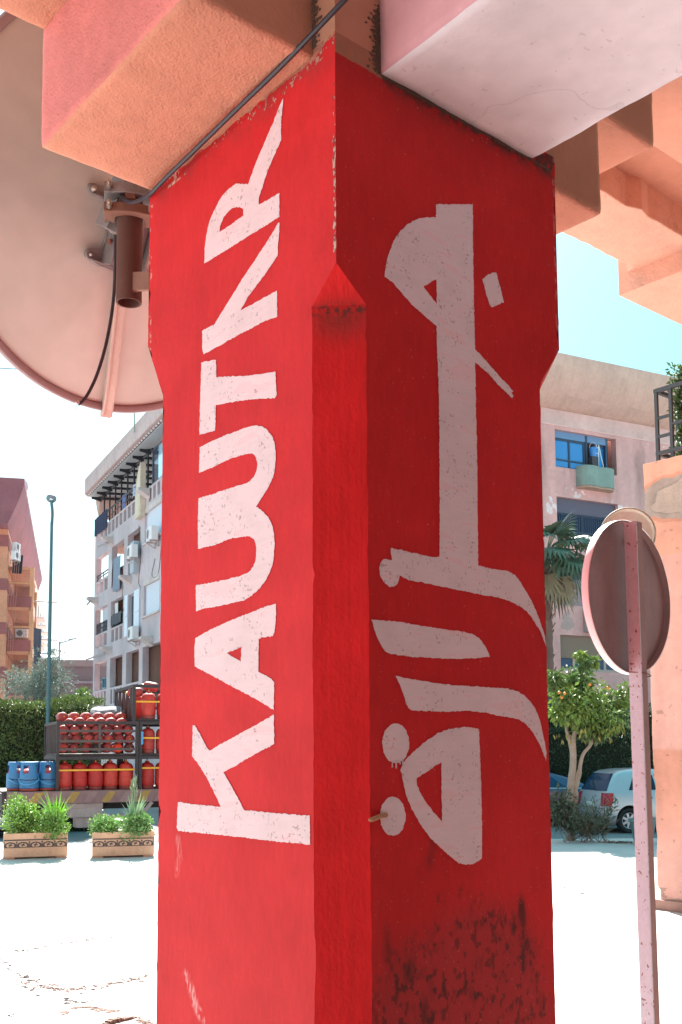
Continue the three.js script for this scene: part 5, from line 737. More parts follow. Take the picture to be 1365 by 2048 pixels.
// ---------------------------------------------------------------- low block at the end of the street
{
  const t = thing('low_purple_block', 'low dusky purple flat-roofed building at the far end of the street', 'building', [gx(128, 78), 0, -78], 0.12), pm = stucco(0.27, 0.205, 0.225, { bump: 0.006, mott: 5 });
  mk('wall', [span(-4, 4.2, 0, 7.9, -8, 0)], pm, t); mk('cornice', [span(-4.1, 4.3, 7.9, 8.4, -8.1, 0.12)], stucco(0.36, 0.27, 0.28), t); mk('ledge', [span(-1.9, 4.22, 6.6, 6.8, 0, 0.2), span(-4.0, 4.2, 4.1, 4.3, 0.001, 0.15)], stucco(0.34, 0.28, 0.33), t);
  const w = windowIn(t, 3.0, 3.8, 6.0, 6.3, 0.05, plain(0.1, 0.09, 0.12, 0.6), glassMat(0.04, 0.04, 0.06, 0.2, 0.2), 2);
  windowIn(t, -2.6, -1.8, 4.5, 7.4, 0.05, plain(0.16, 0.12, 0.14, 0.6), glassMat(0.05, 0.05, 0.08, 0.2, 0.2), 1, 3);
  const d = thing('far_dish', 'tiny pale dish on the roof of the low purple block', 'satellite dish', [gx(110, 78), 8.35, -77]); mk('bowl', lathe([[0.0001, 0], [0.8, 0.2], [0.82, 0.22], [0.0001, 0.03]], 20).rotateX(0.5).translate(0, 0.3, 0), plain(0.6, 0.62, 0.66, 0.5), d); mk('stand', bar(V(0, -0.2, 0), V(0, 0.4, 0), 0.05), plain(0.4, 0.4, 0.42), d);
  // street lamps
  const teal = plain(0.045, 0.115, 0.135, 0.5, 0.2), L = thing('street_lamp', 'tall slender teal street lamp with a flat round head', 'street lamp', [gx(97, 25), 0, -25]), topP = at(105, 1000, 25);
  mk('pole', [bar(V(0, -0.05, 0), V(topP.x - gx(97, 25), topP.y - 0.55, 0), 0.062, 0.036, 12), bar(V(0.0, 0.0, 0), V(0, 1.2, 0), 0.075, 0.07, 12)], teal, L);
  mk('neck', tube([V(topP.x - gx(97, 25) + 0.005, topP.y - 0.62, 0), V(topP.x - gx(97, 25) + 0.01, topP.y - 0.3, 0), V(topP.x - gx(97, 25) - 0.02, topP.y - 0.02, 0.02)], 0.036, 10, 8), teal, L);
  mk('head', lathe([[0.0001, 0.05], [0.06, 0.05], [0.12, 0.03], [0.125, 0], [0.12, -0.025], [0.0001, -0.03]], 28).rotateX(-0.62).translate(topP.x - gx(97, 25) - 0.015, topP.y + 0.03, 0.03), plain(0.10, 0.15, 0.19, 0.5), L);
  mk('lens', lathe([[0.0001, -0.034], [0.045, -0.034], [0.045, -0.03], [0.0001, -0.03]], 4).rotateX(-0.62).translate(topP.x - gx(97, 25) - 0.015, topP.y + 0.03, 0.03), plain(0.6, 0.7, 0.75, 0.3), L);
  const s = thing('arm_lamp', 'small grey street lamp with an outreach arm before the low purple block', 'street lamp', [gx(117, 60), 0, -60]), y1 = at(117, 1283, 60).y; mk('pole', bar(V(0, 0, 0), V(0, y1, 0), 0.07, 0.05, 8), plain(0.32, 0.33, 0.36, 0.5, 0.2), s); mk('arm', bar(V(0, y1 - 0.1, 0), V(0.75, y1 + 0.12, 0), 0.04, 0.03, 6), plain(0.32, 0.33, 0.36, 0.5, 0.2), s); mk('head', box(0.45, 0.06, 0.12, 0.75, y1 + 0.14, 0, 0, 0, 0.12), plain(0.35, 0.36, 0.38, 0.5), s);
  tag(mk('power_line', tube([at(-260, 722, 40), at(-60, 733, 40), at(40, 738, 40), at(330, 742, 40)], 0.022, 20, 5), plain(0.06, 0.12, 0.22, 0.6)), 'blue-black power line behind the rim of the satellite dish', 'cable');
}

// ---------------------------------------------------------------- hedges, shrubs and trees
function hedge(name, label, x0, x1, y1, z0, z1, n, c, size, seed, mat = leafMat, turn = 0, at0 = [0, LOW, 0]) {
  const R = rngOf(seed), t = thing(name, label, 'hedge', at0, turn), L = [];
  for (let i = 0; i < n; i++) {
    const q = R(), x = lerp(x0, x1, R()); let p, d;
    if (q < 0.62) { const y = y1 * Math.pow(R(), 0.8); p = V(x, y, z1 + 0.16 * (fbm(x * 1.3, y * 1.3, 3, seed) - 0.5) * 2 + (R() - 0.8) * 0.12); d = rdir(R).add(V(0, 0.25, 0.9)); }
    else if (q < 0.92) { const z = lerp(z0, z1, R()); p = V(x, y1 + 0.22 * (fbm(x * 1.6, z * 1.6, 3, seed + 1) - 0.5) * 2 + (R() - 0.6) * 0.14, z); d = rdir(R).add(V(0, 1.1, 0)); }
    else { p = V(R() < 0.5 ? x0 : x1, y1 * R(), lerp(z0, z1, R())); d = rdir(R); }
    const k = 0.55 + 0.9 * fbm(p.x * 1.8, p.y * 1.8 + p.z, 3, seed + 5); L.push([p, d, size * (0.7 + 0.7 * R()), tone(R, c, 0.35).map((e) => e * k), R() * 3]);
  }
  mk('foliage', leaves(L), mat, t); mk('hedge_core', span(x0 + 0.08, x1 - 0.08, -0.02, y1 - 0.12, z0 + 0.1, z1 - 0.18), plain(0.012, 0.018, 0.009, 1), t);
  return t;
}
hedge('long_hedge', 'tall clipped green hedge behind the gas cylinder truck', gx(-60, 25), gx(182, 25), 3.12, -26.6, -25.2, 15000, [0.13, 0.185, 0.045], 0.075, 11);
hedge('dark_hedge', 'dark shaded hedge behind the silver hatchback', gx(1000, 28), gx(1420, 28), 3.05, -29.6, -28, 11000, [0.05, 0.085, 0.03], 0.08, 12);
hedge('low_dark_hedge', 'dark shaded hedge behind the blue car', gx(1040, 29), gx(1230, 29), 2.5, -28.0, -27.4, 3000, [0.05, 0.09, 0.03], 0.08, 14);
function crown(R, n, centre, rad, size, c, lump = 9, down = 0.1) {          // leaf clumps through an uneven volume
  const L = [], cl = []; for (let i = 0; i < lump; i++) { const d = rdir(R), k = Math.pow(R(), 0.45) * 0.72; cl.push([V(centre.x + d.x * rad.x * k, centre.y + d.y * rad.y * k, centre.z + d.z * rad.z * k), 0.30 + 0.28 * R(), 0.75 + 0.5 * R()]); }
  for (let i = 0; i < n; i++) { const [q, s, k] = cl[Math.floor(R() * lump)], d = rdir(R), r = Math.pow(R(), 0.38) * s, p = V(q.x + d.x * rad.x * r, q.y + d.y * rad.y * r, q.z + d.z * rad.z * r); L.push([p, d.clone().multiplyScalar(0.8).add(rdir(R).multiplyScalar(0.6)).add(V(0, -down, 0)), size * (0.6 + 0.7 * R()), tone(R, c, 0.3).map((e) => e * k), R() * 3]); }
  return L;
}
{ // silvery shrub, small bright shrubs over the hedge
  const R = rngOf(21), t = thing('olive_shrub', 'silvery grey-green shrub rising above the hedge at left', 'shrub', [gx(80, 28), 0, -28]);
  mk('foliage', leaves([...crown(R, 4200, V(0, 3.45, 0), V(1.0, 1.0, 0.8), 0.10, [0.20, 0.255, 0.22], 22), ...crown(R, 700, V(-0.55, 3.4, 0.1), V(0.5, 0.7, 0.5), 0.10, [0.24, 0.29, 0.25], 8), ...crown(R, 420, V(0.25, 4.15, 0), V(0.35, 0.45, 0.3), 0.09, [0.25, 0.3, 0.26], 6)], { wide: 0.26 }), dullLeafMat, t);
  const st = []; for (let i = 0; i < 9; i++) st.push(tube([V((R() - 0.5) * 0.3, 0, 0), V((R() - 0.5) * 0.8, 1.8, 0), V((R() - 0.5) * 1.6, 3.3 + R() * 0.6, (R() - 0.5) * 0.6)], 0.03, 10, 5)); mk('stem', st, dusty(0.2, 0.16, 0.12), t);
  const s2 = thing('bright_shrub', 'small bright green shrub at the right end of the hedge', 'shrub', [gx(160, 27), 0, -27]);
  mk('foliage', leaves(crown(R, 900, V(0, 2.85, 0), V(0.34, 0.5, 0.3), 0.11, [0.13, 0.22, 0.05], 7), { wide: 0.5 }), leafMat, s2); mk('stem', tube([V(0, 0, 0), V(0.05, 1.5, 0), V(0, 2.8, 0)], 0.03, 10, 5), dusty(0.2, 0.16, 0.12), s2);
}
{ // orange tree
  const R = rngOf(31), c = at(1180, 1425, 18.3), b = at(1148, 1678, 18.3), t = thing('orange_tree', 'small orange tree with a forked pale trunk and a few ripe fruits', 'tree', [b.x, 0, b.z]);
  const rel = (px, py, dz = 0) => { const p = at(px, py, 18.3 + dz); return V(p.x - b.x, p.y, p.z - b.z); }, bark = stucco(0.30, 0.235, 0.19, { bump: 0.012, size: 0.3, mott: 0.5 });
  const limb = (pts, r0, r1) => { const cv = new THREE.CatmullRomCurve3(pts), g = new THREE.TubeGeometry(cv, 24, 1, 9, false), P = g.attributes.position, ctr = V(0, 0, 0); for (let i = 0; i < P.count; i++) { const k = Math.floor(i / 10) / 24; cv.getPointAt(Math.min(1, k), ctr); const rr = lerp(r0, r1, k) * (0.9 + 0.25 * vnoise(i * 0.7, k * 30, 5)); P.setXYZ(i, ctr.x + (P.getX(i) - ctr.x) * rr, ctr.y + (P.getY(i) - ctr.y) * rr, ctr.z + (P.getZ(i) - ctr.z) * rr); } g.computeVertexNormals(); return g; };
  mk('trunk', [limb([rel(1142, 1682), rel(1141, 1620), rel(1142, 1570), rel(1147, 1520), rel(1146, 1485)], 0.085, 0.052), limb([rel(1147, 1520), rel(1141, 1488), rel(1134, 1462), rel(1128, 1430)], 0.045, 0.02), limb([rel(1146, 1487), rel(1150, 1465), rel(1156, 1430), rel(1165, 1390)], 0.045, 0.02), limb([rel(1142, 1606), rel(1156, 1560), rel(1166, 1510), rel(1181, 1490), rel(1200, 1450)], 0.05, 0.02), limb([rel(1142, 1612), rel(1150, 1600), rel(1151, 1560), rel(1158, 1540)], 0.06, 0.03)], bark, t);
  const L = []; const blob = (px, py, rx, ry, n, lump, c2, dz = 0) => L.push(...crown(R, n, rel(px, py, dz), V(rx, ry, rx), 0.105, c2, lump, 0.5));
  const G = [0.18, 0.28, 0.05];
  blob(1180, 1420, 0.62, 0.50, 2400, 22, G); blob(1128, 1410, 0.34, 0.46, 900, 9, G, -0.1); blob(1226, 1425, 0.34, 0.42, 950, 10, [0.11, 0.20, 0.045], 0.1); blob(1155, 1350, 0.28, 0.36, 700, 8, [0.10, 0.19, 0.045]); blob(1165, 1312, 0.14, 0.12, 130, 4, G); blob(1190, 1320, 0.1, 0.16, 110, 3, G); blob(1105, 1360, 0.2, 0.3, 360, 5, [0.13, 0.22, 0.05]); blob(1200, 1465, 0.42, 0.16, 420, 7, [0.085, 0.14, 0.04]); blob(1248, 1400, 0.16, 0.28, 300, 5, [0.15, 0.25, 0.05]);
  for (let i = 0; i < 46; i++) { const p = rel(1105 + R() * 145, 1440 + R() * 40, (R() - 0.7) * 0.8); L.push([p, V(R() - 0.5, -1, R() * 0.5), 0.11, tone(R, [0.30, 0.26, 0.04], 0.3), R()]); }
  mk('crown', leaves(L, { wide: 0.46 }), leafMat, t);
  const or = plain(0.50, 0.17, 0.02, 0.55); for (const [px, py] of [[1180, 1369], [1119, 1385], [1130, 1387], [1124, 1395], [1216, 1376]]) mk('orange', new THREE.SphereGeometry(0.029, 12, 9).translate(...rel(px, py, -0.55).toArray()), or, t);
}
{ // scrubby bush at its foot
  const R = rngOf(41), t = thing('scrub_bush', 'scrubby bush with narrow leaves at the foot of the orange tree', 'bush', [gx(1160, 18), 0, -18]), L = [];
  for (let s = 0; s < 64; s++) { const a = R() * 6.28, ln = 0.35 + 0.55 * R(), lean = 0.3 + 0.6 * R(), o = V((R() - 0.5) * 0.6 + 0.02, 0.02, (R() - 0.5) * 0.4), d = V(Math.cos(a) * lean, 1, Math.sin(a) * lean).normalize(); for (let k = 0; k < 15; k++) { const p = o.clone().addScaledVector(d, ln * (0.2 + 0.8 * k / 15)); L.push([p, d.clone().add(rdir(R).multiplyScalar(0.9)), 0.13, tone(R, [0.075, 0.10, 0.06], 0.4), R() * 3]); } }
  mk('foliage', leaves(L, { wide: 0.2 }), dullLeafMat, t);
  const L2 = crown(R, 800, V(-0.42, 0.48, 0.05), V(0.30, 0.48, 0.3), 0.09, [0.06, 0.085, 0.055], 9); mk('foliage', leaves(L2, { wide: 0.5 }), dullLeafMat, t);
  for (let i = 0; i < 30; i++) mk('twig', bar(V((R() - 0.5) * 0.8, 0, (R() - 0.5) * 0.5), V((R() - 0.5) * 1.2, 0.3 + R() * 0.4, (R() - 0.5) * 0.6), 0.006, 0.003, 4), plain(0.16, 0.12, 0.10), t);
  const litter = []; for (let i = 0; i < 90; i++) litter.push([V(0.25 + R() * 0.5, 0.012, 0.1 + R() * 0.35), rdir(R).multiply(V(1, 0.12, 1)), 0.1, tone(R, [0.16, 0.13, 0.10], 0.4)]); mk('fallen_leaves', leaves(litter, { wide: 0.15 }), dullLeafMat, t).userData.kind = 'stuff';
}
{ // fan palm: fronds of split blades on long stalks
  const R = rngOf(51), D = 30, top = at(1092, 1108, D), b = [gx(1099, D), LOW, -D], t = thing('fan_palm', 'fan palm with drooping fronds in front of the pink block', 'palm tree', b), h = top.y - LOW;
  const prof = []; for (let i = 0; i <= 40; i++) prof.push([0.16 - 0.05 * i / 40 + (i % 2 ? 0.022 : 0), h * i / 40]); const tg = lathe(prof, 14); mk('trunk', tg, stucco(0.16, 0.10, 0.085, { bump: 0.02, size: 0.4 }), t);
  const boots = []; for (let i = 0; i < 60; i++) { const y = h * (0.15 + 0.84 * R()), a = R() * 6.28; boots.push(beam(V(Math.cos(a) * 0.10, y, Math.sin(a) * 0.10), V(Math.cos(a) * 0.23, y + 0.22, Math.sin(a) * 0.23), 0.05, 0.02)); } mk('leaf_base', boots, plain(0.20, 0.13, 0.10, 0.9), t).userData.kind = 'stuff';
  function frond(a, el, ln, fan, droop, c) {
    const d = V(Math.cos(a) * Math.cos(el), Math.sin(el), Math.sin(a) * Math.cos(el)), o = V(0, h - 0.1, 0), e = o.clone().addScaledVector(d, ln).add(V(0, -0.12 * ln, 0)), geos = [tube([o, o.clone().addScaledVector(d, ln * 0.5), e], 0.018, 8, 5)];
    const f = d.clone().add(V(0, -0.35 - droop * 0.4, 0)).normalize(), s = f.clone().cross(V(0, 1, 0)).normalize(), u = s.clone().cross(f).normalize(), n = 22, pos = [];
    for (let i = 0; i < n; i++) { const an = (i / (n - 1) - 0.5) * 3.6, q = f.clone().multiplyScalar(Math.cos(an)).addScaledVector(s, Math.sin(an)).addScaledVector(u, -0.18 * Math.abs(Math.sin(an))).normalize(), w = s.clone().multiplyScalar(Math.cos(an)).addScaledVector(f, -Math.sin(an)).normalize(), L1 = fan * (0.62 + 0.16 * R()), mid = e.clone().addScaledVector(q, L1), tip = mid.clone().addScaledVector(q, fan * 0.34).add(V(0, -droop * fan * (0.25 + 0.2 * R()), 0)), hw = L1 * 0.088; const A = e, B = mid.clone().addScaledVector(w, hw), C2 = mid.clone().addScaledVector(w, -hw).addScaledVector(u, 0.02), T = tip; pos.push(...A.toArray(), ...B.toArray(), ...C2.toArray(), ...B.toArray(), ...T.toArray(), ...C2.toArray()); }
    const g = new THREE.BufferGeometry(); g.setAttribute('position', new THREE.Float32BufferAttribute(pos, 3)); g.computeVertexNormals(); 
    const fr = mk('frond', geos, plain(0.13, 0.15, 0.07, 0.8), t); mk('blade', g, c, fr);
  }
  const green = new THREE.MeshPhysicalMaterial({ color: col(0.085, 0.135, 0.085), roughness: 0.5, transmission: 0.25, thickness: 0, side: THREE.DoubleSide }), dry = new THREE.MeshPhysicalMaterial({ color: col(0.22, 0.19, 0.12), roughness: 0.8, transmission: 0.2, thickness: 0, side: THREE.DoubleSide });
  for (let i = 0; i < 19; i++) frond(i * 2.399 + 0.4, 1.2 - 1.55 * (i / 19), 0.8 + 0.5 * R(), 0.75 + 0.2 * R(), 0.35 + 0.6 * (i / 19), green);
  frond(0.15, 0.55, 1.35, 0.95, 0.5, green); frond(0.4, 0.25, 1.3, 0.9, 0.5, green); frond(-0.5, 0.75, 1.2, 0.8, 0.45, green); frond(0.9, 0.0, 1.0, 0.85, 0.8, green);
  for (let i = 0; i < 6; i++) frond(i * 1.1, -0.75 - 0.3 * R(), 0.8, 0.8, 0.9, dry);
}

// ---------------------------------------------------------------- cars: slices of a rounded body between the ends' profiles
function rr(x0, x1, hw, r, n = 7) { const p = []; [[x1 - r, hw - r, 0], [x0 + r, hw - r, 1], [x0 + r, -hw + r, 2], [x1 - r, -hw + r, 3]].forEach(([cx, cz, q]) => { for (let i = 0; i <= n; i++) { const a = q * Math.PI / 2 + i / n * Math.PI / 2; p.push([cx + r * Math.cos(a), cz + r * Math.sin(a)]); } }); return p; }
const curve = (tab) => (y) => { for (let i = 1; i < tab.length; i++) if (y <= tab[i][0]) { const [a, b] = [tab[i - 1], tab[i]], t = clamp((y - a[0]) / (b[0] - a[0]), 0, 1); return lerp(a[1], b[1], t); } return tab[tab.length - 1][1]; };
function car(name, label, at0, turn, paintM, glassM, P, group) {
  const t = thing(name, label, 'car', at0, turn, group), xr = curve(P.rear), xf = curve(P.front), hw = curve(P.half), ys = P.levels, ring = ys.map((y) => rr(xr(y), xf(y), hw(y), P.round(y))), n = ring[0].length, pos = [], idx = [];
  ring.forEach((r, j) => r.forEach(([x, z]) => pos.push(x, ys[j], z)));
  for (let j = 0; j + 1 < ring.length; j++) for (let i = 0; i < n; i++) { const a = j * n + i, b = j * n + (i + 1) % n; idx.push(a, a + n, b, b, a + n, b + n); }
  const c0 = pos.length / 3; pos.push((xr(ys[0]) + xf(ys[0])) / 2, ys[0], 0); const yT = ys[ys.length - 1]; pos.push((xr(yT) + xf(yT)) / 2, yT + 0.015, 0); const tb = (ring.length - 1) * n;
  for (let i = 0; i < n; i++) { idx.push(c0, i, (i + 1) % n); idx.push(c0 + 1, tb + (i + 1) % n, tb + i); }
  let g = new THREE.BufferGeometry(); g.setAttribute('position', new THREE.Float32BufferAttribute(pos, 3)); g.setIndex(idx); g.computeVertexNormals(); g.setAttribute('uv', new THREE.Float32BufferAttribute(new Float32Array(pos.length / 3 * 2), 2));
  const ev = new Evaluator(); ev.attributes = ['position', 'normal', 'uv']; ev.useGroups = false;
  let B = new Brush(g); B.updateMatrixWorld();
  for (const wx of P.wheels) { const c = new Brush(new THREE.CylinderGeometry(P.wr * 1.17, P.wr * 1.17, 4, 40).rotateX(Math.PI / 2)); c.position.set(wx, P.wr + 0.02, 0); c.updateMatrixWorld(); B = ev.evaluate(B, c, SUBTRACTION); B.updateMatrixWorld(); }
  const bg = toCreasedNormals(B.geometry, 0.55); mk('body', bg, paintM, t);
  mk('underbody', span(xr(0.3) + 0.12, xf(0.3) - 0.12, 0.17, 0.62, -hw(0.4) + 0.22, hw(0.4) - 0.22), plain(0.012, 0.012, 0.013, 0.9), t);
  const tyre = plain(0.018, 0.018, 0.02, 0.85), rim = plain(0.42, 0.42, 0.44, 0.35, 0.7);
  for (const wx of P.wheels) for (const s of [-1, 1]) {
    const z = s * (hw(0.4) - 0.10), w = mk('wheel', lathe([[P.wr * 0.66, -0.085], [P.wr * 0.9, -0.095], [P.wr, -0.07], [P.wr, 0.07], [P.wr * 0.9, 0.095], [P.wr * 0.66, 0.085], [P.wr * 0.66, -0.085]], 32).rotateX(Math.PI / 2).translate(wx, P.wr, z), tyre, t), sp = [lathe([[P.wr * 0.58, 0.06], [P.wr * 0.68, 0.08], [P.wr * 0.68, -0.06], [P.wr * 0.62, -0.06], [P.wr * 0.58, 0.06]], 32).rotateX(Math.PI / 2)];
    for (let k = 0; k < 7; k++) sp.push(box(P.wr * 0.62, 0.055, 0.03, P.wr * 0.32, 0, 0.045).rotateZ(k / 7 * 6.2832)); sp.push(new THREE.CylinderGeometry(0.055, 0.06, 0.05, 16).rotateX(Math.PI / 2).translate(0, 0, 0.045));
    mk('rim', sp.map((q) => { if (s < 0) q.rotateY(Math.PI); return q.translate(wx, P.wr, z); }), rim, w); mk('hub_well', new THREE.CylinderGeometry(P.wr * 0.66, P.wr * 0.66, 0.1, 24).rotateX(Math.PI / 2).translate(wx, P.wr, z), plain(0.02, 0.02, 0.022, 0.9), w);
  }
  // glass: patches lying just proud of the body's own surface
  function sidePatch(name, xs0, xs1, y0, y1, m, s, nn = 8, off = 0.006) { const v = [], id = []; for (let j = 0; j <= nn; j++) { const y = lerp(y0, y1, j / nn); for (let i = 0; i <= nn; i++) { const x = lerp(xs0(y), xs1(y), i / nn), rd = P.round(y), edge = Math.max(0, xr(y) + rd - x, x - (xf(y) - rd)), zz = hw(y) - rd + Math.sqrt(Math.max(0, rd * rd - edge * edge)); v.push(x, y, s * (zz + off)); } } for (let j = 0; j < nn; j++) for (let i = 0; i < nn; i++) { const a = j * (nn + 1) + i; id.push(a, a + 1, a + nn + 1, a + 1, a + nn + 2, a + nn + 1); } const q = new THREE.BufferGeometry(); q.setAttribute('position', new THREE.Float32BufferAttribute(v, 3)); q.setIndex(id); q.computeVertexNormals(); return mk(name, q, m, t); }
  function endPatch(name, zs, y0, y1, m, rear, nn = 10, off = 0.007, z0f) { const v = [], id = []; for (let j = 0; j <= nn; j++) { const y = lerp(y0, y1, j / nn), w = zs(y), lo = z0f ? z0f(y) : -w; for (let i = 0; i <= nn; i++) { const z = lerp(lo, w, i / nn), rd = P.round(y), edge = Math.max(0, Math.abs(z) - (hw(y) - rd)), dx = rd - Math.sqrt(Math.max(0, rd * rd - edge * edge)); v.push(rear ? xr(y) + dx - off : xf(y) - dx + off, y, z); } } for (let j = 0; j < nn; j++) for (let i = 0; i < nn; i++) { const a = j * (nn + 1) + i; id.push(a, a + nn + 1, a + 1, a + 1, a + nn + 1, a + nn + 2); } const q = new THREE.BufferGeometry(); q.setAttribute('position', new THREE.Float32BufferAttribute(v, 3)); q.setIndex(id); q.computeVertexNormals(); return mk(name, q, m, t); }
  P.dress(t, sidePatch, endPatch, { xr, xf, hw });
  return t;
}
const hatch = {
  levels: [0.19, 0.26, 0.34, 0.46, 0.58, 0.70, 0.80, 0.88, 0.93, 0.99, 1.08, 1.18, 1.28, 1.36, 1.42, 1.45, 1.465], wheels: [0.62, 2.98], wr: 0.285,
  rear: [[0.19, 0.10], [0.26, 0.03], [0.4, 0.0], [0.62, 0.03], [0.80, 0.06], [0.93, 0.10], [1.2, 0.25], [1.36, 0.37], [1.43, 0.48], [1.465, 0.75]], front: [[0.19, 3.44], [0.3, 3.52], [0.5, 3.54], [0.7, 3.47], [0.84, 3.30], [0.93, 2.78], [1.08, 2.45], [1.28, 2.05], [1.40, 1.85], [1.465, 1.45]],
  half: [[0.19, 0.70], [0.30, 0.79], [0.6, 0.80], [0.85, 0.785], [0.93, 0.76], [1.2, 0.67], [1.36, 0.60], [1.43, 0.54], [1.465, 0.40]], round: (y) => y < 0.9 ? 0.16 : y < 1.4 ? 0.14 : 0.2,
  dress(t, side, end, { xr, hw }) {
    const g = glassMat(0.015, 0.02, 0.03, 0.05, 0.3), blueG = glassMat(0.02, 0.06, 0.12, 0.08, 0.3), blk = plain(0.02, 0.02, 0.022, 0.6), lamp = plain(0.42, 0.012, 0.03, 0.25);
    const rw = end('rear_window', (y) => hw(y) - 0.085, 0.96, 1.36, blueG, true); mk('wiper', [bar(V(xr(1.0) - 0.03, 0.98, 0.12), V(xr(1.2) - 0.02, 1.20, -0.28), 0.012), bar(V(xr(1.0) - 0.04, 0.98, 0.16), V(xr(1.0) - 0.03, 0.98, 0.08), 0.02)], blk, rw);
    for (const s of [-1, 1]) {
      side('side_window', (y) => 1.42 - 0.2 * (y - 0.95), (y) => 2.42 - 1.25 * Math.max(0, y - 1.0), 0.96, 1.33, g, s); side('side_window', (y) => 0.62 + 0.55 * (y - 0.95), (y) => 1.34 - 0.1 * (y - 0.95), 0.98, 1.32, g, s);
      side('door_seam', () => 1.375, () => 1.387, 0.3, 0.95, blk, s, 6); side('door_seam', (y) => 0.92 - 0.25 * Math.abs(y - 0.7), (y) => 0.932 - 0.25 * Math.abs(y - 0.7), 0.45, 0.95, blk, s, 6); side('door_seam', () => 2.42, () => 2.432, 0.3, 0.92, blk, s, 6);
      mk('door_handle', [rbox(0.16, 0.035, 0.03, 1.12, 0.80, s * (hw(0.8) + 0.012), 0.01), rbox(0.16, 0.035, 0.03, 2.14, 0.80, s * (hw(0.8) + 0.012), 0.01)], blk, t);
      end('tail_lamp', (y) => s > 0 ? hw(y) - 0.005 : -hw(y) + 0.26, 0.62, 0.92, lamp, true, 8, 0.012, (y) => s > 0 ? hw(y) - 0.26 - 0.1 * (y - 0.62) : -hw(y) + 0.005);
      side('tail_lamp', (y) => xr(y) + 0.012, (y) => xr(y) + 0.16 - 0.12 * Math.abs(y - 0.78), 0.62, 0.92, lamp, s, 8, 0.012);
    }
    end('windscreen', (y) => hw(y) - 0.08, 0.97, 1.38, g, false); end('boot_seam', (y) => hw(y) - 0.02, 0.555, 0.567, blk, true); end('bumper_seam', (y) => hw(y) - 0.02, 0.30, 0.33, blk, true);
    const pl = end('number_plate', () => 0.24, 0.60, 0.70, plain(0.6, 0.6, 0.6, 0.5), true, 4, 0.012);
  },
};
const sedan = {
  levels: [0.2, 0.28, 0.38, 0.5, 0.62, 0.76, 0.86, 0.92, 0.97, 1.05, 1.15, 1.25, 1.34, 1.39, 1.415], wheels: [0.85, 3.35], wr: 0.305,
  rear: [[0.2, 0.12], [0.35, 0.02], [0.7, 0.03], [0.88, 0.08], [0.97, 0.30], [1.15, 0.70], [1.3, 1.12], [1.38, 1.5], [1.415, 1.9]], front: [[0.2, 4.22], [0.4, 4.3], [0.62, 4.26], [0.8, 4.05], [0.92, 3.2], [1.05, 2.95], [1.25, 2.5], [1.36, 2.25], [1.415, 2.0]],
  half: [[0.2, 0.74], [0.35, 0.83], [0.7, 0.85], [0.92, 0.81], [1.2, 0.68], [1.36, 0.58], [1.415, 0.40]], round: (y) => y < 0.94 ? 0.18 : 0.16,
  dress(t, side, end, { xr, hw }) {
    const g = glassMat(0.02, 0.05, 0.10, 0.06, 0.5), blk = plain(0.02, 0.02, 0.022, 0.6);
    for (const s of [-1, 1]) { side('side_window', (y) => 1.95 - 0.1 * (y - 0.95), (y) => 2.95 - 1.5 * (y - 0.97), 0.97, 1.30, g, s); side('side_window', (y) => 0.95 + 1.4 * (y - 0.97), (y) => 1.88 - 0.05 * (y - 0.97), 0.97, 1.30, g, s); side('door_seam', () => 1.9, () => 1.912, 0.35, 0.95, blk, s, 6); side('waist_trim', (y) => 0.5, (y) => 3.2, 0.945, 0.965, plain(0.5, 0.5, 0.52, 0.3, 0.6), s, 8); side('tail_lamp', (y) => xr(y) + 0.02, (y) => xr(y) + 0.22, 0.7, 0.88, plain(0.35, 0.012, 0.025, 0.3), s, 6, 0.012); mk('door_handle', [rbox(0.17, 0.035, 0.03, 1.55, 0.82, s * (hw(0.82) + 0.012), 0.01), rbox(0.17, 0.035, 0.03, 2.6, 0.82, s * (hw(0.82) + 0.012), 0.01)], plain(0.4, 0.4, 0.45, 0.3, 0.5), t); }
    end('rear_window', (y) => hw(y) - 0.1, 1.0, 1.36, g, true); end('windscreen', (y) => hw(y) - 0.1, 1.0, 1.36, g, false);
  },
};
const silver = new THREE.MeshPhysicalMaterial({ color: col(0.42, 0.43, 0.46), metalness: 0.55, roughness: 0.38, clearcoat: 0.6, clearcoatRoughness: 0.12 }), navy = new THREE.MeshPhysicalMaterial({ color: col(0.045, 0.065, 0.14), metalness: 0.35, roughness: 0.35, clearcoat: 0.7, clearcoatRoughness: 0.1 }), pearl = new THREE.MeshPhysicalMaterial({ color: col(0.50, 0.50, 0.53), metalness: 0.35, roughness: 0.35, clearcoat: 0.6, clearcoatRoughness: 0.12 });
{
    car('hatchback_car', 'silver hatchback with a bluish tail parked behind the orange tree', [gx(1170, 24.6), LOW + 0.006, -24.5], 0.22, silver, null, hatch);
  car('saloon_car', 'dark blue saloon parked in the shade behind the tree trunk', [gx(1198, 26.5), LOW + 0.006, -26.6], Math.PI - 0.10, navy, null, sedan);
  car('grey_saloon_car', 'grey saloon with dark blue windows cut by the left edge of the view', [gx(66, 25), LOW + 0.006, -24.2], Math.PI + 0.12, pearl, null, sedan);
  // teal flower pot in front of the hatchback
  const fp = thing('flower_pot', 'tapered teal flower pot half hidden by the sign post', 'flower pot', [gx(1277, 17.6), 0, -17.6]); mk('pot', lathe([[0.0001, 0], [0.135, 0], [0.15, 0.02], [0.215, 0.36], [0.235, 0.365], [0.235, 0.415], [0.205, 0.415], [0.195, 0.36], [0.0001, 0.34]], 28), dusty(0.11, 0.18, 0.185, 0.7), fp); mk('soil', new THREE.CylinderGeometry(0.195, 0.19, 0.02, 20).translate(0, 0.355, 0), plain(0.06, 0.045, 0.035, 1), fp);
}

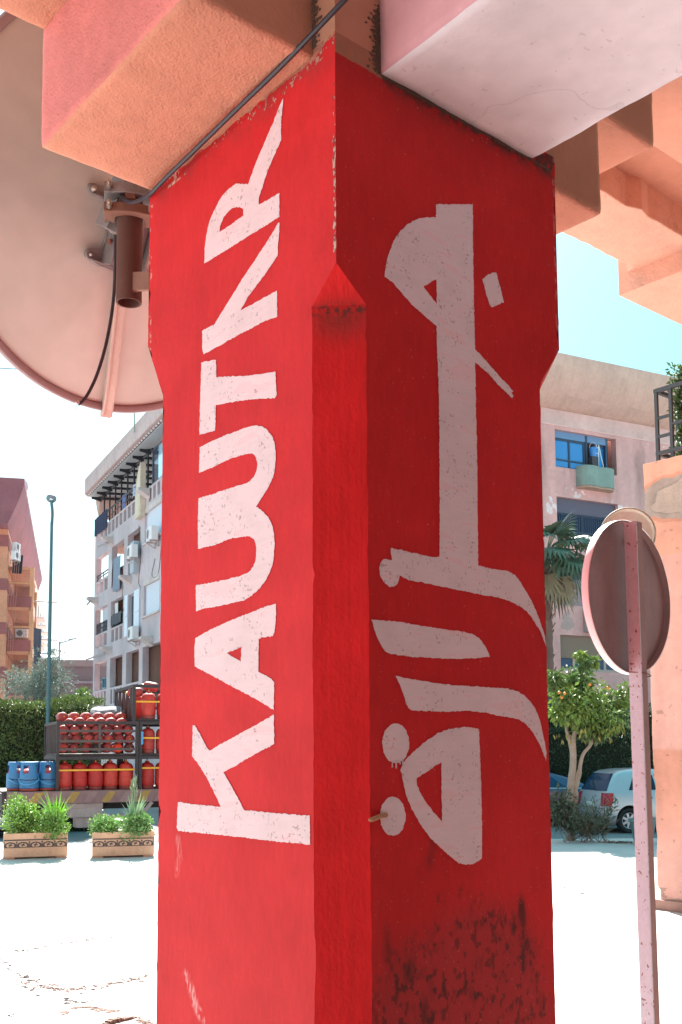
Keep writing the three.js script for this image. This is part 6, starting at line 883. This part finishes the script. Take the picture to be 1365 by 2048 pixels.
// ---------------------------------------------------------------- planters with herbs
const bandTex = tex(1024, 256, (u, v) => {
  let k = 0; const y = v; if (y > 0.80 && y < 0.94) k = 1;
  if (y > 0.08 && y < 0.74) { const c = (u * 5) % 1, x = (c - 0.5) * 2, q = (y - 0.40) / 0.33; const r = Math.hypot(x * 0.98, (q + 0.25) * 0.86); if (Math.abs(r - 0.78) < 0.17) k = 1; if (q < -0.72) k = 1; if (Math.abs(x) > 0.93 && q < 0.55) k = Math.max(k, 0.9); const pt = Math.hypot(x * 2.2, (q + 0.1) * 1.6); const st = Math.atan2(q + 0.1, x); if (pt < 0.62 + 0.25 * Math.cos(st * 4 + 1.57)) k = 1; if (Math.abs(x) > 0.72 && q > 0.45 && Math.hypot((Math.abs(x) - 1) * 2, (q - 0.75)) < 0.35) k = 0.9; }
  k *= 0.8 + 0.3 * fbm(u * 60, v * 20, 3, 5); const n = 0.9 + 0.2 * (fbm(u * 30, v * 10, 3, 8) - 0.5); return [lerp(0.52 * n, 0.055, clamp(k, 0, 1)), lerp(0.36 * n, 0.045, clamp(k, 0, 1)), lerp(0.25 * n, 0.05, clamp(k, 0, 1))];
}, { clampEdge: true });
function planter(name, label, px0, px1, D, turn) {
  const w = (px1 - px0) / FOCAL * D, h = 0.36, d = 0.36, t = thing(name, label, 'planter', [gx((px0 + px1) / 2, D), 0, -D], turn), clay = stucco(0.54, 0.365, 0.25, { bump: 0.006, size: 0.5, mott: 0.8 }), y0 = 0.025;
  mk('trough', [rbox(w, h, 0.03, 0, y0 + h / 2, d / 2 - 0.015, 0.008), rbox(w, h, 0.03, 0, y0 + h / 2, -d / 2 + 0.015, 0.008), rbox(0.03, h - 0.002, d - 0.06, -w / 2 + 0.015, y0 + h / 2, 0, 0.008), rbox(0.03, h - 0.002, d - 0.06, w / 2 - 0.015, y0 + h / 2, 0, 0.008), span(-w / 2 + 0.03, w / 2 - 0.03, y0, y0 + 0.04, -d / 2 + 0.03, d / 2 - 0.03)], clay, t);
  const g = new THREE.PlaneGeometry(w - 0.02, 0.145).translate(0, y0 + 0.205, d / 2 + 0.003); g.userData.keepUV = true; mk('patterned_band', g, new THREE.MeshStandardMaterial({ map: bandTex, roughness: 0.9 }), t, 'dark stamped frieze of arches and leaves');
  for (const x of [-w / 2 + 0.1, w / 2 - 0.1]) mk('foot', rbox(0.14, 0.05, d - 0.04, x, 0.02, 0, 0.01), clay, t);
  mk('soil', span(-w / 2 + 0.031, w / 2 - 0.031, y0 + h - 0.09, y0 + h - 0.04, -d / 2 + 0.031, d / 2 - 0.031), plain(0.05, 0.035, 0.025, 1), t);
  return t;
}
planter('planter', 'left clay planter with a dark arched frieze', 17, 138, 15.95, 0.30); planter('planter', 'right clay planter with a dark arched frieze, beside the red pillar', 191, 310, 16.05, 0.22);
function herb(name, label, px, D, rx, ry, y0, n, c, seed) { const R = rngOf(seed), t = thing(name, label, 'plant', [gx(px, D), 0, -D]), L = crown(R, n, V(0, y0 + ry * 0.7, 0.03), V(rx, ry, 0.26), 0.042, c, 26, -0.4); mk('foliage', leaves(L, { wide: 0.75 }), leafMat, t); const st = []; for (let i = 0; i < 26; i++) st.push(bar(V((R() - 0.5) * rx * 0.7, 0.3, (R() - 0.5) * 0.15), V((R() - 0.5) * rx * 1.7, y0 + ry * (0.5 + R()), (R() - 0.5) * 0.3), 0.004, 0.002, 4)); mk('stem', st, plain(0.10, 0.17, 0.04, 0.7), t); return t; }
herb('leafy_herb', 'bushy bright green herb spilling over the left planter', 52, 15.85, 0.38, 0.36, 0.36, 3400, [0.19, 0.36, 0.06], 61);
herb('leafy_herb', 'lower green herb around the grass at the right of the left planter', 112, 15.9, 0.28, 0.30, 0.32, 1600, [0.17, 0.33, 0.06], 62);
herb('leafy_herb', 'round green herb at the left end of the right planter', 217, 16.0, 0.27, 0.20, 0.32, 2000, [0.19, 0.37, 0.10], 63);
herb('leafy_herb', 'green herb in the middle and right of the right planter', 277, 16.0, 0.31, 0.22, 0.30, 2300, [0.17, 0.34, 0.10], 64);
function grass(name, label, px, D, n, h, spread, c, seed, head) { const R = rngOf(seed), t = thing(name, label, 'plant', [gx(px, D), 0.3, -D]), bl = []; for (let i = 0; i < n; i++) { const a = R() * 6.28, l = h * (0.45 + 0.6 * R()), s = spread * (0.3 + R()), pts = [0, 0.35, 0.7, 1].map((k) => V(Math.cos(a) * (0.04 + s * k * k), l * (k - 0.22 * k * k * (s / spread)), Math.sin(a) * (0.04 + s * k * k))); const w = 0.019, pos = []; const side = V(-Math.sin(a + 0.6), 0, Math.cos(a + 0.6)); for (let k = 0; k < 3; k++) { const w0 = w * (1 - (k / 3) ** 2), w1 = w * (1 - ((k + 1) / 3) ** 2), A = pts[k].clone().addScaledVector(side, w0), B = pts[k].clone().addScaledVector(side, -w0), C = pts[k + 1].clone().addScaledVector(side, w1), D2 = pts[k + 1].clone().addScaledVector(side, -w1); pos.push(...A.toArray(), ...B.toArray(), ...C.toArray(), ...B.toArray(), ...D2.toArray(), ...C.toArray()); } const g = new THREE.BufferGeometry(); g.setAttribute('position', new THREE.Float32BufferAttribute(pos, 3)); g.computeVertexNormals(); bl.push(g); } const m = new THREE.MeshPhysicalMaterial({ color: col(...c), roughness: 0.6, transmission: 0.35, thickness: 0, side: THREE.DoubleSide }); const f = mk('blades', bl, m, t); if (head) { const hs = []; for (let i = 0; i < 7; i++) { const x = (R() - 0.5) * 0.12, z = (R() - 0.5) * 0.08, hh = h * (0.75 + 0.3 * R()); hs.push(bar(V(x * 0.4, 0, z * 0.4), V(x, hh, z), 0.004, 0.003, 4)); for (let k = 0; k < 26; k++) { const y = hh + 0.16 * (k / 26 - 0.4); hs.push(bar(V(x, y, z), V(x + (R() - 0.5) * 0.05, y + 0.06, z + (R() - 0.5) * 0.05), 0.0035, 0.001, 3)); } } mk('seed_head', hs, plain(0.20, 0.28, 0.16, 0.8), t); } return t; }
grass('tall_grass', 'tall bright green grassy plant in the left planter', 116, 15.95, 60, 0.86, 0.24, [0.20, 0.46, 0.04], 71); grass('tall_grass', 'tall grey-green feathery plant in the right planter', 272, 16.05, 80, 0.80, 0.15, [0.22, 0.36, 0.21], 72, true);

// ---------------------------------------------------------------- the gas cylinder lorry
{
  const TH = Math.asin(0.38), D0 = 20.0, org = V(gx(118, D0), 0, -D0), turn = TH;             // local x right and slightly away, local z towards the square
  const M = new THREE.Matrix4().makeRotationY(turn).setPosition(org), wp = (x, y, z) => V(x, y, z).applyMatrix4(M).toArray();
  const BED = 0.84, t = thing('flatbed_lorry', 'dark flatbed lorry with diagonal warning stripes along its bed', 'lorry', org.toArray(), turn);
  const iron = dusty(0.034, 0.027, 0.031, 0.7, 0.2), ironB = dusty(0.075, 0.055, 0.057, 0.75, 0.1), pale = dusty(0.30, 0.26, 0.26, 0.8);
  mk('deck', [span(-0.93, 7.5, BED - 0.06, BED, -2.3, 0.0)], dusty(0.22, 0.16, 0.15, 0.85), t);
  mk('side_rail', [span(-0.93, 7.5, BED - 0.24, BED - 0.002, 0.002, 0.05), span(-0.98, -0.932, BED - 0.3, BED - 0.002, -2.3, 0.05)], dusty(0.20, 0.12, 0.125, 0.8), t);
  const yel = dusty(0.30, 0.19, 0.055, 0.75), brn = dusty(0.23, 0.145, 0.15, 0.75);
  for (let i = 0; i < 24; i++) { const x = -0.55 + i * 0.345; mk('warning_stripe', prism([[x, BED - 0.225], [x + 0.16, BED - 0.225], [x + 0.30, BED - 0.02], [x + 0.14, BED - 0.02]], 0.004).translate(0, 0, 0.052), i % 2 ? brn : yel, t); }
  mk('tail_frame', [span(-1.02, -0.935, 0.36, BED + 0.02, -2.3, -2.2), span(-1.02, -0.935, 0.36, BED + 0.02, -0.1, 0.05), span(-1.02, -0.94, 0.36, 0.44, -2.2, -0.1), span(-1.01, -0.95, 0.5, 0.8, -0.9, -0.3)], iron, t);
  mk('chassis', [span(-0.6, 7.4, 0.44, 0.60, -1.6, -1.45), span(-0.6, 7.4, 0.44, 0.60, -0.85, -0.7)], iron, t);
  const tb = mk('tool_box', [rbox(0.62, 0.26, 0.5, 0.56, 0.45, -0.27, 0.012)], pale, t); mk('lid', [rbox(0.64, 0.10, 0.52, 0.56, 0.545, -0.27, 0.01), rbox(0.5, 0.2, 0.4, 0.62, 0.22, -0.27, 0.01)], pale, tb);
  for (const g of [beam(V(1.85, BED - 0.25, -0.02), V(1.55, 0.20, -0.12), 0.07), beam(V(1.62, 0.36, -0.1), V(0.95, 0.30, -0.12), 0.06), beam(V(1.45, 0.28, -0.1), V(0.95, 0.06, -0.12), 0.06), beam(V(-0.2, BED - 0.24, -0.02), V(-0.2, 0.3, -0.04), 0.06)]) mk('stay', g, pale, t);
  for (const [x, z] of [[2.9, -0.35], [2.9, -1.95], [5.8, -0.35], [5.8, -1.95]]) { const w = mk('wheel', lathe([[0.2, -0.12], [0.36, -0.13], [0.42, -0.09], [0.42, 0.09], [0.36, 0.13], [0.2, 0.12], [0.2, -0.12]], 30).rotateX(Math.PI / 2).translate(x, 0.42, z), plain(0.03, 0.03, 0.032, 0.9), t); mk('rim', [lathe([[0.0001, 0.04], [0.1, 0.06], [0.12, 0.02], [0.19, 0.02], [0.2, 0.1], [0.215, 0.1], [0.21, -0.1], [0.0001, -0.1]], 24).rotateX(Math.PI / 2).translate(x, 0.42, z)], plain(0.3, 0.29, 0.3, 0.6), w); }
  mk('mudguard', [(() => { const g = new THREE.CylinderGeometry(0.52, 0.52, 0.36, 24, 1, true, -Math.PI / 2, Math.PI).rotateX(-Math.PI / 2).translate(2.9, 0.40, -0.32); return g; })()], dusty(0.24, 0.19, 0.19), t);
  const cab = mk('cab', [rbox(1.9, 1.0, 2.2, 8.5, 0.9, -1.15, 0.08), rbox(1.55, 0.95, 2.1, 8.4, 1.85, -1.15, 0.12)], dusty(0.4, 0.1, 0.08), t); mk('cab_window', [span(8.15, 9.0, 1.55, 2.1, -0.105, -0.085), span(9.17, 9.19, 1.5, 2.15, -2.05, -0.25)], glassMat(0.03, 0.04, 0.05, 0.08, 0.4), cab); mk('door_handle', span(7.9, 8.05, 1.2, 1.24, -0.05, -0.02), iron, cab); mk('headlamp', [rbox(0.04, 0.16, 0.3, 9.46, 0.8, -0.4, 0.015), rbox(0.04, 0.16, 0.3, 9.46, 0.8, -1.9, 0.015)], plain(0.6, 0.6, 0.6, 0.2), cab); mk('front_wheel', [lathe([[0.2, -0.12], [0.36, -0.13], [0.42, -0.09], [0.42, 0.09], [0.36, 0.13], [0.2, 0.12], [0.2, -0.12]], 30).rotateX(Math.PI / 2).translate(8.6, 0.42, -0.25)], plain(0.03, 0.03, 0.032, 0.9), t);

  // racks of welded angle iron standing on the bed
  function rack(label, x0, x1, y0, y1, rails, o = {}) {
    const r = thing('steel_cage', label, 'cage', wp(0, 0, 0), turn, 'steel cages of the lorry'), z0 = -2.1, z1 = -0.06, w = 0.06;
    for (const [x, z] of [[x0, z1], [x1, z1], [x0, z0], [x1, z0]]) mk('corner_post', span(x - w / 2, x + w / 2, y0 + 0.001, y1 - 0.061, z - w / 2, z + w / 2), iron, r);
    mk('frame', [span(x0 - w / 2, x1 + w / 2, y1 - 0.06, y1, z1 - w / 2, z1 + w / 2), span(x0 - w / 2, x1 + w / 2, y1 - 0.06, y1, z0 - w / 2, z0 + w / 2), span(x0 - w / 2, x0 + w / 2, y1 - 0.06, y1, z0 + w / 2, z1 - w / 2), span(x1 - w / 2, x1 + w / 2, y1 - 0.06, y1, z0 + w / 2, z1 - w / 2)], iron, r);
    for (const y of rails) mk('rail', span(x0 + w / 2, x1 - w / 2, y - 0.024, y + 0.024, z1 - 0.012, z1 + 0.03), ironB, r);
    if (o.mid) mk('mid_post', span(o.mid - 0.024, o.mid + 0.024, y0 + 0.06, y1 - 0.06, z1 - 0.02, z1 + 0.024), ironB, r);
    if (o.floor) mk('floor_panel', span(x0, x1, y0, y0 + 0.05, z0, z1 - 0.03), iron, r);
    if (o.slats !== false) for (let i = 0; i < 9; i++) { const z = lerp(z1 - 0.18, z0 + 0.15, i / 8), a = (i % 2 ? 1 : -1) * (o.lean ?? 0); mk('slat', beam(V(x0, y0 + 0.03, z - a), V(x0, y1 - 0.06, z + a), 0.05, 0.016), ironB, r); }
    if (o.back) for (let i = 0; i < 6; i++) mk('slat', span(lerp(x0, x1, (i + 0.5) / 6) - 0.03, lerp(x0, x1, (i + 0.5) / 6) + 0.03, y0 + 0.04, y1 - 0.06, z0 - 0.01, z0 + 0.01), ironB, r);
    if (o.strap) mk('strap', [span(x0 + 0.03, x1 - 0.03, o.strap - 0.017, o.strap + 0.017, z1 - 0.02, z1 - 0.012)], plain(0.60, 0.30, 0.02, 0.6), r);
    return r;
  }
  const A0 = 0.0, A1 = 1.54, B0 = 1.61, B1 = 3.2, T1 = 1.50, T2 = 2.19, T3 = 2.93;
  rack('lower steel cage on the lorry bed holding five upright red cylinders', A0, A1, BED, T1, [], { strap: BED + 0.395, lean: 0.05 });
  rack('upper left steel cage stacked with red cylinders lying on their sides', A0, A1, T1 + 0.003, T2, [T1 + 0.14, T1 + 0.30, T1 + 0.50], { floor: true, mid: 0.80 });
  rack('bottom right steel cage on the lorry beside the red pillar', B0, B1, BED, T1, [], { strap: BED + 0.42, slats: false });
  rack('middle right steel cage on the lorry beside the red pillar', B0, B1, T1 + 0.003, T2, [], { floor: true, strap: T1 + 0.36, slats: false });
  rack('topmost steel cage on the lorry beside the red pillar', B0 - 0.14, B1, T2 + 0.003, T3, [], { floor: true, lean: 0.12, strap: T2 + 0.40 });
  { const bl = thing('blue_tape', 'strip of blue tape on the cage post right of the lying cylinders', 'tape', wp(1.635, 1.86, -0.02), turn); mk('strip', span(-0.02, 0.02, -0.13, 0.13, -0.004, 0.004), plain(0.05, 0.25, 0.5, 0.6), bl); }

  // cylinders: welded body with a foot ring, neck collar and valve
  const rd = new THREE.MeshStandardMaterial({ color: col(0.50, 0.030, 0.022), roughness: 0.5, map: again(mottleTex, 3, 2) }), brass = plain(0.42, 0.28, 0.12, 0.4, 0.7), yelT = plain(0.75, 0.55, 0.03, 0.5), dark = dusty(0.2, 0.03, 0.025, 0.6);
  function cyl(name, label, r, h, m, group) {
    const c = thing(name, label, 'gas cylinder', [0, 0, 0], 0, group), b = r * 0.98;
    mk('body', toCreasedNormals(lathe([[0.0001, 0.05], [b * 0.8, 0.055], [b, 0.09], [b, h * 0.40], [r * 1.01, h * 0.405], [r * 1.01, h * 0.425], [b, h * 0.43], [b, h * 0.68], [b * 0.93, h * 0.77], [b * 0.72, h * 0.845], [b * 0.35, h * 0.885], [0.03, h * 0.89], [0.0001, h * 0.89]], 26), 0.9), m, c);
    mk('foot_ring', lathe([[b * 0.88, 0.0], [b * 0.92, 0.0], [b * 0.95, 0.07], [b * 0.86, 0.07], [b * 0.88, 0.0]], 26), dark, c);
    mk('collar', lathe([[0.03, h * 0.88], [0.045, h * 0.90], [0.045, h * 0.93], [0.03, h * 0.935]], 14), m, c); mk('valve', [lathe([[0.0001, h * 0.9], [0.02, h * 0.9], [0.02, h * 0.96], [0.013, h * 0.965], [0.013, h], [0.0001, h]], 10)], brass, c);
    return c;
  }
  const rds = [rd, ...[[0.42, 0.035, 0.026], [0.55, 0.045, 0.03], [0.46, 0.022, 0.02]].map((c) => new THREE.MeshStandardMaterial({ color: col(...c), roughness: 0.6, map: again(renderTex, 3, 2) }))], ups = []; let nth = 0;
  const stand = (x, y, z, label, s = 1) => { const v = (nth * 7 + (nth >> 1)) % 4, o = ups[v] ? copy(ups[v]) : (ups[v] = cyl('gas_cylinder', '', 0.15, 0.60, rds[v], 'upright red gas cylinders')); nth++; o.position.set(...wp(x, y, z)); o.rotation.set(0.012 * Math.sin(nth * 3), x * 7, 0.015 * Math.cos(nth * 5)); o.scale.setScalar(s); o.userData.label = label; };
  for (let i = 0; i < 5; i++) stand(0.165 + i * 0.298, BED, -0.25 - 0.02 * (i % 2), `${ORD[i]} upright red cylinder in the lower cage of five`);
  for (let i = 0; i < 5; i++) stand(0.2 + i * 0.298, BED, -0.62 - 0.02 * (i % 2), `${ORD[i]} red cylinder of the rear row in the lower cage`);
  for (let i = 0; i < 3; i++) stand(1.79 + i * 0.31, BED, -0.26, i < 2 ? `${ORD[i]} upright red cylinder in the bottom right cage` : 'red cylinder of the bottom right cage hidden by the pillar');
  for (let i = 0; i < 3; i++) stand(1.80 + i * 0.30, T1 + 0.056, -0.26, i < 2 ? `${ORD[i]} upright red cylinder in the middle right cage` : 'red cylinder of the middle right cage hidden by the pillar', 0.95);
  for (let i = 0; i < 3; i++) stand(1.80 + i * 0.32, T2 + 0.056, -0.26, i < 2 ? `${ORD[i]} upright red cylinder in the topmost cage` : 'red cylinder of the topmost cage hidden by the pillar', 1);
  for (let i = 0; i < 3; i++) stand(1.66 + (i % 2) * 0.1, T2 + 0.056, -0.75 - i * 0.33, ['front', 'middle', 'rear'][i] + ' red cylinder seen through the slatted end of the topmost cage', 0.95);
  // small cylinders lying on their sides, domed feet towards the square, a dab of yellow on each
  const R = rngOf(91), reds = [col(0.40, 0.045, 0.038), col(0.32, 0.034, 0.034), col(0.46, 0.055, 0.045), col(0.16, 0.028, 0.03)].map((c) => new THREE.MeshStandardMaterial({ color: c, roughness: 0.55, map: again(mottleTex, 3, 2) })), charcoal = plain(0.035, 0.03, 0.032, 0.6), bright = plain(0.70, 0.05, 0.015, 0.45);
  const protos = new Map();
  function small(m) { if (protos.has(m)) return copy(protos.get(m)); const c = thing('small_gas_cylinder', '', 'gas cylinder', [0, 0, 0], 0, 'small cylinders lying in the upper left cage'), r = 0.098; mk('body', toCreasedNormals(lathe([[0.0001, 0], [0.03, 0.002], [0.062, 0.010], [0.088, 0.028], [r, 0.062], [r, 0.23], [0.09, 0.27], [0.06, 0.30], [0.025, 0.312], [0.0001, 0.312]], 22), 0.9).rotateX(-Math.PI / 2), m, c); mk('neck', lathe([[0.024, 0.30], [0.03, 0.31], [0.03, 0.35], [0.0001, 0.352]], 12).rotateX(-Math.PI / 2), brass, c); mk('paint_dab', new THREE.SphereGeometry(0.011, 8, 6).scale(1, 1, 0.4).translate(0.012, 0.006, 0.0005), yelT, c); protos.set(m, c); return c; }
  const lie = (x, y, z, m, label, tilt = 0) => { const o = small(m); o.position.set(...wp(x, y, z)); o.rotation.order = 'YXZ'; o.rotation.set(tilt, turn + (R() - 0.5) * 0.25, R() * 6); o.userData.label = label; };
  const rowN = ['lowest', 'second', 'third'];
  [T1 + 0.16, T1 + 0.335, T1 + 0.515].forEach((y, j) => { for (let i = 0; i < 7; i++) { const m = j === 0 && i === 3 ? charcoal : j === 0 && i === 5 ? bright : reds[Math.floor(R() * 4)]; lie(0.13 + i * 0.212 + (j === 1 ? 0.03 : 0) + (R() - 0.5) * 0.02, y + (R() - 0.5) * 0.012, -0.10 - 0.06 * R() - (j === 2 ? 0.05 : 0), m, `${ORD[i]} small cylinder in the ${rowN[j]} lying row of the upper left cage`); } });
  for (let i = 0; i < 6; i++) lie(0.24 + i * 0.21, T1 + 0.665 + (R() - 0.5) * 0.02, -0.22 - 0.05 * R(), reds[i % 3], `${ORD[i]} small cylinder in the fourth row, just under the cage rim`);
  for (let i = 0; i < 6; i++) { const o = small(reds[(i + 1) % 3]); o.rotation.order = 'YXZ'; o.rotation.set(0, turn + 0.1, 0); o.position.set(...wp(0.17 + i * 0.235, T2 + 0.10, -0.62)); o.userData.label = `${ORD[i]} small red cylinder heaped above the rim of the upper left cage`; }
  for (let i = 0; i < 5; i++) for (let j = 0; j < 3; j++) { const o = small(reds[(i + j) % 3]); o.rotation.order = 'YXZ'; o.rotation.set(0, turn, 0); o.position.set(...wp(0.2 + i * 0.27, T1 + 0.17 + j * 0.21, -0.95 - 0.4 * (i % 2))); o.userData.label = `small cylinder deep in the cage, ${['lower', 'middle', 'upper'][j]} layer, ${ORD[i]} place`; }
  { const o = small(reds[2]); o.rotation.order = 'YXZ'; o.rotation.set(0.2, turn + 1.2, 0); o.position.set(...wp(2.05, T2 + 0.70, -0.5)); o.userData.label = 'small red cylinder lying across the tops in the topmost cage'; const o2 = small(reds[0]); o2.rotation.order = 'YXZ'; o2.rotation.set(-0.1, turn + 1.5, 0); o2.position.set(...wp(1.72, T2 + 0.62, -0.45)); o2.userData.label = 'small red cylinder tilted beside the highest one in the topmost cage'; }
  // blue jacketed cylinders with high handled collars
  const blue = dusty(0.022, 0.14, 0.31, 0.5), blueL = dusty(0.05, 0.24, 0.45, 0.5), redB = plain(0.55, 0.08, 0.05, 0.5); let bp = null;
  function blueCyl() {
    const c = thing('blue_gas_cylinder', '', 'gas cylinder', [0, 0, 0], 0, 'blue jacketed gas cylinders on the rear of the bed'), r = 0.185;
    mk('jacket', toCreasedNormals(lathe([[r * 0.9, 0.04], [r, 0.06], [r, 0.30], [r * 0.985, 0.34], [r * 0.95, 0.345], [r * 0.9, 0.345]], 28), 0.7), blue, c);
    mk('foot_ring', lathe([[0.0001, 0.0], [r * 0.93, 0.0], [r * 0.97, 0.055], [0.0001, 0.055]], 28), redB, c);
    const sh = []; for (let q = 0; q < 4; q++) { const s = 0.95, a0 = q * Math.PI / 2 + 0.1; sh.push(new THREE.CylinderGeometry(r * 0.84, r * 0.985, 0.20, 12, 1, true, a0, s).translate(0, 0.44, 0), new THREE.CylinderGeometry(r * 0.80, r * 0.94, 0.20, 12, 1, true, a0, s).translate(0, 0.44, 0)); } sh.push(lathe([[r * 0.80, 0.50], [r * 0.86, 0.50], [r * 0.83, 0.56], [r * 0.76, 0.565], [r * 0.74, 0.54], [r * 0.80, 0.50]], 28));
    mk('handle_collar', sh, blue, c); mk('dome', lathe([[r * 0.93, 0.34], [r * 0.8, 0.39], [r * 0.5, 0.43], [0.03, 0.44], [0.03, 0.48], [0.0001, 0.48]], 22), plain(0.30, 0.025, 0.03, 0.5), c);
    mk('swoosh', [tube([0, 1, 2, 3, 4, 5, 6].map((i) => V((r + 0.002) * Math.sin(-1.4 + i * 0.47), 0.24 - 0.11 * Math.sin(i / 6 * Math.PI), (r + 0.002) * Math.cos(-1.4 + i * 0.47))), 0.02, 24, 6)], blueL, c); mk('strap', tube([0, 1, 2, 3, 4, 5, 6].map((i) => V((r + 0.004) * Math.sin(-1.5 + i * 0.5), 0.245 - 0.03 * Math.sin(i / 6 * Math.PI), (r + 0.004) * Math.cos(-1.5 + i * 0.5))), 0.008, 20, 5), plain(0.015, 0.02, 0.05, 0.7), c);
    return c;
  }
  [[-0.50, -0.24, 'front blue gas cylinder with red valve at the lorry tail'], [-0.14, -0.34, 'right blue gas cylinder touching the cage'], [-0.72, -0.52, 'leftmost blue gas cylinder at the lorry tail'], [-0.42, -0.72, 'middle blue gas cylinder of the back row'], [-0.06, -0.76, 'rearmost blue gas cylinder beside the cage']].forEach(([x, z, l], i) => { const o = bp ? copy(bp) : (bp = blueCyl()); o.position.set(...wp(x, BED, z)); o.rotation.y = turn + i * 0.4 - 0.3; o.userData.label = l; });
  // grey tarpaulin heap behind the upper cage
  const hp = new THREE.IcosahedronGeometry(0.55, 4), HP = hp.attributes.position; for (let i = 0; i < HP.count; i++) { const v = V(HP.getX(i), HP.getY(i), HP.getZ(i)), k = 0.75 + 0.55 * fbm(v.x * 3 + 5, v.y * 3 + v.z * 2, 4, 6); HP.setXYZ(i, v.x * k * 0.8, v.y * k * 0.45, v.z * k * 0.7); } hp.computeVertexNormals();
  const tp = thing('tarpaulin', 'crumpled grey tarpaulin heaped behind the lying cylinders', 'tarpaulin', wp(1.25, T2 + 0.12, -1.6), turn); mk('folds', hp, dusty(0.17, 0.16, 0.18, 0.9), tp);
}
renderer.render(scene, camera);
